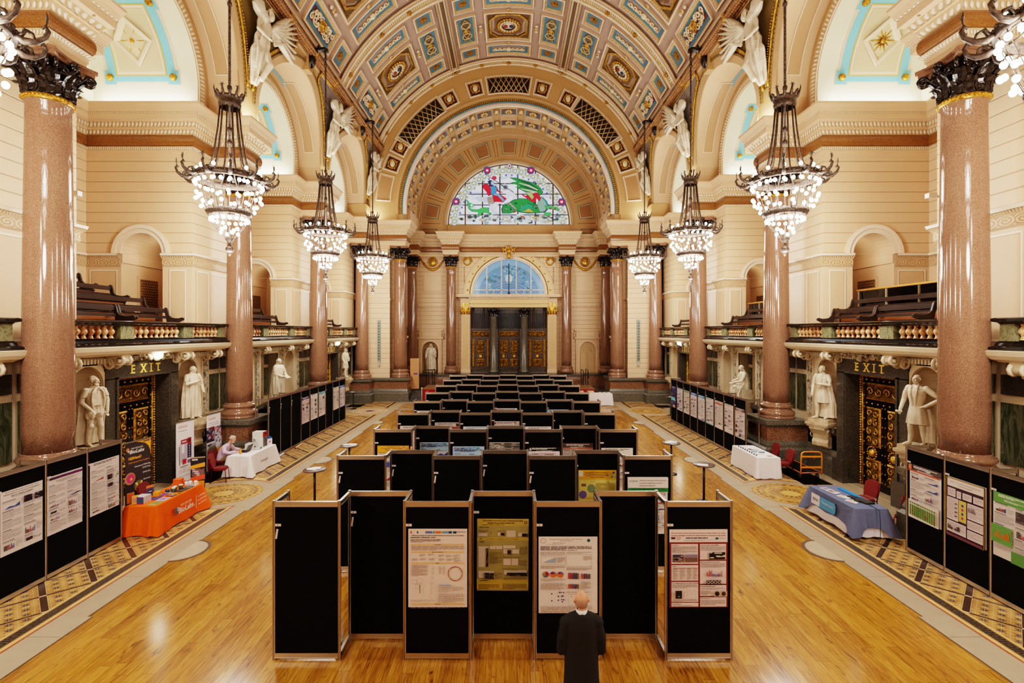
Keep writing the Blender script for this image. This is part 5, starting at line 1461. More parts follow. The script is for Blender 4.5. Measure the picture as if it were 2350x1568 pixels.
 poly(Z([(420, 470), (500, 455), (520, 500), (580, 500), (640, 420), (690, 390), (740, 430), (766, 470), (690, 500), (720, 440), (660, 480), (600, 525), (545, 545), (520, 610), (560, 660), (500, 640), (470, 600), (440, 605), (455, 545), (425, 520)]), (226, 222, 232))
 poly(Z([(425, 475), (470, 455), (510, 470), (515, 510), (480, 540), (435, 530)]), (176, 150, 140))
 for k in range(14): blob(440 + 17 * (k % 5), 480 + 18 * (k // 5), 4, 4, (210, 170, 70), 5)
 poly(Z([(655, 530), (690, 530), (760, 600), (750, 612), (700, 575)]), (150, 140, 140))
 poly(Z([(575, 330), (620, 310), (660, 330), (655, 380), (610, 390), (580, 370)]), (200, 206, 214)); blob(630, 350, 22, 20, (90, 96, 110), 8)
 poly(Z([(372, 330), (400, 305), (440, 330), (470, 380), (470, 430), (430, 450), (410, 400), (372, 360)]), (214, 22, 52))
 poly(Z([(480, 440), (560, 430), (640, 480), (600, 520), (500, 515)]), (206, 24, 50)); poly(Z([(520, 330), (560, 400), (610, 405), (560, 412), (500, 380)]), (206, 24, 50))
 poly(Z([(465, 340), (500, 335), (530, 360), (520, 430), (470, 440), (460, 400)]), (60, 140, 206)); poly(Z([(500, 420), (560, 430), (620, 500), (600, 515), (540, 450), (490, 440)]), (110, 160, 200))
 poly(Z([(425, 285), (455, 270), (490, 280), (485, 335), (450, 345), (440, 310)]), (38, 44, 76)); blob(480, 300, 22, 24, (160, 190, 220), 8); blob(500, 245, 24, 22, (222, 40, 76), 10)
 poly(Z([(400, 205), (408, 203), (600, 330), (720, 400), (716, 404), (596, 338)]), (60, 50, 60))
 mb = MB()
 for x_ in (1069.5, 1109, 1149, 1190, 1230.5, 1270.5):
  h = math.sqrt(139 ** 2 - (x_ - 1169.5) ** 2); a, b = mpz(x_, 517.5), mpz(x_, 517.5 - h); mb.box(a[0] - .05, a[0] + .05, y - .2, y - .08, a[2], b[2], (104, 78, 66))
 for py in (422, 446, 471, 493.5):
  h = math.sqrt(139 ** 2 - (517.5 - py) ** 2); a, b = mpz(1169.5 - h, py), mpz(1169.5 + h, py); mb.box(a[0], b[0], y - .19, y - .12, a[2] - .03, a[2] + .03, (70, 74, 96))
 A = [(R * cos(PI * i / 40), y - .25, zc + R * sin(PI * i / 40)) for i in range(41)]; B = [((R - .08) * cos(PI * i / 40), y - .25, zc + (R - .08) * sin(PI * i / 40)) for i in range(41)]
 mb.strip(A, B, (96, 76, 66)); mb.box(-R, R, y - .25, y, zc - .05, zc + .06, (104, 78, 66))
 root = g.build('window_1', 'stained_glass'); struct(root); mb.build('glazing_bars', 'matte', root)
 bx = MB(); bx.box(-R, R, YE - .1, YE + .3, 13.2, zc - .02, (198, 156, 108)); struct(bx.build('trim_1', 'paint'))
 y = YE + .25; R = 3.05; zc = 8.14
 g = MB()
 def ringq(r0, r1, d, c0):
  n = 24
  g.strip([(r0 * cos(PI * i / n), y - d, zc + r0 * sin(PI * i / n)) for i in range(n + 1)], [(r1 * cos(PI * i / n), y - d, zc + r1 * sin(PI * i / n)) for i in range(n + 1)], c0)
 g.poly([(R * cos(PI * i / 30), zc + R * sin(PI * i / 30)) for i in range(31)], [], lambda u, v: (u, y, v), (112, 156, 200))
 ringq(2.5, 2.9, .01, (140, 184, 222))
 for k in range(70):
  a = rn.uniform(.25, PI - .25); r = rn.uniform(1.5, 2.4); r2 = rn.uniform(.08, .22)
  g.ball((r * cos(a), y - .02, zc + r * sin(a)), (r2, .01, r2 * .7), 7, 4, rn.choice([(96, 160, 176), (70, 130, 150), (150, 196, 206), (120, 170, 230), (84, 126, 140)]))
 for (r0, r1) in ((1.95, 2.0), (1.6, 1.66), (1.3, 1.36), (1.05, 1.1)):
  n = 20; g.strip([(r0 * 1.0 * cos(PI * i / n), y - .04, zc - .15 + r0 * .62 * sin(PI * i / n)) for i in range(n + 1)], [(r1 * cos(PI * i / n), y - .04, zc - .15 + r1 * .62 * sin(PI * i / n)) for i in range(n + 1)], (66, 100, 140))
 g.ball((0, y - .03, zc + 1.35), (.3, .01, .4), 10, 6, (206, 226, 240))
 root = g.build('window_2', 'sky_glass'); struct(root)
 b = MB(); CR = (222, 208, 184)
 for xx in (-1.85, -.62, .62, 1.85): h = math.sqrt(R * R - xx * xx); b.box(xx - .04, xx + .04, y - .15, y - .06, zc, zc + h, CR)
 b.box(-R, R, y - .15, y - .06, zc + .36, zc + .43, CR); b.box(-R, R, y - .15, y - .06, zc - .02, zc + .06, CR)
 for xx in (-1.25, 1.25): b.box(xx - .025, xx + .025, y - .14, y - .06, zc, zc + .38, CR)
 b.strip([(R * cos(PI * i / 30), y - .16, zc + R * sin(PI * i / 30)) for i in range(31)], [((R - .1) * cos(PI * i / 30), y - .16, zc + (R - .1) * sin(PI * i / 30)) for i in range(31)], CR)
 b.box(-.045, .045, y - .2, y - .15, zc + .1, zc + 2.6, (40, 36, 34)); b.ball((0, YE - .1, zc + .12), .1, 8, 6, (60, 40, 30))
 b.build('glazing_bars', 'satin', root)
lunettes()
# ================================================================ balconies and balustrades
def balcony(sx, i):
 yc = BAYC[i]; s = MB(sx); L = P / 2 - .58; x0 = 10.75
 path = [(XW, yc - L), (x0, yc - L), (x0, yc + L), (XW, yc + L)]
 s.sweep(path, [(-.5, 4.36, STONE, 0), (.0, 4.36, STONE, 0), (.05, 4.4, (220, 200, 168), 0), (.1, 4.42, (220, 200, 168), 0), (.16, 4.5, (226, 208, 178), 0), (.2, 4.6, (214, 194, 160), 0), (.12, 4.62, (214, 194, 160), 0)], 1)
 for d in (-3.12, -1.42, 1.42, 3.12):
  if i in (1, 3) and abs(d) < 2: d *= .86
  for e in (-.11, .11):
   for (cx, cz, r, dr) in ((10.82, 4.2, .15, 1), (11.14, 4.12, .17, -1)):
    s.tube([(cx + r * (1 - .7 * q / 14) * cos(q * .75), yc + d + e * 1.2, cz + r * (1 - .7 * q / 14) * sin(q * .75)) for q in range(15)], .045, 6, (208, 190, 160))
  s.cyl((10.82, yc + d - .17, 4.2), (10.82, yc + d + .17, 4.2), .105, .105, 12, (176, 154, 124)); s.cyl((11.14, yc + d - .15, 4.14), (11.14, yc + d + .15, 4.14), .14, .14, 12, (166, 144, 114))
  s.box(10.75, 11.3, yc + d - .17, yc + d + .17, 4.26, 4.38, (204, 184, 150)); s.cbox((10.99, yc + d, 4.17), (.34, .32, .12), (190, 170, 138), 0, Matrix.Rotation(rad(-8), 3, 'Y'))
  for e in (-1, 1): s.ball((10.8, yc + d + e * .18, 4.2), .055, 8, 5, (200, 180, 150))
 struct(s.build('trim_%s_balcony' % ('left' if sx < 0 else 'right'), 'stone'))
 where = {1: 'nearest, cut by the frame on the %s', 2: 'in the near %s bay between the first two columns', 3: 'in the middle %s bay between the second and third columns', 4: 'in the far %s bay beyond the third column'}[i] % ('left' if sx < 0 else 'right')
 root = empty('balustrade', (sx * x0, yc, 4.6), 0, 'alabaster balustrade with black rail, ' + where, 'balustrade', 'gallery balustrades')
 inv = Matrix.Translation((-x0, -yc, -4.6))
 def part(name, fn, mat):
  b = MB(sx); b.T = inv; fn(b); return b.build(name, mat, root)
 BK = (26, 22, 20)
 part('plinth', lambda b: b.sweep(path, [(.1, 4.61, BK, 0), (.13, 4.64, BK, 0), (.13, 4.68, BK, 0), (.06, 4.72, BK, 0), (.04, 4.78, BK, 0), (.0, 4.82, BK, 0), (-.3, 4.83, BK, 0)], 1), 'gloss')
 part('rail', lambda b: b.sweep(path, [(-.32, 5.19, BK, 0), (.0, 5.19, BK, 0), (.02, 5.22, BK, 0), (.1, 5.25, BK, 0), (.1, 5.31, BK, 0), (.06, 5.33, BK, 0), (-.32, 5.33, BK, 0)], 1), 'gloss')
 def pier(y, w):
  part('pier', lambda b: (b.box(x0 + .01, x0 + .28, y - w / 2, y + w / 2, 4.82, 5.2), b.box(x0 + .0, x0 + .29, y - w / 2 - .01, y + w / 2 + .01, 4.82, 4.86)), 'pier_marble')
 for y, w in ((yc - L + .16, .32), (yc + L - .16, .32), (yc - 1.36, .5), (yc + 1.36, .5)): pier(y, w)
 def bal(y):
  o = inst(BALM, 'baluster', root, (sx * .15, y - yc, .24))
 for k in range(9): bal(yc + (k - 4) * .232)
 for e in (-1, 1):
  for k in range(7): bal(yc + e * (1.78 + k * .225))
_b = MB(); _b.lathe([(.07, 0), (.07, .02), (.05, .03), (.055, .06), (.035, .075), (.05, .1), (.088, .16), (.09, .2), (.07, .245), (.042, .285), (.038, .31), (.055, .32), (.06, .335), (.04, .345), (.07, .355), (.07, .37)], 14)
BALM = _b.mesh('baluster', 'alabaster')
for sx in (-1, 1):
 for i in (1, 2, 3, 4): balcony(sx, i)
for sx in (-1, 1):
 o = empty('balcony', (sx * 8.35, 39.3, 4.0), 0, 'small bracketed gallery balcony behind the %s inner column' % ('left' if sx < 0 else 'right'), 'balcony', 'transept balconies')
 b = MB(sx); b.box(-.45, .6, -.5, .5, .55, .72, (210, 190, 158)); b.box(-.35, .6, -.4, .4, .3, .55, (190, 170, 138)); b.ball((-.3, 0, .3), (.16, .3, .16), 10, 6, (206, 188, 158)); b.build('bracket', 'stone', o)
 b = MB(sx); b.box(-.4, .6, -.45, .45, .72, .88, (28, 24, 22)); b.box(-.42, .6, -.47, .47, 1.28, 1.42, (28, 24, 22)); b.build('rail', 'gloss', o)
 b = MB(sx); [b.box(x_, x_ + .14, -.4, .4, .86, 1.3) for x_ in (-.36, .2)]; b.build('pier', 'pier_marble', o)
 for q in range(3): inst(BALM, 'baluster', o, (sx * (-.12 + q * .13), -.33, .9))
# ================================================================ gallery benches and glass rails
def bench(sx, X, y0, y1, base, label):
 D = (52, 37, 30)
 root = empty('bench', (sx * X, (y0 + y1) / 2, base), 0, label, 'bench', 'gallery benches')
 h = (y1 - y0) / 2
 b = MB(sx); b.box(-.42, .02, -h, h, .41, .45, D); b.build('seat', 'satin', root)
 b = MB(sx)
 R = Matrix.Rotation(rad(-12), 3, 'Y')
 b.cbox((.10, 0, .88), (.035, 2 * h, .14), D, 0, R); b.cbox((.06, 0, .66), (.03, 2 * h, .09), D, 0, R); b.build('backrest', 'satin', root)
 b = MB(sx); b.box(-.36, -.33, -h + .05, h - .05, .18, .40, (150, 84, 36)); b.build('front_board', 'satin', root)
 for y in (-h, h):
  b = MB(sx)
  pts = [(-.46, 0), (-.46, .06), (-.38, .1), (-.36, .5), (-.5, .56), (-.52, .62), (-.46, .66), (-.36, .63), (-.22, .63), (-.08, .66), (-.0, .74), (.06, .96), (.1, 1.0), (.15, .97), (.1, .7), (.04, .4), (.06, 0)]
  b.extrude(pts, lambda u, v, d: (u, y + d, v), -.03, .03, D); b.build('end_panel', 'satin', root)
for (X, y0, y1, base, lab) in ((11.62, 12.9, 15.1, 4.86, 'front-row dark gallery bench half hidden by the near left column'), (11.62, 15.2, 17.35, 4.86, 'front-row dark gallery bench with scrolled end, near left bay, right of the other front bench'),
                               (12.3, 12.9, 17.2, 5.2, 'second-row long dark gallery bench in the near left bay'), (13.0, 12.9, 16.7, 5.58, 'third-row dark gallery bench in the near left bay'), (13.8, 13.0, 16.4, 5.94, 'topmost dark gallery bench in the near left bay'),
                               (11.62, 21.9, 25.5, 4.86, 'front dark gallery bench in the middle left bay'), (12.3, 21.9, 25.4, 5.2, 'upper dark gallery bench in the middle left bay'), (11.62, 30.2, 33.6, 4.86, 'dark gallery bench in the far left bay')):
 bench(-1, X, y0, y1, base, lab)
for (X, y0, y1, base, lab) in ((11.5, 15.9, 17.95, 4.86, 'front-row dark gallery bench in the near right bay, the end farther from the near column'), (11.5, 13.7, 15.82, 4.86, 'front-row dark gallery bench meeting the near right column'), (12.14, 13.4, 17.9, 5.2, 'second-row dark gallery bench in front of the near right glass rail'),
                               (13.0, 12.9, 15.3, 5.58, 'dark gallery bench behind the near right glass rail'), (13.8, 12.9, 15.0, 5.94, 'topmost dark gallery bench behind the near right glass rail'),
                               (11.5, 21.9, 26.1, 4.86, 'front dark gallery bench in the middle right bay'), (12.14, 21.9, 25.9, 5.2, 'second dark gallery bench in the middle right bay'), (11.5, 30.2, 34.0, 4.86, 'dark gallery bench in the far right bay')):
 bench(1, X, y0, y1, base, lab)
for (y0, y1, wh) in ((12.6, 17.95, 'near right bay'), (21.8, 26.2, 'middle right bay')):
 o = empty('glass_railing', (12.42, (y0 + y1) / 2, 5.2), 0, 'clear glass railing with wooden handrail in the gallery of the ' + wh, 'railing', 'gallery glass rails'); h = (y1 - y0) / 2
 n = 4
 for k in range(n): b = MB(); b.box(-.008, .008, -h + 2 * h * k / n + .02, -h + 2 * h * (k + 1) / n - .02, 0, 1.25); b.build('glass_panel', 'clear_glass', o)
 b = MB(); b.tube([(0, -h, 1.28), (0, h, 1.28)], .035, 8, (206, 138, 60)); c = b.build('handrail', 'satin', o); c['label'] = 'orange-brown wooden handrail'
# ================================================================ chandeliers
def star(mb, c, r, R=None):
 for k in range(3):
  a = PI * k / 3
  d = Vector((cos(a) * r, 0, sin(a) * r))
  if R: d = R @ d
  C = Vector(c); mb.tube([tuple(C - d), tuple(C), tuple(C + d)], [.004, .02, .004], 4)
def make_chandelier():
 P_ = []
 z0 = 12.15                                     # heights are those of the hall
 def mk(name, fn, mat='chandelier_iron'):
  b = MB(); fn(b); P_.append((name, b.mesh(name, mat)))
 def rod(b):
  b.tube([(0, 0, 9.9), (0, 0, 18.3)], .035, 8)
  for z in (10.9, 11.3, 12.6, 15.2, 15.5, 15.8, 17.6, 17.9): b.ball((0, 0, z), (.075, .075, .1), 8, 6)
  for k in range(70): b.ball((0, 0, 12.75 + k * .072), (.05, .05, .03), 6, 4)
 mk('rod', rod)
 def crown(b):
  b.lathe([(.27, 11.95), (.31, 12.0), (.33, 12.1), (.29, 12.14), (.34, 12.24), (.35, 12.3), (.3, 12.3), (.26, 12.1)], 20, cap=False)
  for k in range(12):
   a = 2 * PI * k / 12; b.tube([(.33 * cos(a), .33 * sin(a), 12.25), (.38 * cos(a), .38 * sin(a), 12.38), (.42 * cos(a), .42 * sin(a), 12.5 if k % 2 else 12.42)], [.05, .04, .015], 5)
   if k % 2: star(b, (.42 * cos(a), .42 * sin(a), 12.52), .085, Matrix.Rotation(a + PI / 2, 3, 'Z'))
 mk('crown', crown)
 for k in range(12):
  a = 2 * PI * (k + .5) / 12
  mk('suspension_bar', lambda b: b.tube([(r * cos(a), r * sin(a), z) for r, z in ((.27, 12.0), (.33, 11.3), (.43, 10.55), (.5, 10.2), (.6, 9.98), (.78, 9.84), (.92, 9.8))], .022, 6))
 def ring(b):
  b.lathe([(.93, 9.66), (.99, 9.68), (1.02, 9.76), (.98, 9.84), (.93, 9.86), (.91, 9.76), (.93, 9.66)], 48, cap=False)
  for k in range(48):
   a = 2 * PI * k / 48; b.ball((1.0 * cos(a), 1.0 * sin(a), 9.77 + .03 * (k % 2)), .05, 6, 4)
  for k in range(24): a = 2 * PI * k / 24; b.tube([(.95 * cos(a), .95 * sin(a), 9.68), (.8 * cos(a), .8 * sin(a), 9.3), (.62 * cos(a), .62 * sin(a), 8.8)], .01, 4)
 mk('upper_ring', ring)
 for k in range(12):
  a = 2 * PI * k / 12
  def arm(b):
   f = lambda r, z: (r * cos(a), r * sin(a), z)
   b.tube([f(.98, 9.74), f(1.1, 9.66), f(1.24, 9.68), f(1.36, 9.78), f(1.4, 9.9), f(1.36, 9.97), f(1.32, 9.92)], [.05, .06, .05, .04, .035, .03, .02], 6)
   b.tube([f(1.05, 9.72), f(1.12, 9.84), f(1.2, 9.8), f(1.24, 9.72)], [.04, .04, .03, .015], 5)
   b.tube([f(1.36, 9.9), f(1.38, 10.06)], .012, 4); star(b, f(1.38, 10.1), .1, Matrix.Rotation(a + PI / 2, 3, 'Z'))
  mk('star_arm', arm)
 def ring2(b):
  b.lathe([(.56, 8.6), (.62, 8.63), (.64, 8.72), (.6, 8.8), (.56, 8.78), (.55, 8.68), (.56, 8.6)], 36, cap=False)
  for k in range(30): a = 2 * PI * k / 30; b.ball((.62 * cos(a), .62 * sin(a), 8.72), .045, 6, 4)
  for k in range(6): a = 2 * PI * k / 6 + .3; b.tube([(.62 * cos(a), .62 * sin(a), 8.75), (.7 * cos(a), .7 * sin(a), 8.95)], .015, 4); star(b, (.71 * cos(a), .71 * sin(a), 9.02), .1, Matrix.Rotation(a + PI / 2, 3, 'Z'))
  for k in range(12): a = 2 * PI * k / 12; b.tube([(.58 * cos(a), .58 * sin(a), 8.62), (.4 * cos(a), .4 * sin(a), 8.25), (.1 * cos(a), .1 * sin(a), 7.9)], .01, 4)
 mk('lower_ring', ring2)
 mk('pendant', lambda b: b.lathe([(.0, 7.36), (.02, 7.4), (.05, 7.43), (.03, 7.46), (.1, 7.5), (.125, 7.57), (.1, 7.64), (.04, 7.68), (.05, 7.72), (.03, 7.74), (.05, 7.8), (.12, 7.88), (.13, 7.92), (.03, 7.93), (.02, 8.3)], 18))
 def brk(b):
  b.tube([(.55, 0, 18.2), (.3, 0, 18.35), (.05, 0, 18.38), (-.06, 0, 18.33), (-.08, 0, 18.24), (0, 0, 18.2), (.04, 0, 18.27)], [.09, .1, .1, .09, .07, .05, .03], 8)
  b.lathe([(.0, 17.45), (.14, 17.55), (.22, 17.75), (.24, 17.95), (.1, 18.05), (.0, 18.05)], 16, (.7, 0, 0)); b.tube([(.9, 0, 17.8), (.6, 0, 18.3), (.3, 0, 18.55)], .05, 6)
  for q in range(8): b.tube([(.5 - .06 * q, -.11, 18.26 + .012 * q), (.5 - .06 * q, .11, 18.26 + .012 * q)], .035, 5)
 mk('wall_bracket', brk, 'dark_bronze')
 bu = MB(); bu.ball((0, 0, 0), (.054, .054, .062), 10, 6); bulb = bu.mesh('bulb', 'bulb_glow')
 spots = []
 for k in range(12): a = 2 * PI * k / 12; spots.append((.86 * cos(a), .86 * sin(a), 9.98))
 for k in range(24): a = 2 * PI * k / 24; spots.append((.93 * cos(a), .93 * sin(a), 9.55))
 for k in range(20): a = 2 * PI * (k + .5) / 20; spots.append((.9 * cos(a), .9 * sin(a), 9.2 - .12 * (k % 2)))
 for k in range(14): a = 2 * PI * k / 14; spots.append((.76 * cos(a), .76 * sin(a), 8.95 - .1 * (k % 2)))
 for k in range(18): a = 2 * PI * k / 18; spots.append((.52 * cos(a), .52 * sin(a), 8.48))
 for k in range(8): a = 2 * PI * k / 8; spots.append((.24 * cos(a), .24 * sin(a), 8.22 - .14 * (k % 2)))
 return P_, bulb, spots
CH, BULB, SPOTS = make_chandelier()
CHW = {1: 'cut off at the %s edge of the frame', 2: 'nearest fully visible one on the %s', 3: 'middle one on the %s, before the third column', 4: 'farthest one on the %s, before the end pier'}
for s in (-1, 1):
 for i in (1, 2, 3, 4):
  o = empty('chandelier', (s * 8.62, BAYC[i], 0), 0 if s > 0 else PI, 'lit iron chandelier on a long rod, ' + CHW[i] % ('left' if s < 0 else 'right'), 'chandelier', 'hall chandeliers')
  for nm, me in CH: inst(me, nm, o)
  for sp_ in SPOTS: inst(BULB, 'bulb', o, sp_)
  ks = MB(); ks.prism([(s * 9.32, BAYC[i] - .26), (s * 9.9, BAYC[i] - .2), (s * 9.9, BAYC[i] + .2), (s * 9.32, BAYC[i] + .26)][::s], 17.3, 18.1, TAN)
  struct(ks.build('trim_keystone', 'paint'))
# ================================================================ carved figures and people
def clay(mb, name, mat, parent, voxel=.018, smooth=3, loc=None):
 o = mb.build(name, mat, parent, loc)
 r = o.modifiers.new('fuse', 'REMESH'); r.mode = 'VOXEL'; r.voxel_size = voxel; r.use_smooth_shade = True
 if smooth:
  s = o.modifiers.new('soften', 'SMOOTH'); s.factor = .5; s.iterations = smooth
 return o
def loft(mb, rings, n=44, k=9, ph=0.0, front=None):
 V = []; F = []
 for (z, cx, cy, rx, ry, am) in rings:
  for i in range(n):
   a = 2 * PI * i / n
   f = 1 + am * (sin(k * a + ph + z * 1.5) + .6 * sin((k * 2 - 3) * a + ph * 2 - z * 2))
   V.append((cx + rx * f * cos(a), cy + ry * f * sin(a), z))
 m = len(rings)
 for j in range(m - 1):
  for i in range(n):
   q = (i + 1) % n; F.append((j * n + i, j * n + q, (j + 1) * n + q, (j + 1) * n + i))
 F.append(tuple(range(n - 1, -1, -1))); F.append(tuple(range((m - 1) * n, m * n)))
 mb.add(V, F)
def hand(mb, wrist, tip_dir, side=(1, 0, 0), curl=.5, s=1.0):
 W = Vector(wrist); d = Vector(tip_dir).normalized(); u = Vector(side); u = (u - d * u.dot(d)).normalized(); nrm = d.cross(u)
 mb.tube([tuple(W - d * .02 * s), tuple(W + d * .045 * s), tuple(W + d * .09 * s)], [.026 * s, .038 * s, .034 * s], 8, flat=.6)
 for i, ln in enumerate((.068, .078, .072, .056)):
  b = W + d * .088 * s + u * ((i - 1.5) * .0195 * s)
  m = b + d * ln * .5 * s + nrm * curl * .02 * s; e = m + (d * (1 - curl * .8) + nrm * curl).normalized() * ln * .5 * s
  mb.tube([tuple(b), tuple(m), tuple(e)], [.0105 * s, .0095 * s, .0075 * s], 6)
 t = W + d * .03 * s - u * .03 * s
 mb.tube([tuple(t), tuple(t + d * .03 * s - u * .022 * s + nrm * .012 * s), tuple(t + d * .058 * s - u * .018 * s + nrm * .022 * s)], [.014 * s, .011 * s, .009 * s], 6)
def head(mb, c, yaw=0, pitch=0, hair='short', s=1.0, beard=False):
 R = Matrix.Rotation(yaw, 3, 'Z') @ Matrix.Rotation(pitch, 3, 'X')
 C = Vector(c)
 def B(x, y, z, r): mb.ball(tuple(C + R @ (Vector((x, y, z)) * s)), tuple(q * s for q in r) if isinstance(r, tuple) else r * s, 14, 9, R=R)
 def T(pts, r): mb.tube([tuple(C + R @ (Vector(p) * s)) for p in pts], [q * s for q in r], 7)
 B(0, .012, .03, (.076, .096, .088)); B(0, -.02, -.035, (.062, .078, .085)); B(0, -.045, -.085, (.04, .045, .034))
 T([(0, -.088, .03), (0, -.112, -.008), (0, -.118, -.03), (0, -.095, -.042)], [.009, .01, .014, .009])
 T([(-.052, -.07, .034), (-.025, -.088, .036), (0, -.088, .03), (.025, -.088, .036), (.052, -.07, .034)], [.012, .014, .012, .014, .012])
 T([(-.024, -.088, -.066), (0, -.097, -.064), (.024, -.088, -.066)], [.007, .01, .007]); T([(-.02, -.086, -.078), (0, -.094, -.078), (.02, -.086, -.078)], [.007, .01, .007])
 for e in (-1, 1):
  B(e * .03, -.078, .016, .014); B(e * .048, -.062, -.02, (.026, .028, .026))
  T([(e * .074, -.004, .026), (e * .09, .014, .036), (e * .096, .024, .008), (e * .08, .008, -.03)], [.013, .015, .014, .011])
 if hair == 'short':
  B(0, .03, .062, (.084, .098, .078)); B(0, .055, .0, (.078, .065, .085))
  for k in range(16):
   a = PI * k / 15 * 1.3 - .4; B(.07 * cos(a), .02 + .04 * sin(k * 2.3), .06 + .05 * sin(a), .026)
 if hair == 'wig':
  B(0, .03, .06, (.095, .105, .08))
  for e in (-1, 1): T([(e * .085, 0, .03), (e * .1, .01, -.05), (e * .1, 0, -.14)], [.04, .045, .04])
 if hair == 'curly':
  for k in range(40):
   a = k * 2.4; z = .0 + .11 * (k / 40); r = math.sqrt(max(.001, 1 - (z / .13) ** 2))
   B(.085 * r * cos(a), .03 + .09 * r * abs(sin(a)) * (1 if k % 4 else -.4), z + .015, .026)
 if hair == 'side':
  B(0, .04, .0, (.079, .075, .075))
 if beard:
  for k in range(9): a = PI * k / 8; B(.058 * cos(a), -.05 - .03 * sin(a), -.075 - .02 * sin(a), .026)
 T([(0, .03, -.07), (0, .036, -.14), (0, .045, -.2)], [.052, .055, .07])
def limb(mb, pts, rr, n=10):
 mb.tube(pts, rr, n)
 for p, r in zip(pts, rr): mb.ball(p, r, 10, 7)
def legs(mb, spread=.1, fwd=(-.05, .08), hip=.93, r=1.0, toe=.16):
 for e, f in ((-1, fwd[0]), (1, fwd[1])):
  limb(mb, [(e * spread * .9, 0, hip), (e * spread * 1.05, f * .6 - .03, .5), (e * spread * 1.1, f * .6 + .01, .3), (e * spread * 1.2, f + .02, .08)], [.095 * r, .066 * r, .062 * r, .042 * r])
  limb(mb, [(e * spread * 1.2, f + .04, .045), (e * spread * 1.35, f - .06, .045), (e * spread * 1.5, f - toe, .032)], [.045, .05, .035])
def arm(mb, e, elbow, wrist, hd, r=1.0, sh=(.2, .01, 1.45), curl=.5):
 limb(mb, [(e * sh[0], sh[1], sh[2]), tuple((Vector((e * sh[0], sh[1], sh[2])) + Vector(elbow)) / 2 + Vector((e * .02, 0, 0))), elbow, wrist], [.072 * r, .062 * r, .052 * r, .037 * r])
 hand(mb, wrist, hd, (e, 0, .2), curl)
def torso(mb, w=1.0):
 loft(mb, [(.88, 0, .0, .165 * w, .12 * w, 0), (1.05, 0, .0, .15 * w, .115 * w, 0), (1.25, 0, -.01, .185 * w, .13 * w, 0), (1.4, 0, .0, .2 * w, .13 * w, 0), (1.5, 0, .015, .15 * w, .095 * w, 0), (1.56, 0, .03, .07, .065, 0)], 28, 5)
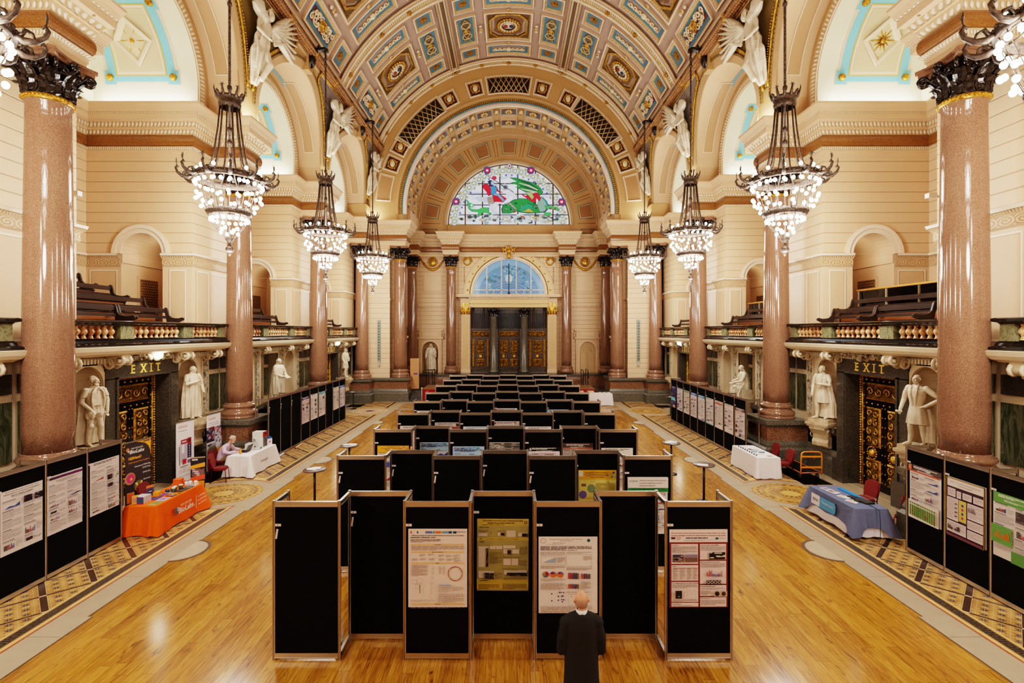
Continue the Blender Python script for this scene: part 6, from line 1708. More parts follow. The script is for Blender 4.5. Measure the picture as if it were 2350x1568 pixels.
def statue(kind, loc, rz, label, scale=1.05, yaw=0, console=None, group=None):
 root = empty('statue', loc, rz, label, 'statue', group)
 m = MB(); H = (0, -.01, 1.68)
 if kind == 'cape':
  legs(m, .1, (.04, -.1)); torso(m, 1.05); head(m, H, yaw, .05, 'curly', beard=True)
  for e in (-1, 1):
   for k in range(8): a = 2 * PI * k / 8; m.ball((e * .1 + .07 * cos(a), -.02 + .07 * sin(a), .8 + .06 * (k % 2)), (.055, .055, .11), 8, 6)
   m.ball((e * .1, -.03, .52), .075, 8, 6)
  loft(m, [(.84, 0, 0, .19, .15, .05), (.96, 0, 0, .17, .13, .04), (1.02, 0, 0, .155, .12, 0)], 40, 9)
  arm(m, -1, (-.3, -.02, 1.15), (-.2, -.2, .95), (.4, -.6, -.7)); arm(m, 1, (.31, -.02, 1.15), (.26, -.1, .88), (-.2, -.3, -.9))
  loft(m, [(.05, 0, .22, .36, .13, .12), (.5, 0, .2, .34, .12, .1), (1.0, 0, .17, .31, .11, .08), (1.4, 0, .08, .27, .13, .03), (1.5, 0, .04, .2, .13, .0), (1.54, 0, .03, .1, .1, 0)], 48, 7)
  m.cyl((.24, -.06, .9), (.3, .12, .35), .015, .01)
  for k in range(9): m.ball((0, -.135 - .01 * sin(k), 1.0 + .055 * k), .014, 6, 5); m.tube([(-.16 + .04 * k, -.13 + .004 * abs(k - 4), 1.3), (-.1 + .025 * k, -.15, 1.05)], .012, 5)
  for e in (-1, 1):
   for k in range(7): m.ball((e * (.2 + .012 * k), -.03, 1.47 - .03 * k), (.075, .07, .02), 10, 6)
   m.tube([(e * .04, -.12, 1.52), (e * .13, -.15, 1.4), (e * .16, -.16, 1.2), (e * .12, -.17, .95)], .022, 6)
  for k in range(12): a = 2 * PI * k / 12; m.ball((.085 * cos(a), .02 + .085 * sin(a), 1.545), (.03, .03, .022), 8, 5)
 elif kind in ('robe', 'book', 'judge'):
  for e in (-1, 1): limb(m, [(e * .1, .0, .08), (e * .12, -.1, .045), (e * .14, -.2, .035)], [.05, .05, .035])
  am = .08
  loft(m, [(.07, 0, .02, .27, .2, am * 1.4), (.3, 0, .02, .26, .19, am * 1.2), (.7, 0, .02, .24, .18, am), (1.0, 0, .01, .215, .165, am * .6), (1.25, 0, 0, .22, .155, .02), (1.42, 0, .01, .225, .145, .01), (1.5, 0, .02, .17, .11, 0), (1.57, 0, .03, .08, .075, 0)], 60, 8, loc[1])
  loft(m, [(.04, 0, .1, .33, .19, .11), (.6, 0, .1, .32, .17, .1), (1.1, 0, .08, .29, .15, .06), (1.44, 0, .05, .25, .13, .01), (1.53, 0, .03, .14, .1, 0)], 60, 10, 1.3 + loc[1])
  if kind == 'robe':
   arm(m, -1, (-.29, -.1, 1.2), (-.03, -.22, 1.28), (.9, -.2, .3), 1.25); arm(m, 1, (.32, .0, 1.14), (.25, -.16, .98), (-.2, -.6, -.7), 1.2)
   head(m, H, yaw, .1, 'side')
  elif kind == 'book':
   arm(m, -1, (-.3, -.06, 1.16), (-.1, -.27, 1.05), (.8, -.5, -.1), 1.3); arm(m, 1, (.3, -.08, 1.16), (.12, -.3, 1.04), (-.7, -.6, 0), 1.3)
   m.cbox((.02, -.38, 1.05), (.28, .2, .035), R=Matrix.Rotation(rad(28), 3, 'X')); head(m, H, yaw, .35, 'side')
   loft(m, [(.35, -.22, -.02, .13, .17, .14), (.8, -.24, -.02, .13, .16, .12), (1.2, -.24, -.02, .11, .13, .05), (1.42, -.17, 0, .08, .1, 0)], 36, 6)
  else:
   arm(m, -1, (-.33, .02, 1.16), (-.32, -.12, .92), (0, -.4, -.9), 1.5); arm(m, 1, (.33, .0, 1.16), (.22, -.2, 1.05), (-.5, -.6, .2), 1.5)
   for e in (-1, 1): loft(m, [(.9, e * .31, -.04, .09, .11, .1), (1.15, e * .29, -.01, .1, .11, .06), (1.42, e * .2, .01, .08, .09, 0)], 24, 5)
   head(m, H, yaw, 0, 'wig')
 elif kind in ('frock', 'coat'):
  legs(m, .1, (-.12, .06)); torso(m, 1.08)
  loft(m, [(.55, 0, .02, .25, .2, .03), (.75, 0, .01, .22, .18, .025), (.98, 0, 0, .175, .135, .01), (1.05, 0, 0, .165, .13, 0), (1.3, 0, 0, .205, .145, 0), (1.47, 0, .01, .2, .12, 0), (1.54, 0, .02, .1, .09, 0)], 44, 7)
  for e in (-1, 1): m.tube([(e * .03, -.13, 1.02), (e * .07, -.155, 1.3), (e * .075, -.11, 1.48), (e * .05, -.02, 1.56)], [.015, .032, .03, .02], 6, flat=.5)
  head(m, H, yaw, .05, 'short' if kind == 'coat' else 'side')
  if kind == 'frock':
   arm(m, 1, (.46, .06, 1.2), (.24, -.1, 1.02), (-.7, -.5, -.3), 1.12); arm(m, -1, (-.29, -.03, 1.16), (-.3, -.16, .9), (0, -.5, -.8), 1.1, curl=1)
   m.tube([(-.3, -.2, .82), (-.3, -.32, .86)], .03, 8); loft(m, [(.1, .22, .16, .16, .12, .12), (.6, .22, .14, .13, .1, .1), (.95, .18, .1, .05, .05, 0)], 30, 6)
  else:
   arm(m, 1, (.3, -.08, 1.17), (.05, -.24, 1.2), (-.9, -.3, .2), 1.15); arm(m, -1, (-.29, -.02, 1.14), (-.26, -.12, .9), (0, -.4, -.9), 1.1)
   loft(m, [(.05, .06, .14, .33, .15, .08), (.5, .06, .13, .31, .14, .07), (1.0, .03, .1, .28, .13, .04), (1.42, 0, .05, .26, .13, .01), (1.52, 0, .03, .14, .1, 0)], 50, 8)
 elif kind == 'seated':
  for e in (-1, 1):
   limb(m, [(e * .1, .05, .5), (e * .14, -.38, .56), (e * .13, -.42, .12)], [.12, .1, .07]); limb(m, [(e * .13, -.42, .05), (e * .14, -.6, .04)], [.05, .04])
  loft(m, [(.03, 0, -.3, .3, .22, .1), (.3, 0, -.28, .27, .22, .09), (.52, 0, -.2, .27, .3, .05), (.66, 0, -.05, .22, .22, .03), (.8, 0, .03, .19, .15, .02), (1.0, 0, .02, .22, .16, .03), (1.13, 0, .0, .21, .14, .02), (1.22, 0, -.01, .12, .1, 0)], 60, 9)
  loft(m, [(.45, .0, .12, .27, .17, .06), (.8, 0, .1, .25, .15, .06), (1.1, 0, .06, .23, .13, .02), (1.2, 0, .03, .12, .1, 0)], 44, 8)
  sh = (.2, 0, 1.12)
  arm(m, -1, (-.3, -.1, .85), (-.06, -.33, .84), (.5, -.8, 0), 1.25, sh); arm(m, 1, (.28, -.12, .83), (.1, -.34, .76), (-.3, -.9, -.2), 1.25, sh)
  m.cbox((0, -.42, .74), (.24, .26, .03), R=Matrix.Rotation(rad(20), 3, 'X')); head(m, (0, -.06, 1.38), yaw, .4, 'side')
  m.box(-.25, .25, -.12, .3, -.05, .44)
 if kind != 'seated':
  pass
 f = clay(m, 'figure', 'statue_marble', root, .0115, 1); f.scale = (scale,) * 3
 p = MB()
 if console == 'bracket':
  p.bbox(-.36, .36, -.3, .4, -.12, .0, .05); p.bbox(-.42, .42, -.38, .4, -.2, -.12, .05); p.bbox(-.38, .38, -.34, .4, -.27, -.2, .05)
  p.extrude([(.4, -.27), (-.3, -.27), (-.3, -.36), (-.2, -.44), (-.1, -.56), (-.08, -.7), (-.14, -.82), (-.12, -.95), (-.02, -1.02), (.4, -1.02)], lambda u, v, d: (d, u, v), -.28, .28)
  for e in (-1, 1): p.cyl((e * .29, -.12, -.42), (e * .31, -.12, -.42), .08, .08, 12); p.tube([(e * .295, -.1 + .09 * cos(q), -.58 + .09 * sin(q)) for q in [k * .6 for k in range(9)]], .018, 5)
  p.build('console', 'console_stone', root)
 elif console:
  p.bbox(-.4, .4, -.4, .35, -console, -.1, .04); p.bbox(-.44, .44, -.44, .38, -.1, 0, .04); p.build('plinth', 'console_stone', root)
 return root
L_, R_ = PI / 2, -PI / 2
statue('cape', (-11.08, 13.57, 1.97), L_ - .3, 'marble statue in short cape and breeches, left niche nearest the viewer', 1.03, .55, 'bracket', 'niche statues')
statue('robe', (-11.08, 17.81, 1.97), L_ - .35, 'marble statue in a long gown, hand on chest, left niche just past the EXIT door', 1.03, .5, 'bracket', 'niche statues')
statue('book', (-10.78, 23.75, 1.72), L_ - .2, 'marble statue of a robed man reading an open book, middle left bay', 1.14, .35, 1.7, 'niche statues')
statue('frock', (-11.05, 34.17, 1.97), L_ - .3, 'small far marble statue in a knee-length coat beside the far left column', 1.08, .4, 'bracket', 'niche statues')
statue('coat', (11.08, 17.81, 1.97), R_ + .45, 'marble statue in a long draped coat, right niche just past the EXIT door', 1.03, -.3, 'bracket', 'niche statues')
statue('frock', (11.02, 13.57, 1.97), R_ + .35, 'marble statue in frock coat with hand on hip, right niche nearest the viewer', 1.06, -.35, 'bracket', 'niche statues')
statue('seated', (11.0, 23.7, 1.85), R_ - .1, 'seated marble statue of a robed man reading, middle right bay', 1.08, 0, 1.8, 'niche statues')
statue('judge', (-6.5, 42.12, 1.83), 0, 'pale marble statue in wide-sleeved gown in the end wall niche', 1.22, 0, .16, 'niche statues')
b = MB(1); b.extrude([(.4, -.0), (-.38, -.0), (-.42, -.15), (-.3, -.3), (-.1, -.5), (-.1, -.75), (0, -.95), (.4, -.95)], lambda u, v, d: (11.08 + u, 34.17 + d, 1.95 + v), -.3, .3)
tag(b.build('console', 'console_stone'), 'empty carved stone console on the far right wall', 'console')
def angel(sx, y, k, flip):
 z0 = 14.75; root = empty('angel_relief', (sx * 10.0, y, z0), 0, None)
 root.rotation_euler = (rad(14.5), 0, -sx * PI / 2)
 tag(root, 'cream plaster winged angel relief, %s of the %s spandrels' % (('nearest', 'second', 'farthest')[k], 'left' if sx < 0 else 'right'), 'relief', 'spandrel angels')
 m = MB()
 loft(m, [(.0, .05 * flip, 0, .1, .1, .14), (.12, .05 * flip, 0, .14, .13, .22), (.25, .05 * flip, 0, .17, .14, .2), (.45, .02 * flip, -.02, .22, .17, .12), (.7, .0, -.03, .25, .17, .2), (.85, 0, -.03, .22, .16, .1), (1.0, -.02 * flip, -.02, .23, .17, .14), (1.25, 0, 0, .19, .14, .03), (1.45, 0, .01, .2, .13, .01), (1.54, 0, .02, .1, .09, 0)], 48, 6, k)
 limb(m, [(.1 * flip, -.05, .9), (.2 * flip, -.26, .62), (.12 * flip, -.18, .2)], [.12, .1, .07])
 arm(m, flip, (flip * .32, -.12, 1.2), (flip * .5, -.2, 1.34), (flip * .5, -.2, .6), 1.1); arm(m, -flip, (-flip * .3, -.1, 1.15), (-flip * .12, -.26, 1.1), (flip * .7, -.4, 0), 1.1)
 head(m, (0.02 * flip, -.06, 1.68), flip * .5, .2, 'curly')
 for q in range(26): m.tube([(-flip * .25 + .02 * q * flip, -.05 - .08 * sin(q * .8), 1.0 - .02 * q), (-flip * .2 + .02 * q * flip, -.14, .75 - .015 * q), (-flip * .1 + .015 * q * flip, -.12, .35)], [.03, .035, .02], 5) if q % 3 == 0 else None
 f = clay(m, 'figure', 'statue_marble', root, .017, 1); f.scale = (2.0, 1.15, 1.62)
 for e in (-1, 1):
  w = MB()
  for r, n, ln in ((0, 9, 1.3), (1, 7, .85), (2, 5, .48)):
   for q in range(n):
    a = rad(50 - 62 * q / n) if e == flip else rad(74 - 60 * q / n)
    d = Vector((e * cos(a), 0, sin(a))); b0 = Vector((e * (.16 + .1 * (r == 0)), .0 - .03 * r, 1.42)); L = ln * (.72 + .28 * cos(a - .2)) * (1 if e == flip else .34)
    w.tube([tuple(b0), tuple(b0 + d * L * .55), tuple(b0 + d * L)], [.06, .1, .045], 6, (238, 224, 200), flat=.5)
  o = w.build('wing', 'marble', root); o.scale = (1.62,) * 3
 return root
for sx in (-1, 1):
 for k, y in enumerate((19.72, 27.9, 35.75)): angel(sx, y, k, -sx if True else sx)
def person(loc, rz, label): return empty('person', loc, rz, label, 'person')
p = person((.97, 6.3, 0), PI, 'balding man in a dark suit standing with his back to us, reading a poster')
m = MB(); head(m, (0, -.02, 1.665), .12, .12, None); torso(m, .78); legs(m, .1, (0, .02), r=.9)
for e in (-1, 1): arm(m, e, (e * .245, -.01, 1.08), (e * .15, -.24, .98), (-e * .5, -.6, -.2), .75, (.17, .02, 1.36))
clay(m, 'body', 'skin_tone', p, .011, 3)
m = MB()
loft(m, [(.63, 0, .02, .225, .165, .016), (.85, 0, .02, .213, .155, .008), (1.05, 0, .015, .205, .145, 0), (1.25, 0, .015, .21, .15, 0), (1.38, 0, .02, .21, .14, 0), (1.46, 0, .025, .19, .12, 0), (1.53, 0, .032, .11, .09, 0)], 44, 5)
for e in (-1, 1):
 limb(m, [(e * .05, .035, 1.5), (e * .13, .03, 1.46), (e * .2, .02, 1.41)], [.07, .075, .078])
 limb(m, [(e * .185, .02, 1.41), (e * .235, .035, 1.25), (e * .25, .0, 1.06), (e * .22, -.14, .98), (e * .17, -.2, .98)], [.072, .07, .062, .055, .05])
 m.tube([(e * .075, .05, 1.535), (e * .085, -.04, 1.5), (e * .06, -.13, 1.35)], [.022, .022, .02], 6)
m.tube([(-.08, .04, 1.53), (0, .085, 1.545), (.08, .04, 1.53)], .022, 6)
clay(m, 'suit_jacket', 'dark_suit', p, .013, 4)
m = MB()
for e in (-1, 1): limb(m, [(e * .09, .01, .95), (e * .1, .0, .5), (e * .11, .02, .09)], [.115, .09, .085])
clay(m, 'trousers', 'dark_suit', p, .016, 2)
m = MB()
for e in (-1, 1): limb(m, [(e * .11, .05, .04), (e * .12, -.08, .045), (e * .13, -.2, .035)], [.045, .052, .04])
clay(m, 'shoes', 'black_leather', p, .012, 2)
m = MB(); m.lathe([(.072, 1.5), (.07, 1.585), (.062, 1.59), (.064, 1.5)], 24, (0, .032, 0), sq=.95); m.build('shirt_collar', 'white_shirt', p)
m = MB(); head_h = MB()
for k in range(15):
 a = rad(-20 + 220 * k / 14); m.ball((.066 * cos(a), .0 + .083 * sin(a), 1.655), (.016, .018, .05), 8, 6)
clay(m, 'hair', 'stubble', p, .01, 3)
def chair(loc, rz, label, coat=False, group='red banquet chairs'):
 o = empty('chair', loc, rz, label, 'chair', group)
 RD = (150, 38, 34); FR = (112, 34, 28)
 m = MB(); pts = [(.22 * (abs(cos(t)) ** .6) * (1 if cos(t) > 0 else -1), .21 * (abs(sin(t)) ** .6) * (1 if sin(t) > 0 else -1)) for t in [2 * PI * k / 28 for k in range(28)]]
 for (z0, z1, s) in ((.41, .43, .94), (.43, .475, 1), (.475, .49, .92)): m.prism([(a * s, b * s) for a, b in pts], z0, z1)
 m.build('seat', 'red_upholstery', o)
 m = MB(); out = [(-.19, 0), (.19, 0), (.215, .2), (.2, .36), (.13, .43), (0, .45), (-.13, .43), (-.2, .36), (-.215, .2)]
 tl = lambda u, v, d: (u, .215 + d + v * .2, .5 + v)
 m.extrude(out, tl, -.03, .03); m.build('backrest', 'red_upholstery', o)
 for e in (-1, 1):
  m = MB(); m.tube([(e * .2, .26, 0), (e * .2, .21, .42), (e * .21, .24, .6), (e * .22, .3, .86)], .014, 6, FR); m.build('leg', 'metal', o)
  m = MB(); m.tube([(e * .19, -.22, 0), (e * .19, -.19, .42), (e * .19, .2, .42)], .014, 6, FR); m.build('leg', 'metal', o)
 return o
m_t = 0
chair((-10.22, 18.0, 0), L_, 'red chair under the green coat, occupied by the seated man')
chair((-9.62, 16.95, 0), L_ + .25, 'empty red chair at the near end of the left white-clothed table')
chair((-9.6, 13.72, 0), L_, 'red chair behind the orange table, only its back showing')
chair((9.78, 13.85, 0), R_ + .2, 'red chair behind the blue-clothed table, seen beside the folders')
chair((9.86, 12.45, 0), R_ + .5, 'red chair at the near end of the blue-clothed table')
chair((9.58, 18.55, 0), R_, 'farther red chair behind the right white-clothed table')
chair((9.58, 17.6, 0), R_, 'nearer red chair behind the right white-clothed table')
c = MB(); loft(c, [(.15, -.04, .36, .2, .06, .12), (.5, 0, .34, .23, .07, .1), (.8, 0, .33, .25, .09, .05), (.93, 0, .32, .22, .07, 0), (.97, 0, .32, .15, .04, 0)], 36, 7)
o = clay(c, 'coat', 'olive_coat', None, .018, 2, (-10.22, 18.0, 0)); o.rotation_euler = (0, 0, L_); tag(o, 'dark green coat hung over the back of the seated man\'s chair', 'coat')
p = person((-10.12, 18.0, 0), L_, 'grey-haired man in a lilac shirt seated at a laptop behind the white-clothed table')
m = MB(); head(m, (0, -.33, 1.2), .1, .42, None)
limb(m, [(0, -.2, .98), (0, -.26, 1.08)], [.06, .055]); loft(m, [(.45, 0, .05, .15, .12, 0), (.7, 0, .0, .15, .12, 0), (.95, 0, -.12, .17, .12, 0), (1.0, 0, -.16, .1, .08, 0)], 24, 5)
for e in (-1, 1):
 limb(m, [(e * .2, -.14, .9), (e * .29, -.32, .75), (e * .12, -.54, .79)], [.055, .046, .034]); hand(m, (e * .12, -.54, .79), (-e * .15, -1, -.05), (e, 0, 0), .5)
clay(m, 'body', 'skin_tone', p, .011, 3)
m = MB(); loft(m, [(.46, 0, .06, .2, .15, .02), (.65, 0, .03, .2, .155, .015), (.85, 0, -.05, .215, .15, 0), (.97, 0, -.12, .2, .13, 0), (1.03, 0, -.17, .12, .1, 0), (1.06, 0, -.2, .075, .07, 0)], 40, 6)
for e in (-1, 1): limb(m, [(e * .19, -.13, .95), (e * .28, -.2, .8), (e * .29, -.34, .77), (e * .16, -.5, .79)], [.08, .075, .064, .048])
clay(m, 'shirt', 'lilac_shirt', p, .014, 3)
m = MB()
for e in (-1, 1): limb(m, [(e * .1, .05, .5), (e * .13, -.4, .52), (e * .13, -.42, .1)], [.1, .085, .06])
clay(m, 'trousers', 'khaki', p, .016, 2)
m = MB()
for e in (-1, 1): limb(m, [(e * .13, -.4, .04), (e * .14, -.6, .035)], [.048, .04])
clay(m, 'shoes', 'black_leather', p, .014, 2)
m = MB(); Rm = Matrix.Rotation(.42, 3, 'X')
for q in ((0, .045, .05, .075), (0, .07, .0, .06), (.05, .03, .03, .045), (-.05, .03, .03, .045), (0, .0, .085, .055), (.03, -.03, .085, .04), (-.03, -.03, .085, .04)): m.ball(tuple(Vector((0, -.33, 1.2)) + Rm @ Vector(q[:3])), q[3], 10, 7)
clay(m, 'hair', 'grey_hair', p, .011, 3)
m = MB()
for k in range(9): a = PI * k / 8; m.ball(tuple(Vector((0, -.33, 1.2)) + Rm @ Vector((.05 * cos(a), -.05 - .035 * sin(a), -.085))), .026, 8, 6)
clay(m, 'beard', 'grey_hair', p, .01, 3)
p = person((-2.62, 12.98, 0), PI, 'person behind the second row, only hands showing at the yellow poster')
m = MB(); head(m, (0, -.05, 1.6), 0, -.1, 'short', .96); torso(m, .9); legs(m, .09, (0, 0), r=.9)
for e in (-1, 1): arm(m, e, (e * .24, -.2, 1.55), (e * .1, -.34, 1.86), (0, -.15, 1), .85, curl=.8)
clay(m, 'body', 'skin_tone', p, .012, 3)
m = MB(); loft(m, [(.8, 0, .01, .19, .14, .01), (1.1, 0, .01, .18, .135, 0), (1.38, 0, .01, .2, .13, 0), (1.48, 0, .02, .12, .09, 0)], 36, 5)
for e in (-1, 1): limb(m, [(e * .18, 0, 1.42), (e * .25, -.18, 1.54), (e * .18, -.26, 1.68)], [.075, .065, .055])
clay(m, 'shirt', 'dark_suit', p, .016, 3)
m = MB()
for e in (-1, 1): limb(m, [(e * .09, .01, .9), (e * .1, .0, .5), (e * .11, .02, .06)], [.11, .085, .075])
clay(m, 'trousers', 'dark_suit', p, .016, 2)
# ================================================================ display boards
BH = 2.43
ALU = (196, 188, 178)
def cached(key, fn, mat, _c={}):
 if key not in _c:
  b = MB(); fn(b); _c[key] = b.mesh(key[0], mat)
 return _c[key]
def post_fn(b):
 b.prism([(-.022, -.012), (-.012, -.022), (.012, -.022), (.022, -.012), (.022, .012), (.012, .022), (-.012, .022), (-.022, .012)], 0, BH + .01, ALU)
 for a in (0, PI / 2): b.box(-.025 if a == 0 else -.004, .025 if a == 0 else .004, -.004 if a == 0 else -.025, .004 if a == 0 else .025, .0, BH + .008, (120, 114, 108))
def rail_fn(L):
 def f(b):
  b.prism([(-L / 2, -.016), (L / 2, -.016), (L / 2, .016), (-L / 2, .016)], 0, .08, ALU)
  b.v += [(x, y * 1.25, z) for z in (.0, .012, .066, .08) for x in (-L / 2, L / 2) for y in (-.016, .016)]; n = len(b.v) - 16
  for q in (n, n + 8):
   for f in ((0, 1, 3, 2), (4, 6, 7, 5), (0, 2, 6, 4), (1, 5, 7, 3), (0, 4, 5, 1), (2, 3, 7, 6)): b.f.append([q + i for i in f]); b.c.append(ALU); b.m.append(0); b.sm.append(False); b.uv.append(None)
 return f
def make_board(root, c, ax, L=.96, tagged=1, strip=False, rot=0):
 for z, nm in ((.03, 'bottom_rail'), (BH - .085, 'top_rail')): inst(cached(('board_rail', L), rail_fn(L), 'metal'), nm, root, (c[0], c[1], z), (0, 0, rot))
 inst(cached(('board_panel', L), lambda b: b.box(-L / 2, L / 2, -.006, .006, .11, BH - .085, (13, 12, 12)), 'fabric_board'), 'panel', root, c, (0, 0, rot))
 if tagged:
  dx, dy = cos(rot), sin(rot); nx, ny = sin(rot), -cos(rot); u = -.44
  inst(cached(('number_label',), lambda b: (b.box(-.05, .05, -.004, 0, -.018, .018, (226, 218, 214)), b.box(-.012, .012, -.005, 0, -.004, .005, (60, 56, 54))), 'paper'), 'number_label', root, (c[0] + dx * u + nx * .008, c[1] + dy * u + ny * .008, 2.065 + .03 * (tagged - 1)), (0, 0, rot))
 if strip:
  dx, dy = cos(rot), sin(rot); nx, ny = sin(rot), -cos(rot); u = -.455
  inst(cached(('fixing_strip',), lambda b: b.box(-.014, .014, -.004, 0, -.075, .075, (222, 214, 208)), 'paper'), 'fixing_strip', root, (c[0] + dx * u + nx * .008, c[1] + dy * u + ny * .008, 1.93), (0, rad(8), rot))
ROWY = [7.74, 10.6, 13.47, 16.25, 18.98, 21.72, 24.6, 27.4, 30.3]
ORD = ['first', 'second', 'third', 'fourth', 'fifth', 'sixth', 'seventh', 'eighth', 'ninth']
XL = -3.53
STRIPS = {0: (0, 1), 1: (0, 1, 2, 3, 4)}
for r, y in enumerate(ROWY):
 o = empty('display_row', (0, y, 0), 0, 'zigzag row of seven black display boards, %s row from the viewer%s' % (ORD[r], ', nearest' if r == 0 else ', farthest' if r == 8 else ''), 'display boards', 'zigzag display rows')
 for k in range(7):
  make_board(o, (XL + k + .5, 0 if k % 2 == 0 else .5, 0), 'x', .96, 1 + (k % 2) * .6, k in STRIPS.get(r, ()))
 for k in range(8):
  for yy in (0, .5):
   inst(cached(('post',), post_fn, 'metal'), 'post', o, (XL + k, yy, 0))
  [inst(cached(('side_rail', .46), rail_fn(.46), 'metal'), 'side_rail', o, (XL + k, .25, z), (0, 0, PI / 2)) for z in (.03, BH - .085)]
def side_run(x, ys, label, returns):
 s = 1 if x > 0 else -1
 o = empty('display_row', (x, ys[0], 0), 0, label, 'display boards', 'side wall display rows')
 rot = PI / 2 if s < 0 else -PI / 2
 for a, b in zip(ys, ys[1:]):
  make_board(o, (0, (a + b) / 2 - ys[0], 0), 'y', b - a - .04, 1, (len(ys) > 8 and s < 0 and ys.index(a) < 3), rot)
 for y in ys: inst(cached(('post',), post_fn, 'metal'), 'post', o, (0, y - ys[0], 0))
 for y in returns:
  [inst(cached(('side_rail', .46), rail_fn(.46), 'metal'), 'return_rail', o, (s * .25, y - ys[0], z)) for z in (.03, BH - .085)]; inst(cached(('post',), post_fn, 'metal'), 'post', o, (s * .5, y - ys[0], 0))
LN = [8.17, 9.18, 10.19, 11.19, 12.17]; LF = [19.6 + 1.013 * k for k in range(10)]
RN = [7.54, 8.55, 9.56, 10.57, 11.58]; RF = [19.5 + 1.007 * k for k in range(10)]
side_run(-9.28, LN, 'near left run of black display boards along the wall, beside the orange table', (LN[2], LN[4]))
side_run(-9.28, LF, 'far left run of nine black display boards behind the seated man', (LF[0], LF[2], LF[4], LF[6], LF[9]))
side_run(9.18, RN, 'near right run of black display boards along the wall, beside the blue table', (RN[2], RN[4]))
side_run(9.2, RF, 'far right run of nine black display boards beyond the white table', (RF[0], RF[2], RF[4], RF[6], RF[9]))
class Poster:
 def __init__(s, w, h, bg, seed=0):
  s.w, s.h = w, h; s.q = []; s.r = random.Random(seed); s.n = 0; s.rect(0, 0, 1, 1, bg)
 def poly(s, pts, col): s.n += 1; s.q.append((0, pts, col, s.n))
 def rect(s, u0, v0, u1, v1, col): s.poly([(u0, v0), (u1, v0), (u1, v1), (u0, v1)], col)
 def rects(s, L, col):
  s.n += 1
  for (a, b, c, d) in L: s.q.append((0, [(a, b), (c, b), (c, d), (a, d)], col, s.n))
 def text(s, t, u, v, size, col=(30, 26, 28), align='L', width=None, shear=0, bold=0): s.n += 1; s.q.append((1, t, u, v, size, col, align, width, shear, bold, s.n))
 def lines(s, u0, u1, v0, v1, n, col=(146, 134, 130), fill=.42):
  L = []
  for i in range(n):
   v = v0 + (v1 - v0) * i / n; hh = (v1 - v0) / n * fill; u = u0; end = u1 if (i % 5 != 4 and i < n - 1) else u0 + (u1 - u0) * s.r.uniform(.4, .9)
   while u < end:
    w = (u1 - u0) * s.r.uniform(.06, .2); L.append((u, v, min(u + w, end), v + hh)); u += w + (u1 - u0) * .018
  s.rects(L, col)
 def disc(s, u, v, r, col, a0=0, a1=2 * PI, r0=0):
  k = s.w / s.h; n = 20
  P_ = [(u + r * cos(a0 + (a1 - a0) * i / n), v + r * k * sin(a0 + (a1 - a0) * i / n)) for i in range(n + 1)]
  P_ += [(u + r0 * cos(a0 + (a1 - a0) * i / n), v + r0 * k * sin(a0 + (a1 - a0) * i / n)) for i in range(n, -1, -1)] if r0 else ([(u, v)] if a1 - a0 < 6.2 else [])
  s.poly(P_, col)
 def bars(s, u0, u1, v0, v1, cols, n, lo=.3):
  for i in range(n):
   a = u0 + (u1 - u0) * i / n; s.rect(a, v1 - (v1 - v0) * s.r.uniform(lo, 1), a + (u1 - u0) / n * .7, v1, cols[i * len(cols) // n])
 def photo(s, u0, v0, u1, v1, base, cols, n=14):
  s.rect(u0, v0, u1, v1, base)
  for i in range(n):
   a, b = s.r.uniform(u0, u1), s.r.uniform(v0, v1); s.rect(max(u0, a - (u1 - u0) * .12), max(v0, b - (v1 - v0) * .08), min(u1, a + (u1 - u0) * .12), min(v1, b + (v1 - v0) * .08), s.r.choice(cols))
 def frame(s, u0, v0, u1, v1, col=(150, 140, 136), t=.003): s.rects([(u0, v0, u1, v0 + t), (u0, v1 - t, u1, v1), (u0, v0, u0 + t, v1), (u1 - t, v0, u1, v1)], col)
 def build(s, O, ux, label, name='poster', cat='poster', tilt=0, group=None, mat='paper', parent=None):
  O = Vector(O); ux = Vector(ux).normalized(); up = Vector((0, 0, 1)); n = ux.cross(up)          # n points to the reader
  if tilt: ux = (ux * cos(tilt) + up * sin(tilt)); up = ux.cross(n) * -1
  mb = MB()
  mp = lambda k: (lambda u, v: tuple(ux * (u * s.w) - up * (v * s.h) + n * (.0006 * k)))
  for e in s.q:
   if e[0] == 0:
    f = mp(e[3]); mb.add([f(a, b) for a, b in e[1]], [tuple(range(len(e[1])))], e[2])
   else:
    _, t, u, v, size, col, al, width, sh, bold, k = e; f = mp(k)
    put_text(mb, t, lambda x, y: f(x / s.w, -y / s.h), u * s.w, -v * s.h, size, col, al, width * s.w if width else None, 0, sh, bold)
  o = mb.build(name, mat, parent); o.location = O
  if label: tag(o, label, cat, group)
  return o
DK = (40, 34, 36)
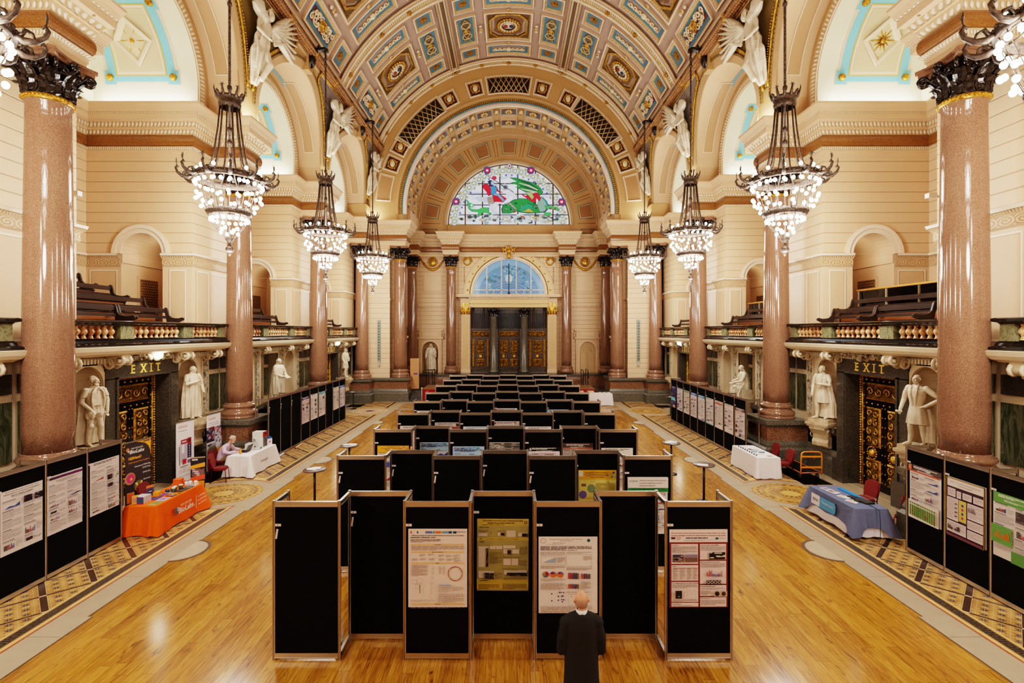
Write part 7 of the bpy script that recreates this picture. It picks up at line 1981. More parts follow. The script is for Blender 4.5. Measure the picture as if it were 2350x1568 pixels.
def generic(seed, hdr=None, bg=(226, 212, 210), acc=((150, 60, 60), (60, 80, 140)), title=None, w=.84, h=1.19, foot=None, sub=None, hdrh=.11):
 p = Poster(w, h, bg, seed); r = p.r; top = .02
 if hdr: p.rect(0, 0, 1, hdrh, hdr)
 tc = (240, 236, 236) if hdr and sum(hdr) < 380 else DK
 if title:
  for i, t in enumerate(title): p.text(t, .5, .035 + .034 * i, .03, tc, 'C', min(.86, .03 * .52 * len(t) / w * 1.0), bold=.0009)
 else: p.lines(.12, .88, .025, .07, 2, tc, .55)
 p.lines(.25, .75, .09 if hdr else .105, .12 if hdr else .135, 2, (140, 126, 124) if not hdr else tc)
 for (u0, u1) in ((.04, .48), (.52, .96)):
  v = .16
  while v < .93:
   b = r.uniform(.08, .17)
   if v + b > .97: break
   t = r.random()
   p.rect(u0, v, u0 + (u1 - u0) * r.uniform(.3, .7), v + .009, r.choice((sub,) if sub else (DK, (70, 60, 64))))
   if t < .45: p.lines(u0, u1, v + .018, v + b, max(3, int(b * 70)))
   else:
    p.lines(u0, u1, v + .018, v + .04, 2)
    k = r.random()
    if k < .4: p.bars(u0 + .03, u0 + (u1 - u0) * .6, v + .05, v + b, [DK, acc[0], acc[1]], 9); p.lines(u0 + (u1 - u0) * .66, u1, v + .05, v + b, 6)
    elif k < .7: p.photo(u0 + .04, v + .05, u0 + (u1 - u0) * .45, v + b, (30, 26, 30), [acc[0], (90, 80, 90), acc[1]], 5); p.photo(u0 + (u1 - u0) * .55, v + .05, u1 - .02, v + b, (200, 190, 186), [acc[0], acc[1], (120, 110, 110)], 5)
    else: p.frame(u0 + .02, v + .05, u1 - .02, v + b); p.poly([(u0 + .04, v + b - .01), (u0 + .16, v + .09), (u0 + .28, v + b - .03), (u1 - .04, v + .06), (u1 - .04, v + b - .01)], r.choice(acc))
   v += b + .02
 if foot: p.rect(0, .965, 1, 1, foot)
 return p
def onrow(p, r, k, px, ztop, label, jit=0):
 y = ROWY[r] + (.5 if k % 2 else 0) - .012
 x = min(max(at(px, 0, y)[0], XL + k + .035), XL + k + .965 - p.w)
 p.build((x, y, ztop), (1, 0, 0), label, tilt=jit)
PK = (224, 206, 200)
p = Poster(.9, 1.2, PK, 1)
for i, (c, a, b) in enumerate((((170, 80, 60), .035, .06), ((60, 84, 130), .145, .17), ((90, 110, 170), .29, .41), ((204, 110, 50), .46, .56), ((60, 130, 140), .42, .45), ((110, 150, 170), .57, .69), ((40, 60, 100), .69, .74), ((20, 90, 80), .76, .79), ((40, 60, 110), .79, .82))): p.rect(a, .03, b, .06, c)
p.text('MICROBIOLOGY', .83, .045, .018, (40, 60, 110), width=.15, bold=.001)
p.text('Within-host evolution of multidrug-resistant Pseudomonas aeruginosa in non-CF patients', .5, .09, .022, DK, 'C', .89, bold=.0012)
p.lines(.04, .95, .105, .12, 1, (60, 52, 54), .6); p.lines(.04, .55, .13, .175, 4, (70, 62, 62))
for v, t in ((.19, 'Introduction'), (.285, 'Material and Methods'), (.425, 'Results'), (.945, 'Conclusions')): p.rect(.05, v, .95, v + .018, (224, 178, 124)); p.text(t, .5, v + .015, .019, DK, 'C', bold=.0008)
p.lines(.05, .95, .215, .275, 5)
for u, v in ((.06, .375), (.19, .32), (.2, .37), (.34, .315), (.35, .37), (.51, .325), (.52, .375), (.64, .33), (.65, .375), (.76, .325), (.77, .36), (.78, .39)): p.lines(u, u + .1, v, v + .03, 3)
p.lines(.05, .33, .455, .6, 14); p.lines(.52, .56, .47, .58, 10); p.lines(.59, .62, .47, .58, 10)
p.disc(.8, .565, .125, (150, 66, 46), 0, 2 * PI - .01, .112)
for k in range(10): p.disc(.8, .565, .126, (90, 110, 70) if k % 2 else PK, k * .63, k * .63 + .06, .111)
for k in range(40): p.rect(.42 - .001 * k + .02 * sin(k * 2), .47 + .01 * k, .44 - .001 * k + .012 * sin(k), .473 + .01 * k, (120, 104, 100))
p.frame(.06, .63, .16, .68); p.frame(.16, .61, .25, .67); p.frame(.13, .68, .2, .74); p.rect(.2, .69, .215, .8, (100, 130, 110));
for u in (.52, .63): p.rect(u, .69, u + .1, .705, (130, 160, 200)); p.lines(u, u + .1, .712, .79, 7)
p.lines(.76, .94, .72, .77, 5); p.lines(.52, .95, .805, .92, 11); p.lines(.05, .45, .88, .905, 3); p.lines(.05, .95, .968, .99, 3)
onrow(p, 0, 2, 937, 2.01, 'cream poster with salmon heading bars on the nearest row of boards')
p = Poster(.84, 1.17, (164, 158, 104), 2); p.rect(0, 0, 1, .1, (192, 176, 92)); p.rect(0, .26, 1, .3, (190, 174, 92)); p.rect(0, .84, 1, .97, (192, 172, 78))
p.text('Fitness effects of the GraT toxin in Pseudomonas putida', .5, .035, .03, (50, 44, 30), 'C', .78, bold=.0012); p.lines(.2, .8, .055, .07, 1, (70, 62, 40), .7); p.lines(.1, .88, .08, .09, 1, (90, 80, 50), .6); p.disc(.94, .05, .03, (60, 56, 40), 0, 6.28, .02)
for t, u, v in (('INTRODUCTION', .05, .125), ('AIM', .05, .285), ('RESULTS', .05, .325), ('CONCLUSIONS', .05, .865)): p.text(t, u, v, .02, (40, 36, 26), bold=.0008)
p.text('To clarify the toxicity mechanisms and fitness effects of the GraTA system', .18, .285, .019, (50, 44, 30), width=.63)
LB = (206, 196, 186)
for (a, b, c, d) in ((.03, .19, .2, .24), (.4, .185, .53, .235), (.57, .16, .75, .25), (.8, .19, .98, .24), (.03, .38, .23, .67), (.25, .375, .49, .42), (.51, .365, .75, .41), (.51, .42, .82, .48), (.51, .55, .66, .64), (.67, .55, .8, .64), (.03, .72, .33, .82), (.53, .71, .97, .77)): p.rect(a, b, c, d, LB)
for (a, b, c, d) in ((.46, .19, .53, .23), (.87, .195, .98, .24), (.18, .4, .225, .66), (.59, .42, .66, .48), (.15, .735, .24, .82), (.25, .735, .33, .82), (.58, .725, .97, .77)): p.photo(a, b, c, d, (44, 38, 34), [(120, 110, 100), (20, 18, 16)], 12)
for (a, b, c, d, n) in ((.05, .35, .33, .355, 1), (.24, .44, .48, .6, 15), (.83, .365, .97, .48, 10), (.51, .5, .9, .52, 2), (.82, .55, .97, .63, 8), (.5, .66, .95, .68, 2), (.35, .72, .49, .81, 8), (.52, .785, .95, .82, 4), (.03, .135, .22, .18, 4), (.4, .14, .52, .17, 3)): p.lines(a, b, c, d, n, (92, 86, 60)) if False else p.lines(a, c, b, d + .001, n, (92, 86, 60))
p.lines(.04, .44, .885, .95, 4, (60, 52, 30)); p.lines(.5, .96, .875, .95, 5, (60, 52, 30)); p.disc(.27, .17, .014, (190, 90, 50)); p.disc(.37, .38, .01, (180, 60, 40))
onrow(p, 0, 3, 1095, 1.98, 'olive and yellow poster on the set-back board of the nearest row', -.006)
WP = (226, 214, 212)
p = Poster(.9, 1.17, WP, 3)
p.text('Investigating the functional importance of biased codon usage in', .47, .04, .026, DK, 'C', .56); p.text('Pseudomonas fluorescens', .47, .06, .024, DK, 'C', .22, shear=.2)
p.disc(.08, .055, .045, (150, 140, 138), 0, 6.28, .036); p.disc(.85, .05, .028, (30, 90, 100)); p.lines(.24, .65, .082, .092, 1, DK); p.lines(.13, .8, .1, .11, 1)
p.lines(.03, .9, .125, .185, 6, (96, 86, 86), .6); p.lines(.03, .45, .2, .25, 4); p.lines(.47, .9, .2, .225, 2); p.frame(.04, .26, .46, .36); p.frame(.47, .23, .9, .39)
for k in range(9): p.rect(.07 + .025 * k, .335 - .008 * k, .095 + .025 * k, .34, (150, 170, 190))
p.lines(.32, .44, .27, .34, 6); p.lines(.76, .89, .25, .31, 5); p.lines(.03, .45, .375, .42, 4); p.lines(.47, .9, .4, .44, 3)
for i, sl in enumerate(((.25, .2, .2, .15, .2), (.6, .18, .1, .12), (.62, .1, .1, .18))):
 a = -.3
 for j, f in enumerate(sl): p.disc(.12 + .125 * i, .49, .052, ((214, 110, 50), (110, 50, 110), (170, 40, 60), (60, 120, 150), (120, 140, 70))[(j + (i == 0) * 2) % 5], a, a + f * 2 * PI); a += f * 2 * PI
CC = [(150, 30, 40), (50, 50, 110), (30, 26, 30)]
p.bars(.5, .68, .46, .545, CC, 10, .9); p.bars(.72, .88, .47, .54, CC, 11, .9); p.bars(.5, .68, .6, .665, CC, 10, .9); p.lines(.71, .88, .57, .68, 9); p.lines(.03, .45, .53, .57, 4); p.lines(.03, .45, .59, .68, 8); p.lines(.47, .9, .7, .72, 2)
for (u, v) in ((.22, .73), (.22, .82), (.35, .71), (.38, .71), (.42, .71), (.33, .76), (.39, .76), (.41, .755), (.33, .81), (.39, .8), (.42, .805), (.4, .83)): p.disc(u, v, .012, (40, 44, 120))
p.frame(.5, .73, .88, .88); p.lines(.03, .9, .89, .985, 8)
for (u, v) in ((.55, .76), (.79, .8), (.82, .82), (.85, .815)): p.disc(u, v, .008, (40, 30, 30))
onrow(p, 0, 4, 1236, 1.89, 'white poster with three pie charts that the suited man reads')
MR = (126, 40, 32); p = Poster(.89, 1.195, MR, 4); p.rect(0, 0, 1, .165, (226, 212, 214))
p.text('Environmental and lichen associated Pseudomonas syringae isolates from Iceland', .5, .055, .025, MR, 'C', .93, bold=.001); p.text('have plant pathogenic potential and display behavioural responses to plant matter', .5, .085, .025, MR, 'C', .94, bold=.001)
p.rect(.03, .1, .1, .125, (70, 30, 28)); p.lines(.12, .2, .1, .14, 3, (170, 90, 80)); p.lines(.28, .74, .105, .12, 1, DK, .8); p.lines(.25, .77, .135, .15, 2); p.rect(.79, .105, .84, .13, (30, 90, 100)); p.text('MICROBIOLOGY', .85, .12, .018, (40, 60, 110), width=.12)
for (a, b, c, d) in ((.03, .185, .49, .44), (.03, .455, .49, .655), (.03, .67, .49, .925), (.03, .935, .49, .985), (.52, .185, .97, .385), (.52, .4, .97, .695), (.52, .71, .97, .85), (.52, .865, .97, .985)): p.rect(a, b, c, d, (222, 204, 206))
for (t, u, v) in (('Introduction', .04, .205), ('Strains', .04, .475), ('Is P. syringae present in our culture collection?', .04, .69), ('Acknowledgements', .04, .955), ('Type III secretion system (T3SS)', .53, .205), ('Effect of plant extracts on growth', .53, .42), ('Cell wall degrading enzymes', .53, .73), ('Main conclusions', .53, .885)): p.text(t, u, v, .018, DK, width=.0105 * len(t) * .9, bold=.0006)
for (a, b, c, d, n) in ((.04, .215, .47, .3, 8), (.04, .7, .47, .75, 4), (.53, .215, .95, .27, 4), (.53, .43, .95, .49, 5), (.53, .745, .95, .77, 2), (.53, .78, .7, .84, 5), (.53, .9, .95, .97, 4), (.04, .89, .47, .92, 3), (.04, .965, .47, .98, 1), (.05, .495, .14, .64, 12), (.17, .495, .26, .64, 12), (.29, .495, .37, .64, 12), (.4, .495, .47, .64, 12)): p.lines(a, c, b, d, n)
p.rect(.05, .485, .47, .49, MR); p.photo(.05, .315, .23, .41, (70, 60, 90), [(120, 110, 70), (40, 30, 50), (150, 130, 160)], 22); p.rect(.25, .31, .47, .35, (130, 120, 150)); p.rect(.25, .35, .47, .405, (110, 90, 80))
p.photo(.67, .28, .94, .37, (24, 20, 22), [(200, 196, 190)], 10); p.bars(.62, .88, .5, .585, [(150, 60, 60), (60, 90, 160), (90, 40, 60)], 20, .08); p.rect(.61, .63, .86, .68, (30, 26, 28))
for k in range(4): p.disc(.645 + .06 * k, .655, .026, (210, 200, 196), 0, 6.28, .018)
p.rect(.74, .765, .96, .835, (180, 160, 150)); p.disc(.79, .8, .04, (40, 34, 38)); p.disc(.9, .8, .036, (70, 50, 50)); p.rect(.08, .76, .19, .86, (26, 24, 26)); p.rect(.12, .83, .16, .836, (200, 196, 190)); p.frame(.28, .76, .42, .87)
onrow(p, 0, 6, 1536, 2.0, 'maroon and white poster on the last board of the nearest row', .004)
YL = (206, 186, 90); p = Poster(.84, 1.19, YL, 5); p.rect(0, 0, 1, .17, (216, 160, 40)); p.rect(.02, .02, .12, .12, (226, 220, 210)); p.frame(.04, .04, .1, .1, (140, 136, 136), .006)
for i, t in enumerate(('Parasitic growth of Pseudomonas aeruginosa in co-', 'culture with a urate degrading bacterial mutant need', 'metabolic control of quorum sensing regulated', 'virulence factor production')): p.text(t, .5, .05 + .03 * i, .027, (70, 50, 20), 'C', (.66, .7, .6, .38)[i], bold=.001)
for (u, v, c) in ((.92, .05, (50, 90, 170)), (.88, .12, (60, 140, 120)), (.97, .12, (150, 150, 150))): p.disc(u, v, .03, c)
for (a, b, c, d) in ((.03, .19, .77, .5), (.79, .19, .98, .5), (.03, .54, .45, .95), (.47, .54, .98, .95)): p.rect(a, b, c, d, (222, 208, 120))
p.disc(.34, .34, .11, (130, 160, 120)); p.disc(.12, .45, .1, (110, 100, 170)); p.rect(.08, .25, .2, .3, (130, 110, 90)); p.lines(.45, .74, .24, .48, 16, (120, 110, 60)); p.lines(.8, .96, .24, .45, 10, (120, 110, 60)); p.rect(.26, .57, .44, .72, (200, 190, 190)); p.bars(.28, .43, .59, .72, [(80, 90, 80), (110, 110, 140)], 5); p.lines(.05, .24, .57, .85, 16, (120, 110, 60)); p.text('BACKGROUND', .4, .215, .016, DK, 'C')
onrow(p, 1, 5, 1327, 1.99, 'yellow poster with an orange header on the second row of boards')
p = generic(6, None, (222, 212, 208)); p.rect(0, 0, 1, .26, (222, 212, 208)); p.text('SCELSE', .04, .075, .045, (60, 110, 80), width=.2, bold=.002); p.rect(.26, .03, .263, .16, (150, 140, 140))
for i, t in enumerate(('Molecular mechanism of Pseudomonas', 'aeruginosa superinfection by the', 'filamentous phage Pf4')): p.text(t, .29, .06 + .045 * i, .04, DK, width=(.64, .56, .38)[i])
p.rect(0, .18, 1, .25, (46, 120, 62)); p.lines(.08, .92, .19, .24, 3, (24, 70, 34))
onrow(p, 1, 6, 1440, 1.98, 'white poster with a green stripe on the second row of boards')
BL = (166, 202, 230)
p = generic(7, (226, 164, 44), (224, 214, 206), title=('Characterization of the', 'P. aeruginosa clinical exolite metabolism'), hdrh=.17); p.rect(.1, .36, .6, .46, (60, 90, 170)); onrow(p, 2, 0, 866, 1.99, 'yellow-headed poster being pinned by a pair of hands, third row')
for (sd, k, px, wh) in ((8, 1, 967, 'set-back second board'), (9, 2, 1039, 'third board')):
 p = generic(sd, BL, (214, 214, 222), hdrh=.2)
 for i, c in enumerate(((150, 60, 70), (90, 90, 110), (70, 100, 170), (30, 120, 120))): p.rect(.04 + .24 * i, .015, .12 + .24 * i, .04, c)
 p.lines(.06, .94, .055, .1, 2, (60, 70, 110), .7); onrow(p, 2, k, px, 1.97, 'pale blue headed poster on the %s of the third row' % wh)
p = generic(10, None, (224, 216, 214)); p.photo(0, 0, 1, .14, (150, 146, 140), [(60, 70, 50), (100, 100, 96), (190, 186, 180)], 26); p.text('UQ', .06, .11, .12, (232, 228, 226), width=.28, bold=.004); p.lines(.1, .9, .16, .2, 2, DK); onrow(p, 2, 3, 1123, 1.97, 'poster headed by a campus photo and big UQ letters, third row')
p = generic(11, (18, 16, 18), (226, 210, 214), hdrh=.1); p.rect(.04, .02, .1, .08, (200, 190, 190)); p.text('UQCCR', .42, .04, .03, (226, 222, 222)); p.text('UQ Centre for Clinical Research', .42, .08, .024, (214, 210, 210), width=.4); p.text('P. aeruginosa blood stream infection isolates:', .5, .15, .034, (110, 30, 50), 'C', .74, bold=.001); onrow(p, 2, 4, 1212, 1.96, 'black-headed poster of a clinical research centre, third row')
p = generic(12, (96, 78, 76), (222, 214, 216), hdrh=.11); p.text('MyM', .52, .075, .07, (236, 232, 232), width=.14, bold=.002); p.rect(0, .11, 1, .13, (200, 100, 50)); onrow(p, 2, 5, 1291, 1.95, 'brown-headed poster with white MyM lettering, third row')
onrow(generic(13, None, (222, 212, 208)), 2, 6, 1380, 1.93, 'plain white poster on the last board of the third row')
for (r, k, px, z, sd, wh, hdr) in ((3, 0, 918, 2.0, 14, 'first board of the fourth row', None), (3, 1, 998, 2.02, 15, 'set-back second board of the fourth row', None), (3, 2, 1063, 1.98, 16, 'third board of the fourth row', (206, 216, 228)), (3, 3, 1134, 2.06, 17, 'set-back middle board of the fourth row', None), (3, 4, 1205, 1.98, 18, 'fifth board of the fourth row', None),
                               (4, 0, 957, 2.06, 19, 'first board of the fifth row', None), (4, 3, 1137, 2.08, 20, 'set-back middle board of the fifth row', None), (4, 5, 1250, 2.03, 21, 'sixth board of the fifth row', (150, 190, 220))):
 p = generic(sd, hdr)
 if k == 1: p.rect(.84, .02, .96, .1, (90, 60, 56)); p.rect(.7, .115, 1, .16, (170, 60, 50))
 if k == 3: p.rect(.02, .02, .08, .07, (170, 50, 50)); p.disc(.82, .04, .025, (160, 60, 50))
 onrow(p, r, k, px, z, 'white poster on the %s, only its top showing' % wh)
def onside(p, x, y, z, label, tilt=0): p.build((x + (.014 if x < 0 else -.014), y, z), (0, 1 if x < 0 else -1, 0), label, tilt=tilt)
p = generic(30, None, (218, 206, 204), title=('Pseudomonas fluorescens Isolates From Water', 'Systems Influence the Survival of Campylobacter', 'jejuni in Aerobic conditions')); p.photo(.5, .16, .7, .26, (24, 16, 30), [(90, 40, 90)], 3); p.photo(.76, .16, .96, .26, (24, 16, 30), [(120, 110, 130)], 3)
onside(p, -9.28, 9.27, 2.06, 'white poster with two dark photographs, nearest on the near left boards')
p = generic(31, None, (216, 204, 204), title=None); p.photo(0, .015, .93, .055, (60, 24, 50), [(130, 30, 110), (30, 60, 30), (150, 40, 130)], 16); p.text('Evolution of LES Prophage Infection Dynamics', .5, .09, .028, DK, 'C', .7); p.text('in Pseudomonas aeruginosa Host', .5, .12, .028, DK, 'C', .5)
onside(p, -9.28, 10.21, 2.07, 'white poster with a purple strip along its top, near left boards')
onside(generic(32, None, (214, 202, 200), ((40, 110, 60), (150, 50, 50))), -9.28, 11.25, 2.08, 'white poster with small dark green figures, near left boards beside the orange table')
for (i, sd, hdr, bg, sub, foot, wh) in ((3, 40, (66, 54, 96), (210, 190, 196), None, None, 'pinkish poster with a violet header'), (4, 41, None, (222, 212, 210), (70, 70, 110), None, 'white poster with navy headings'), (5, 42, (130, 180, 196), (220, 206, 204), (60, 140, 170), None, 'white poster with sky-blue headings'), (7, 43, None, (220, 210, 204), None, None, 'plain white poster'), (8, 44, (40, 100, 180), (220, 212, 214), None, (40, 90, 170), 'white poster with bright blue header and foot')):
 onside(generic(sd, hdr, bg, sub=sub, foot=foot), -9.28, LF[i] + .08, 2.05, wh + ' on the far left boards')
p = generic(50, (92, 80, 76), (220, 208, 204)); p.rect(0, .1, 1, .125, (196, 80, 50)); p.rect(.02, .0, .12, .09, (214, 120, 90)); p.text('MyM', .58, .07, .06, (240, 236, 236), width=.14, bold=.002)
p.rect(.02, .66, .98, 1, (220, 208, 204))
for k in range(12): p.rect(.06 + .077 * k, .7, .11 + .077 * k, .73, (90, 130, 50)); p.photo(.06 + .077 * k, .75, .11 + .077 * k, .95, (80, 130, 44), [(150, 60, 40), (110, 150, 60)], 7)
onside(p, 9.18, RN[4] - .1, 2.04, 'poster with a grey header and green column charts, near right boards')
p = generic(51, None, (216, 202, 204)); p.rect(0, 0, 1, 1, (60, 40, 50)); p.rect(.02, .02, .98, .15, (222, 210, 206)); p.text('Regulation of the metabolic pathway for tRNA degradation', .5, .075, .03, (90, 40, 80), 'C', .82); p.text('in Pseudomonas aeruginosa', .5, .115, .03, (90, 40, 80), 'C', .4)
for (a, b, c, d) in ((.03, .18, .25, .32), (.28, .2, .4, .32), (.44, .2, .68, .31), (.72, .2, .97, .31), (.02, .34, .33, .72), (.57, .34, .97, .6), (.57, .62, .97, .76), (.02, .74, .54, .93), (.57, .78, .97, .93)): p.rect(a, b, c, d, (218, 202, 208)); p.lines(a + .02, c - .02, b + .02, d - .02, int((d - b) * 60) + 1)
p.rect(.35, .34, .55, .7, (196, 180, 100)); p.frame(0, 0, 1, 1, (170, 150, 60), .012)
for k in range(4): p.disc(.45, .42 + .07 * k, .03, ((60, 70, 130), (170, 60, 100))[k % 2]); p.rect(.24, .42 + .07 * k, .31, .435 + .07 * k, (30, 26, 28))
p.bars(.6, .8, .4, .48, [(120, 110, 120)], 8); p.bars(.06, .2, .8, .88, [DK], 5); p.bars(.25, .4, .8, .88, [DK], 5); p.rect(.02, .95, .98, .99, (110, 60, 84))
onside(p, 9.18, RN[3] - .1, 2.04, 'dark purple framed poster with a yellow centre column, near right boards')
p = generic(52, (96, 150, 80), (218, 208, 204), hdrh=.16); p.rect(0, .5, .46, .78, (96, 150, 80)); p.bars(.04, .42, .56, .7, [(190, 120, 50)], 12); p.rect(.45, .82, 1, 1, (90, 140, 76)); p.photo(.55, .2, .98, .36, (70, 62, 66), [(100, 92, 94)], 12)
onside(p, 9.18, RN[2] - .06, 2.04, 'green and white poster cut by the right edge of the frame')
for (i, sd, hdr, bg, sub, foot, wh) in ((0, 60, (92, 80, 84), (222, 212, 208), (190, 90, 60), None, 'white poster with grey header and orange line'), (1, 61, None, (220, 208, 206), (110, 150, 180), None, 'plain white poster with thin blue headings'), (2, 62, None, (222, 210, 206), None, None, 'white poster with a dark red heading bar'), (3, 63, None, (214, 208, 206), (60, 140, 140), (60, 140, 140), 'white poster with teal headings and foot'),
         (4, 64, (60, 130, 180), (222, 212, 210), (60, 110, 170), (60, 120, 170), 'white poster with blue header and foot'), (5, 65, (50, 110, 190), (220, 208, 208), None, None, 'white poster with a broad blue header'), (6, 66, (160, 170, 150), (214, 206, 196), (70, 76, 60), None, 'greyish poster with a pale green header'), (7, 67, None, (208, 206, 214), (90, 120, 190), None, 'bluish-white poster with a small pie chart'), (8, 68, (40, 44, 110), (44, 48, 112), None, None, 'navy blue poster')):
 p = generic(sd, hdr, bg, sub=sub, foot=foot)
 if i == 2: p.rect(0, .07, 1, .11, (176, 50, 40))
 if i == 0: p.rect(0, .11, 1, .125, (200, 70, 50)); p.text('MyM', .6, .075, .06, (236, 232, 232), width=.14)
 if i == 7: p.disc(.25, .75, .08, (200, 60, 60), 0, 4); p.disc(.25, .75, .08, (40, 40, 40), 4, 6.2)
 if i == 8: p.rect(.1, .5, .9, .65, (110, 200, 220)); p.rect(.45, .85, .9, .96, (200, 170, 150))
 onside(p, 9.2, RF[i + 1] - .08, 2.0, wh + ' on the far right boards')
# ================================================================ tables and stalls
def table(x0, x1, y0, y1, label):
 o = empty('folding_table', ((x0 + x1) / 2, (y0 + y1) / 2, 0), 0, label, 'table', 'folding tables'); w, l = (x1 - x0) / 2, (y1 - y0) / 2
 b = MB(); b.bbox(-w + .02, w - .02, -l + .02, l - .02, .69, .72, .02, (190, 186, 178)); b.build('tabletop', 'satin', o)
 for ex in (-1, 1):
  for ey in (-1, 1): b = MB(); b.cyl((ex * (w - .1), ey * (l - .15), 0), (ex * (w - .08), ey * (l - .15), .69), .015, None, 8, (90, 90, 92)); b.build('leg', 'metal', o)
def cloth(x0, x1, y0, y1, zb, col, label, amp=.03, zt=.73, grow=.05, seed=0, scal=0, corner=0.06):
 pts = []; N = 26
 for (ax, ay, bx_, by) in ((x0, y0, x1, y0), (x1, y0, x1, y1), (x1, y1, x0, y1), (x0, y1, x0, y0)):
  for k in range(N):
   t = k / N; nx, ny = (by - ay), -(bx_ - ax); L = math.hypot(nx, ny); pts.append((ax + (bx_ - ax) * t, ay + (by - ay) * t, nx / L, ny / L, min(t, 1 - t) * L))
 n = len(pts); rn = random.Random(seed); ph = [rn.uniform(0, 6) for _ in range(3)]
 cx, cy = (x0 + x1) / 2, (y0 + y1) / 2
 def ring(f):
  R = []
  for i, (x, y, nx, ny, e) in enumerate(pts):
   if e < .001:
    j = pts[i - 1]; nx, ny = nx + j[2], ny + j[3]
   cr = math.exp(-(e / .16) ** 2)
   o = f * (grow + amp * (sin(i * .62 + ph[0]) + .6 * sin(i * 1.37 + ph[1])) * (.6 + .9 * cr) + corner * cr)
   z = zt - f * (zt - zb) - (scal * f * cr)
   R.append((x + nx * o, y + ny * o, max(.012, z + .012 * f * sin(i * .5 + ph[2]))))
  return R
 m = MB(); fs = [0, .015, .12, .3, .5, .7, .85, 1.0]; rings = [ring(f) for f in fs]
 m.add([(p[0], p[1], zt) for p in rings[0]], [tuple(range(n))], col)
 for a, b in zip(rings, rings[1:]): m.strip(a, b, col, 0, True, True)
 o = m.build('tablecloth', 'cloth'); tag(o, label, 'tablecloth'); return o
def thing(name, fn, mat, loc, rz, label, cat, group=None):
 b = MB(); fn(b); o = b.build(name, mat, None, loc, rz); tag(o, label, cat, group); return o
T = .733
def paper(x, y, z, rz, w, h, col, label, name='leaflet', group='table leaflets', dec=None):
 def f(b):
  b.box(-w / 2, w / 2, -h / 2, h / 2, 0, .004, col)
  if dec:
   for i, c in enumerate(dec): b.box(-w * .4, w * .4 - .1 * w * (i % 2), h * .38 - h * .8 * (i + .7) / len(dec), h * .38 - h * .8 * i / len(dec), .004, .0046, c)
 return thing(name, f, 'paper', (x, y, z), rz, label, 'leaflet', group)
table(-9.34, -8.63, 12.45, 14.25, 'folding table hidden under the orange cloth')
cloth(-9.37, -8.6, 12.4, 14.3, .03, (238, 96, 6), 'bright orange tablecloth with white BioLabs lettering', .026, seed=3, corner=.1)
bt = MB()
mp = lambda u, v: (-8.495 + .05 * (0.42 - v), 12.95 + u, v)
WT = (244, 226, 214)
put_text(bt, 'NEW ENGLAND', mp, .22, .47, .085, WT, width=.46); put_text(bt, 'BioLabs', mp, .13, .31, .19, WT, width=.6, shear=.2, bold=.006); put_text(bt, 'Inc.', mp, .75, .31, .05, WT)
bt.box(-8.49, -8.485, 13.81, 13.815, .2, .56, WT)
for i, t in enumerate(('be INSPIRED', 'drive DISCOVERY', 'stay GENUINE')): put_text(bt, t, mp, .95 - .03 * (i == 1), .47 - .1 * i, .07, WT, width=(.34, .44, .38)[i])
for k in range(5): bt.ball((-8.49, 12.98 + .022 * (k % 2), .34 + .035 * k), (.004, .05, .03), 8, 5, (96, 96, 100))
bt.ball((-8.49, 13.06, .44), (.004, .05, .06), 8, 5, (170, 170, 174))
tag(bt.build('cloth_print', 'paper'), 'white BioLabs print on the front of the orange cloth', 'lettering')
for i in range(7):
 thing('catalogue', lambda b: (b.box(-.12, .12, -.018, .018, 0, .17, (206, 200, 198)), b.box(-.121, .121, -.019, -.016, 0, .171, (96, 60, 120)), b.box(-.121, .121, -.0195, -.019, .05, .12, (40, 90, 110))), 'paper', (-9.16 + .0 * i, 12.6 + .04 * i, T), 0, 'thick purple-backed catalogue in the upright row on the orange table', 'book', 'catalogues on the orange table')
for i, (x, y, c, d) in enumerate(((-8.78, 12.62, (150, 140, 90), [(110, 120, 60)]), (-8.8, 12.95, (200, 190, 206), [(120, 60, 140), (60, 40, 90), (150, 100, 150)]), (-9.05, 13.0, (60, 40, 90), [(40, 80, 130), (110, 50, 120)]), (-8.78, 13.3, (36, 32, 36), [(190, 150, 60), (170, 120, 130)]), (-9.08, 13.3, (70, 50, 110), [(120, 70, 150)]), (-9.0, 13.55, (214, 208, 204), [(30, 28, 30), (60, 60, 60)]), (-8.8, 13.66, (52, 40, 36), [(90, 70, 60)]), (-8.78, 13.92, (60, 60, 50), [(90, 90, 80)]), (-8.8, 14.15, (226, 216, 212), [(196, 110, 60), (110, 90, 130)]))):
 paper(x, y, T, .1 * ((i % 3) - 1), .22, .27, c, ['stack of olive leaflets', 'purple glossy leaflet', 'dark violet leaflet', 'black and yellow leaflet', 'violet folded leaflet', 'black lettered white leaflet', 'brown box-like brochure', 'dark green brochure', 'white leaflet with orange print'][i] + ' on the orange table', dec=d)
def boxfn(w, d, h, c, c2): return lambda b: (b.bbox(-w / 2, w / 2, -d / 2, d / 2, 0, h, .006, c), b.box(-w / 2 - .001, w / 2 + .001, -d * .1, d * .1, 0, h + .001, c2))
for i, (x, y, z, w, d, h) in enumerate(((-9.15, 14.02, T, .2, .16, .1), (-9.15, 14.2, T, .2, .16, .1), (-9.15, 14.08, T + .1, .2, .18, .1))):
 thing('carton', boxfn(w, d, h, (236, 104, 40), (206, 70, 30)), 'paper', (x, y, z), 0, 'orange carton, %s of the stack at the far end of the orange table' % ('near bottom one', 'far bottom one', 'topmost')[i], 'box', 'orange cartons')
thing('carton', boxfn(.14, .16, .11, (246, 150, 30), (236, 130, 20)), 'paper', (-9.14, 13.22, T), .1, 'amber yellow carton beside the purple sign on the orange table', 'box')
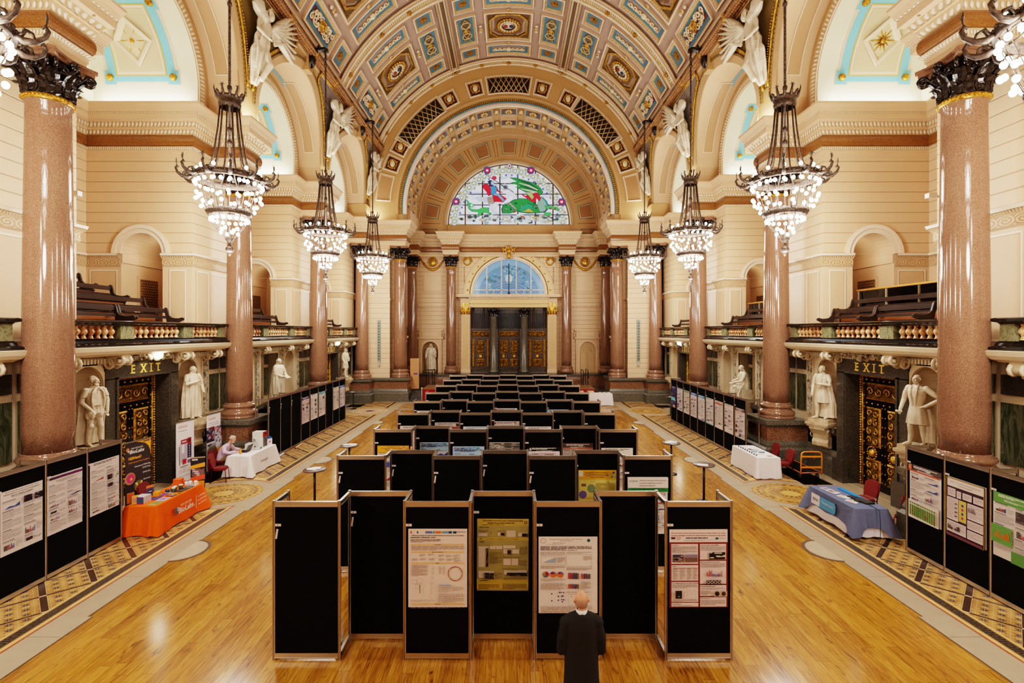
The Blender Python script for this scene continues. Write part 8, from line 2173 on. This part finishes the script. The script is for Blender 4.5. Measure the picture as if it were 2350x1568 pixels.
for i, (x, y) in enumerate(((-8.96, 14.12), (-8.9, 14.2), (-8.76, 14.22))):
 o = empty('mug', (x, y, T), .4 * i, 'white printed mug, %s of three on the far end of the orange table' % ('left', 'middle', 'right')[i], 'mug', 'mugs on the orange table')
 b = MB(); b.lathe([(.035, 0), (.04, .005), (.04, .1), (.036, .1), (.036, .01), (0, .01)], 16, col=(224, 220, 216)); b.box(-.041, .0, -.012, .02, .03, .08, (110, 60, 60)); b.build('cup', 'satin', o)
 b = MB(); b.tube([(.038 + .028 * sin(q), 0, .05 + .032 * cos(q)) for q in [PI * k / 8 for k in range(9)]], .006, 6, (224, 220, 216)); b.build('handle', 'satin', o)
for i, (x, y) in enumerate(((-8.96, 13.64), (-8.92, 13.52), (-8.9, 13.8))):
 o = empty('jar', (x, y, T), 0, 'dark green jar with a white lid on the orange table, %s' % ('behind its neighbour', 'nearest the viewer', 'standing apart')[i], 'jar', 'green jars')
 b = MB(); b.lathe([(.045, 0), (.05, .01), (.05, .09), (.042, .1)], 16, col=(60, 76, 50)); b.build('body', 'satin', o); b = MB(); b.lathe([(.052, .1), (.052, .125), (.0, .127)], 16, col=(220, 214, 206)); b.build('lid', 'satin', o)
for i, (x, y) in enumerate(((-9.1, 13.55), (-9.04, 13.68), (-9.1, 13.82))): thing('mini_centrifuge', lambda b: (b.lathe([(.0, 0), (.05, .0), (.055, .03), (.04, .06), (.0, .07)], 14, col=(46, 36, 70)), b.box(-.02, .02, -.06, -.04, 0, .03, (30, 26, 40))), 'satin', (x, y, T), i, 'small dark violet round gadget between jars and cartons on the orange table', 'gadget', 'violet gadgets')
p = Poster(.2, .29, (86, 70, 110), 70); p.rect(0, 0, 1, .22, (214, 120, 50)); p.rect(.2, .35, .8, .8, (50, 56, 90)); p.rect(.3, .5, .7, .6, (170, 180, 190))
p.build((-9.27, 13.0, 1.05), (.35, .94, 0), 'small purple sign standing on the orange table', 'counter_sign', 'sign')
p = Poster(.16, .26, (190, 120, 60), 71); p.rect(.1, .1, .9, .5, (206, 90, 50)); p.build((-9.36, 12.46, 1.03), (.5, .86, 0), 'orange leaflet in a clear holder at the near corner of the orange table', 'leaflet_holder', 'leaflet holder')
p = Poster(.14, .22, (206, 160, 80), 72); p.rect(.1, .3, .9, .8, (190, 130, 110)); p.build((-9.27, 12.5, .96), (.6, .8, 0), 'smaller yellow leaflet holder behind the row of catalogues', 'leaflet_holder', 'leaflet holder')
def banner(p, x, y, ang, h, label, zb=.1):
 d = Vector((sin(ang), cos(ang), 0)); o = empty('pull_up_banner', (x, y, 0), 0, label, 'banner')
 q = p.build((0, 0, h), d, None, 'banner_screen', parent=o)
 R = Matrix.Rotation(-ang, 3, 'Z'); n = d.cross(Vector((0, 0, 1))) * -1
 b = MB(); c = d * (p.w / 2) + n * .03
 b.cbox((c.x, c.y, .05), (.16, p.w + .02, .09), (170, 168, 166), 0, R); b.build('cassette', 'metal', o)
 b = MB(); c2 = d * (p.w / 2); b.cbox((c2.x, c2.y, h), (.03, p.w + .01, .035), (190, 188, 186), 0, R); b.tube([tuple(c2 + n * .04 + Vector((0, 0, .09))), tuple(c2 + n * .02 + Vector((0, 0, h)))], .01, 6, (150, 150, 152)); b.build('support_pole', 'metal', o)
CHR = (52, 46, 50)
p = Poster(.8, 2.0, CHR, 80); p.poly([(.3, 0), (1, 0), (1, .24), (.97, .16), (.9, .1), (.78, .055), (.6, .03)], (246, 164, 30)); p.rect(.7, .02, .95, .035, (80, 70, 110)); p.rect(0, 0, .3, .012, (60, 54, 60))
p.text('NEW ENGLAND', .22, .1, .06, (226, 220, 216), width=.46); p.text('BioLabs', .16, .155, .13, (236, 230, 226), width=.56, shear=.2, bold=.004); p.disc(.1, .095, .06, (214, 120, 50)); p.disc(.13, .12, .04, (190, 180, 170))
p.text('NEBNext®', .12, .235, .1, (244, 166, 40), width=.5, bold=.004); p.text('NGS Library Prep Reagents', .12, .285, .06, (236, 150, 40), width=.82)
for i, (t, w_) in enumerate((('Directional RNA-Seq', .62), ('ChIP-Seq', .32), ('DNA-Seq', .3), ('Illumina', .28))): p.text(t, .97, (.35, .39, .455, .55)[i], .055, (226, 222, 224), 'R', w_, bold=.001)
p.disc(.18, .48, .2, (176, 130, 100)); p.disc(.2, .48, .15, (206, 60, 120)); p.disc(.22, .49, .05, (226, 170, 90)); p.disc(.5, .6, .17, (110, 110, 70)); p.poly([(.36, .56), (.42, .55), (.52, .6), (.62, .54), (.66, .56), (.55, .62), (.6, .68), (.53, .69), (.48, .63), (.38, .66), (.36, .63), (.44, .6)], (226, 206, 110))
p.text('Ultra-low', .05, .68, .05, (226, 222, 224), width=.3); p.text('Input', .08, .72, .05, (226, 222, 224)); p.disc(.86, .77, .22, (110, 150, 90)); p.disc(.86, .77, .14, (220, 216, 220))
banner(p, -9.97, 13.2, .14, 2.1, 'dark BioLabs pull-up banner with an orange corner, before the left door')
EL = (150, 60, 60)
def elec(p, u, v, s):
 for i in range(10): p.rect(u + s * .1 * i, v - s * .062, u + s * (.1 * i + .075), v, (190, 160, 156) if i % 2 else (160, 110, 108)) if False else None
 p.rect(u, v - s * .1, u + s, v + s * .02, (226, 196, 192)); p.text('ELECTROLAB', u + s * .03, v, .05, (96, 50, 56), width=s * .94, bold=.001)
PB = (226, 218, 220)
p = Poster(.8, 2.0, PB, 81); elec(p, .12, .1, .5); p.text('The Fermac 320', .1, .16, .05, DK, width=.46, bold=.001); p.disc(.5, .5, .48, (206, 200, 206));
p.rect(.26, .3, .62, .37, (150, 30, 44)); p.rect(.32, .325, .56, .345, (200, 190, 196)); p.rect(.62, .29, .84, .4, (140, 30, 44)); p.rect(.66, .31, .8, .36, (70, 40, 40)); p.rect(.62, .4, .84, .62, (40, 34, 60))
for k in range(5): p.disc(.73, .425 + .042 * k, .035, (150, 150, 170))
p.rect(.24, .37, .6, .66, (170, 160, 176)); p.rect(.3, .38, .44, .52, (222, 216, 222)); p.rect(.17, .4, .2, .7, (40, 40, 46)); p.rect(.2, .4, .24, .72, (226, 222, 226)); p.rect(.34, .62, .54, .7, (176, 40, 50)); p.rect(.62, .65, .84, .7, (110, 90, 120)); p.rect(.22, .73, .64, .745, (140, 130, 140))
for i, t in enumerate(('versatility, sophistication & reliability', 'in one integrated package')): p.text(t, .1, .8 + .03 * i, .045, EL, width=(.84, .66)[i])
p.text('www.electrolab.biz', .1, .9, .05, DK, width=.6)
banner(p, -10.62, 16.2, .1, 2.1, 'white pull-up banner with a picture of red laboratory equipment')
p = Poster(.82, 2.0, PB, 82); elec(p, .12, .1, .5)
for i, t in enumerate(('Providing bioreactor solutions', 'for your fermentation needs')): p.text(t, .1, .17 + .035 * i, .045, DK, width=.74)
p.photo(0, .235, .55, .5, (40, 30, 44), [(110, 100, 120), (70, 60, 80), (150, 140, 156), (110, 24, 34)], 26); p.photo(.57, .235, 1, .42, (176, 166, 180), [(60, 50, 70), (176, 40, 50), (120, 110, 130)], 14); p.photo(0, .52, .55, .76, (150, 140, 150), [(70, 60, 70), (190, 184, 190), (170, 40, 40)], 16); p.photo(.57, .44, 1, .62, (196, 190, 200), [(90, 90, 110), (130, 130, 150)], 9); p.rect(.57, .64, 1, .8, (226, 150, 40)); p.rect(0, .78, 1, 1, (150, 24, 34)); p.lines(.08, .6, .84, .86, 1, (226, 200, 200))
banner(p, -10.56, 17.74, .02, 2.1, 'photo-covered pull-up banner with a red foot, behind the seated man')
p = Poster(.36, 1.34, (40, 38, 44), 83); p.rect(.1, .03, .5, .06, (220, 216, 214)); p.poly([(0, .17), (1, .11), (1, .2), (0, .24)], (240, 160, 50)); p.photo(.1, .24, .95, .4, (120, 90, 90), [(200, 190, 200), (60, 50, 60)], 8); p.poly([(0, .42), (1, .36), (1, .47), (0, .5)], (226, 90, 40)); p.photo(.1, .5, .95, .62, (226, 150, 40), [(200, 90, 30), (250, 200, 90)], 6); p.photo(0, .66, 1, 1, (70, 56, 62), [(110, 96, 100), (50, 40, 46)], 9)
banner(p, -9.03, 14.42, 1.2, 1.42, 'narrow black and orange banner at the far end of the orange table')
table(-9.63, -8.9, 17.45, 19.28, 'folding table under the white cloth where the man works')
cloth(-9.66, -8.87, 17.4, 19.32, .04, (236, 228, 228), 'white tablecloth with a small red logo, left stall', .024, seed=5, corner=.12, scal=-.02)
bt = MB(); mp = lambda u, v: (-8.785, 18.1 + u, v); bt.box(-8.79, -8.785, 18.08, 18.52, .36, .45, (226, 206, 204)); put_text(bt, 'ELECTROLAB', mp, .02, .375, .06, (150, 70, 70), width=.4, bold=.002); put_text(bt, 'Biotech', mp, .2, .31, .04, (90, 80, 84), width=.18)
tag(bt.build('cloth_print', 'paper'), 'small red logo print on the left white tablecloth', 'lettering')
o = empty('laptop', (-9.42, 18.12, T), L_, 'open black laptop in front of the seated man', 'laptop'); b = MB(); b.bbox(-.18, .18, -.12, .12, 0, .022, .01, (24, 24, 28)); b.box(-.15, .15, -.02, .09, .022, .024, (44, 44, 50)); b.build('keyboard_base', 'satin', o)
b = MB(); b.cbox((0, -.17, .135), (.36, .012, .24), (22, 22, 26), 0, Matrix.Rotation(rad(22), 3, 'X')); b.build('screen', 'satin', o)
thing('juice_bottle', lambda b: b.lathe([(.028, 0), (.034, .01), (.034, .1), (.03, .13), (.034, .16, ), (.034, .19), (.02, .2), (0, .2)], 16, col=(236, 150, 30)), 'gloss', (-9.36, 17.72, T), 0, 'small bottle of orange juice near the corner of the white table', 'bottle')
o = empty('control_unit', (-9.3, 18.95, T), L_, 'tall white laboratory controller with red screen panel on the left white table', 'machine')
b = MB(); b.bbox(-.16, .16, -.2, .2, 0, .56, .012, (220, 216, 212)); b.build('housing', 'satin', o); b = MB(); b.box(-.15, .15, -.215, -.2, .02, .36, (110, 108, 112)); [b.ball((0 + .05 * e, -.215, .07 + .08 * k), .03, 10, 6, (40, 40, 44)) for k in range(4) for e in (-1, 1)]; b.build('pump_panel', 'satin', o)
b = MB(); b.box(-.16, .16, -.222, -.2, .37, .56, (176, 34, 34)); b.box(-.09, .07, -.226, -.22, .43, .53, (44, 48, 80)); b.build('screen_panel', 'gloss', o)
o = empty('bioreactor', (-9.42, 18.6, T), L_, 'small white bench instrument with a glass vessel behind the laptop', 'machine')
b = MB(); b.bbox(-.22, .1, -.14, .14, 0, .2, .01, (216, 210, 204)); b.ball((-.06, -.145, .08), .03, 10, 6, (40, 36, 36)); b.build('housing', 'satin', o); b = MB(); b.lathe([(.07, 0), (.08, .02), (.08, .2), (.05, .24), (.06, .26)], 18, (.22, 0, 0)); b.build('glass_vessel', 'clear_glass', o)
b = MB(); b.cyl((.22, 0, .26), (.22, 0, .34), .05, .04, 14, (190, 190, 194)); b.cyl((.22, 0, .04), (.22, 0, .14), .06, .06, 14, (206, 96, 50)); b.tube([(-.22, -.1, .2), (.2, .0, .34)], .008, 6, (200, 200, 204)); b.build('fittings', 'metal', o)
for i in range(3):
 p = Poster(.21, .3, (226, 222, 224), 90 + i); p.rect(0, 0, 1, .16, (60, 90, 160)); p.disc(.55, .55, .16, (190, 60, 60)); p.build((-9.18 + .04 * i, 19.12 + .0 * i, T + .32 - .02 * i), (.5, .87, 0), 'upright white leaflet at the far end of the left white table, %s' % ('rearmost', 'middle one', 'front one')[i], 'leaflet', 'leaflet', group='upright leaflets')
thing('stapler', lambda b: b.ball((0, 0, .03), (.035, .11, .03), 12, 7, (20, 110, 80)), 'satin', (-9.08, 18.6, T), .3, 'green gadget lying on the left white table', 'gadget')
thing('cable_bundle', lambda b: b.tube([(.1 * cos(q) * (1 - q * .05), .08 * sin(q * 1.3), .008) for q in [k * .5 for k in range(16)]], .006, 5, (150, 146, 146)), 'satin', (-9.1, 18.4, T), 0, 'grey cable coil on the left white table', 'cable')
paper(-9.1, 18.9, T, .4, .2, .26, (214, 196, 160), 'buff leaflet beside the laboratory controller')
for (x, y, z, rz, L, c, lb) in ((-9.16, 20.3, .04, .08, .85, (226, 222, 220), 'white poster tube on the floor by the far left boards'), (-9.14, 22.1, .04, .06, .9, (206, 166, 110), 'brown cardboard poster tube on the floor by the far left boards'), (-2.62, 8.0, .05, .2, .3, (196, 194, 192), 'short silver tube lying behind the first board of the nearest row')):
 o = empty('poster_tube', (x, y, z), rz, lb, 'tube', None); b = MB(); b.cyl((0, -L / 2, 0), (0, L / 2, 0), .038, None, 14, c); b.build('tube', 'satin', o)
 b = MB(); b.cyl((0, -L / 2 - .01, 0), (0, -L / 2 + .02, 0), .04, None, 14, (200, 196, 194) if L < .5 else (170, 50, 50)); b.build('end_cap', 'satin', o)
table(8.53, 9.27, 17.24, 19.08, 'folding table under the plain white cloth on the right')
cloth(8.5, 9.29, 17.2, 19.12, .03, (240, 234, 236), 'plain white tablecloth on the right-hand table', .01, seed=8, corner=.03, grow=.03)
for i in range(9): thing('sample_pot', lambda b: b.lathe([(.02, 0), (.024, .01), (.024, .045), (0, .05)], 10, col=(40, 56, 48)), 'satin', (8.62, 17.5 + .17 * i, T), 0, 'tiny dark pot in the row along the front of the right white table', 'pot', 'pots on the right white table')
for i, (x, y, c, nm) in enumerate(((8.82, 18.8, (206, 206, 216), 'pale grey'), (8.85, 18.45, (90, 90, 80), 'dark grey'), (9.0, 18.35, (190, 160, 130), 'tan'), (8.84, 18.12, (60, 140, 190), 'bright blue'), (9.05, 18.0, (60, 90, 110), 'dark blue'), (8.9, 17.75, (206, 200, 190), 'cream'), (9.05, 17.45, (170, 164, 150), 'greyish'))): paper(x, y, T, .3 * i, .15, .2, c, nm + ' leaflet on the right white table')
o = empty('platform_trolley', (10.27, 17.95, 0), 0, 'platform trolley with an orange push handle and mesh deck', 'trolley'); OR = (240, 140, 30)
b = MB(); b.tube([(-.35, -.86, .25), (.35, -.86, .25), (.35, .86, .25), (-.35, .86, .25), (-.35, -.86, .25)], .022, 8, (170, 96, 40)); b.build('deck_frame', 'satin', o)
b = MB(); [b.box(-.33, .33, -.84 + .06 * k, -.83 + .06 * k, .245, .255, (80, 60, 44)) for k in range(29)]; [b.box(-.33 + .06 * k, -.32 + .06 * k, -.84, .84, .245, .255, (80, 60, 44)) for k in range(12)]; b.build('mesh_deck', 'metal', o)
b = MB(); b.tube([(-.35, -.86, .2), (-.35, -.88, .8), (-.33, -.88, .92), (-.25, -.88, .97), (.25, -.88, .97), (.33, -.88, .92), (.35, -.88, .8), (.35, -.86, .2)], .022, 8, OR)
for z in (.42, .78): b.box(-.34, .34, -.89, -.865, z, z + .05, OR)
b.build('push_handle', 'satin', o)
for ex in (-1, 1):
 for ey in (-.7, .0, .7) if ex < 0 else (-.7, .7): b = MB(); b.cyl((ex * .3 - .02, ey, .09), (ex * .3 + .02, ey, .09), .09, None, 16, (44, 42, 42)); b.box(ex * .3 - .03, ex * .3 + .03, ey - .03, ey + .03, .09, .24, (90, 88, 86)); b.build('wheel', 'satin', o)
table(8.45, 9.2, 12.28, 14.02, 'folding table under the blue and white cloths')
cloth(8.44, 9.2, 12.25, 14.05, .06, (226, 220, 226), 'white undercloth showing below the blue cloth', .022, T - .005, .04, 11, -.0, .05)
cloth(8.42, 9.22, 12.22, 14.08, .3, (96, 104, 132), 'slate blue tablecloth with a printed Respiratory panel', .022, T + .004, .055, 12, .2, .13)
bt = MB(); mp = lambda u, v: (8.345 - .05 * (.7 - v) - .004, 13.83 - u, v)
def pq(u0, u1, v0, v1, c, k=0): bt.add([tuple(Vector(mp(a, b_)) - Vector((.002 * k, 0, 0))) for a, b_ in ((u0, v0), (u1, v0), (u1, v1), (u0, v1))], [(0, 1, 2, 3)], c)
pq(.0, .36, .36, .64, (226, 218, 224)); pq(.36, .98, .36, .64, (84, 156, 204)); pq(.98, 1.02, .4, .6, (84, 156, 204))
m2 = lambda u, v: tuple(Vector(mp(u, v)) - Vector((.004, 0, 0)))
put_text(bt, 'TEVA', m2, .06, .47, .09, (60, 90, 100), width=.24, bold=.004); put_text(bt, 'Respiratory', m2, .47, .49, .11, (206, 226, 240), width=.46)
tag(bt.build('cloth_print', 'paper'), 'white and sky-blue Respiratory panel printed on the slate blue cloth', 'lettering')
T2 = T + .01
for i, (x, y, c, d) in enumerate(((8.7, 13.75, (214, 206, 208), [(120, 110, 130)]), (8.72, 13.5, (222, 214, 212), [(150, 120, 110)]), (8.74, 13.1, (228, 220, 218), [(206, 150, 110), (200, 196, 190)]), (8.72, 12.75, (230, 222, 220), [(206, 170, 150)]))): paper(x, y, T2, .2 + .1 * i, .2, .28, c, 'white leaflet on the blue table, %s from its far end' % ('first', 'second', 'third', 'fourth')[i], dec=d)
thing('folder', lambda b: b.box(-.06, .06, -.4, .4, 0, .02, (30, 130, 210)), 'satin', (9.08, 13.4, T2), 0, 'long bright blue folder along the back of the blue table', 'folder')
o = empty('laptop', (9.0, 12.72, T2), R_ + .2, 'closed black laptop on the blue table', 'laptop'); b = MB(); b.bbox(-.19, .19, -.13, .13, 0, .03, .012, (30, 30, 30)); b.build('case', 'satin', o); b = MB(); b.box(-.17, .17, -.11, .11, .03, .032, (44, 42, 42)); b.build('lid', 'matte', o)
thing('wallet_case', lambda b: b.bbox(-.09, .09, -.12, .12, 0, .03, .01, (26, 26, 28)), 'matte', (8.94, 13.02, T2), .3, 'flat black case between the blue folder and the closed laptop', 'case')
thing('power_brick', lambda b: b.bbox(-.03, .03, -.07, .07, 0, .035, .008, (36, 34, 34)), 'matte', (8.82, 12.72, T2), .2, 'black power adapter beside the closed laptop', 'adapter')
thing('power_cable', lambda b: b.tube([(8.95, 12.5, .75), (8.93, 12.3, .76), (8.93, 12.1, .74), (8.9, 12.02, .4), (8.86, 11.98, .1), (8.8, 11.95, .012), (8.9, 11.85, .012), (9.0, 11.9, .012), (9.02, 12.0, .012)], .007, 6, (24, 24, 24)), 'matte', (0, 0, 0), 0, 'black cable trailing from the blue table to the floor', 'cable')
thing('robot_hoover', lambda b: (b.lathe([(.15, 0), (.17, .02), (.17, .06), (.15, .075), (.0, .08)], 28, col=(30, 30, 32)), b.lathe([(.12, .079), (.12, .084), (0, .085)], 24, col=(190, 188, 190))), 'satin', (9.75, 11.95, .005), 0, 'low round black and silver device on the floor at the near right boards', 'device')
def tall_table(x, y, label, sheets, seed):
 o = empty('poseur_table', (x, y, 0), 0, label, 'table', 'tall round tables')
 b = MB(); b.lathe([(.0, 1.075), (.3, 1.075), (.315, 1.085), (.315, 1.1), (.305, 1.108), (.0, 1.108)], 36, col=(74, 50, 38)); b.build('tabletop', 'satin', o)
 b = MB(); b.cyl((0, 0, .04), (0, 0, 1.075), .034, None, 16, (20, 18, 18)); b.build('pole', 'satin', o); b = MB(); b.lathe([(.2, 0), (.21, .012), (.12, .03), (.05, .05), (.034, .07)], 30, col=(26, 24, 24)); b.build('foot', 'satin', o)
 rn = random.Random(seed)
 for i in range(sheets): paper(x + rn.uniform(-.12, .12), y + rn.uniform(-.12, .12), 1.109 + .005 * i, rn.uniform(0, 3), .2, .28, (236, 232, 230), 'loose white sheet on %s' % label.split(',')[0].replace('tall round table', 'the tall round table'), 'sheet', 'sheets on the tall tables')
tall_table(-5.48, 14.4, 'tall round table left of the second row, with a fan of papers', 3, 1); tall_table(-5.46, 17.45, 'tall round table left of the third row', 2, 2); tall_table(-10.1, 32.9, 'tall round table against the far left pier', 1, 3)
tall_table(5.82, 14.95, 'tall round table right of the second row, holding a few papers', 2, 4); tall_table(5.78, 17.85, 'tall round table right of the third row, covered with paper', 4, 5); tall_table(9.75, 30.4, 'tall round table at the end of the far right boards', 1, 6)
o = empty('stage', (0, 36.7, 0), 0, 'low stage with red skirting across the far end of the hall', 'stage'); b = MB(); b.box(-6.05, 6.05, -1.2, 1.2, .98, 1.05, (120, 84, 54)); b.build('deck', 'satin', o)
b = MB(); path = [(-6.03 + 12.06 * k / 120, -1.19 - .02 * (k % 2)) for k in range(121)]; b.strip([(x, y, .98) for x, y in path], [(x, y, .01) for x, y in path], (150, 22, 36))
for s in (-1, 1): b.box(s * 6.02, s * 6.04, -1.19, 1.19, .01, .98, (140, 20, 34))
b.build('skirt', 'cloth', o)
for s in (-1, 1):
 o = empty('handrail', (s * 5.95, 38.3, 0), 0, 'black metal handrail beside the steps to the %s of the end doors' % ('left' if s < 0 else 'right'), 'railing', 'stage handrails')
 b = MB()
 for (x, y) in ((-.3, 0), (-.3, 1.1), (.1, .4), (.1, 1.5)): b.cyl((x, y, 1.0 if y < 1 else .02), (x, y, 2.1), .022, None, 8, (24, 22, 22))
 b.build('post', 'metal', o); b = MB(); b.tube([(-.3, 0, 2.1), (-.3, 1.1, 2.1)], .022, 8, (24, 22, 22)); b.tube([(.1, -.2, 1.5), (.1, .4, 2.1), (.1, 1.5, 2.1)], .022, 8, (24, 22, 22)); b.build('rail', 'metal', o)
o = empty('rope_post', (-6.05, 35.2, 0), 0, 'thin white post beside the red stage skirt at the far left', 'post'); b = MB(); b.cyl((0, 0, 0), (0, 0, 1.08), .02, None, 10, (206, 196, 180)); b.lathe([(.12, 0), (.12, .02), (.02, .04)], 16, col=(206, 196, 180)); b.build('pole', 'satin', o); b = MB(); b.lathe([(.05, 1.08), (.06, 1.14), (.0, 1.16)], 12, col=(226, 206, 150)); b.build('knob', 'satin', o)
for i, x in enumerate((4.95, 5.65)): thing('flower_trough', lambda b: (b.bbox(-.22, .22, -.09, .09, 0, .1, .02, (206, 190, 170)), [b.ball((-.18 + .05 * k, .02 * (k % 3 - 1), .13), .045, 6, 4, ((226, 206, 150), (190, 150, 60), (230, 224, 216))[k % 3]) for k in range(8)]), 'satin', (x, 35.28, .62), 0, 'small white and gold flower trough in front of the red skirt, %s' % ('left one', 'right one')[i], 'flowers', 'flower troughs') if False else thing('flower_trough', lambda b: (b.bbox(-.22, .22, -.09, .09, 0, .1, .02, (206, 190, 170)), [b.ball((-.18 + .05 * k, .02 * (k % 3 - 1), .13), .045, 6, 4, ((226, 206, 150), (190, 150, 60), (230, 224, 216))[k % 3]) for k in range(8)]), 'satin', (x, 34.75, .805), 0, 'small white and gold flower trough on the catering table, %s' % ('left one', 'right one')[i], 'flowers', 'flower troughs')
table(5.1, 7.0, 34.35, 35.1, 'folding table under the far catering cloth'); cloth(5.05, 7.05, 34.3, 35.15, .03, (236, 226, 228), 'white tablecloth on the far catering table at the right of the stage', .015, .8, seed=21, corner=.03)
for i in range(9): thing('cup', lambda b: b.lathe([(.03, 0), (.045, .08), (.04, .08), (.0, .02)], 10, col=(226, 222, 218)), 'satin', (6.1 + .1 * i, 34.5 + .1 * (i % 3), .803), 0, 'white cup among the crockery on the far catering table', 'cup', 'cups on the catering table')
o = empty('open_door', (-7.02, 37.7, 0), .15, 'plain tan door standing open beside the far left column', 'door leaf', None, 'thing'); b = MB(); b.box(-.32, .32, -.025, .025, .78, 3.05, (176, 126, 80)); b.build('leaf', 'paint', o); b = MB(); b.box(-.08, .2, -.03, -.025, 1.85, 1.95, (70, 50, 130)); b.box(-.06, .0, -.031, -.03, 1.88, 1.92, (200, 60, 80)); b.build('sign', 'paper', o)
b = MB(); b.ball((.26, -.05, 1.72), .03, 8, 6, (190, 186, 180)); b.ball((.26, -.05, 2.1), .025, 8, 6, (190, 186, 180)); b.build('handle', 'metal', o)
for s in (-1, 1):
 o = empty('line_array_speaker', (s * 9.45, 36.9, 2.55), 0, 'tall slim pale grey wall speaker on the %s end pier' % ('left' if s < 0 else 'right'), 'speaker', 'slim wall speakers'); b = MB(); b.bbox(-.11, .11, -.12, .04, .35, 3.35, .03, (132, 140, 130)); b.box(-.08, .08, -.1, .04, 0, .34, (160, 164, 154)); b.build('cabinet', 'satin', o)
 b = MB(); [b.ball((0, -.12, .5 + .2 * k), (.07, .01, .08), 10, 6, (88, 94, 88)) for k in range(14)]; b.build('grille', 'matte', o)
for s in (-1, 1):
 o = empty('floodlight', (s * 11.0, 13.0 if s < 0 else 13.2, 8.55), 0, 'small white lamp fitting on the wall beside the near %s column' % ('left' if s < 0 else 'right'), 'lamp', 'white wall lamps')
 b = MB(); b.cbox((0, -.1, 0), (.22, .14, .12), (226, 216, 200)); b.build('housing', 'satin', o); b = MB(); b.box(-.02 if s < 0 else -.02, .3 * s if s > 0 else .02, -.05, .0, -.03, .03, (200, 190, 176)); b.build('bracket', 'satin', o)
# ================================================================ light
def point(name, loc, e, col=(1, .86, .68), r=.3):
 l = bpy.data.lights.new(name, 'POINT'); l.energy = e; l.color = col; l.shadow_soft_size = r
 o = bpy.data.objects.new(name, l); COLL.objects.link(o); o.location = loc; return o
def area(name, loc, rot, e, col=(1, .9, .75), sx=1, sy=1):
 l = bpy.data.lights.new(name, 'AREA'); l.energy = e; l.color = col; l.shape = 'RECTANGLE'; l.size = sx; l.size_y = sy
 o = bpy.data.objects.new(name, l); COLL.objects.link(o); o.location = loc; o.rotation_euler = rot; return o
for i, yc in enumerate(BAYC):
 for s in (-1, 1):
  point('chandelier_and_fill_light', (s * 8.62, yc, 9.2), 520, (1, .95, .89), .5); point('chandelier_downlight', (s * 8.62, yc, 7.1), 900 if i < 2 else 700, (1, .95, .88), .5)  # stand-ins for bulb light; rearmost bay has these added lamps without chandeliers
  area('alcove_flood', (s * 13.2, yc + 2.42, 13.25), (rad(160), 0, 0), 62, (1, .99, .93), 3.2, .3)
  area('alcove_flood', (s * 13.2, yc - 2.42, 13.25), (rad(200), 0, 0), 62, (1, .99, .93), 3.2, .3)
  if i < 4: point('passage_lamp', (s * 13.1, COLY[i + 1] - PH + 1.0, 7.9), 16, (1, .9, .76), .1)
  area('cornice_uplight', (s * 9.9, yc + P / 2, 13.12), (rad(180), rad(-14 * s), 0), 100, (1, .95, .88), .4, .9)  # added fill aimed up at the vault, no modelled fitting
w = bpy.data.worlds.new('world'); SC.world = w; w.use_nodes = True
w.node_tree.nodes['Background'].inputs[0].default_value = (.55, .6, .7, 1); w.node_tree.nodes['Background'].inputs[1].default_value = 0.25
area('chancel_window_light', (0, 41.9, 15.5), (rad(-90), 0, 0), 220, (.75, .86, 1), 8, 4)
SC.view_settings.view_transform = 'Filmic'
SC.view_settings.look = 'High Contrast'
SC.view_settings.exposure = -0.24
SC.cycles.use_denoising = True
SC.cycles.max_bounces = 6; SC.cycles.diffuse_bounces = 3; SC.cycles.glossy_bounces = 3; SC.cycles.transparent_max_bounces = 10
SC.cycles.use_adaptive_sampling = True; SC.cycles.adaptive_threshold = 0.07; SC.cycles.adaptive_min_samples = 12
SC.cycles.sample_clamp_indirect = 4.0
SC.cycles.caustics_reflective = False; SC.cycles.caustics_refractive = False
for s in (-1, 1): point('chancel_lamp', (s * 3.5, 38.2, 9.5), 190, (1, .93, .82), .5)  # added fill to brighten the end doors, no fitting hangs here
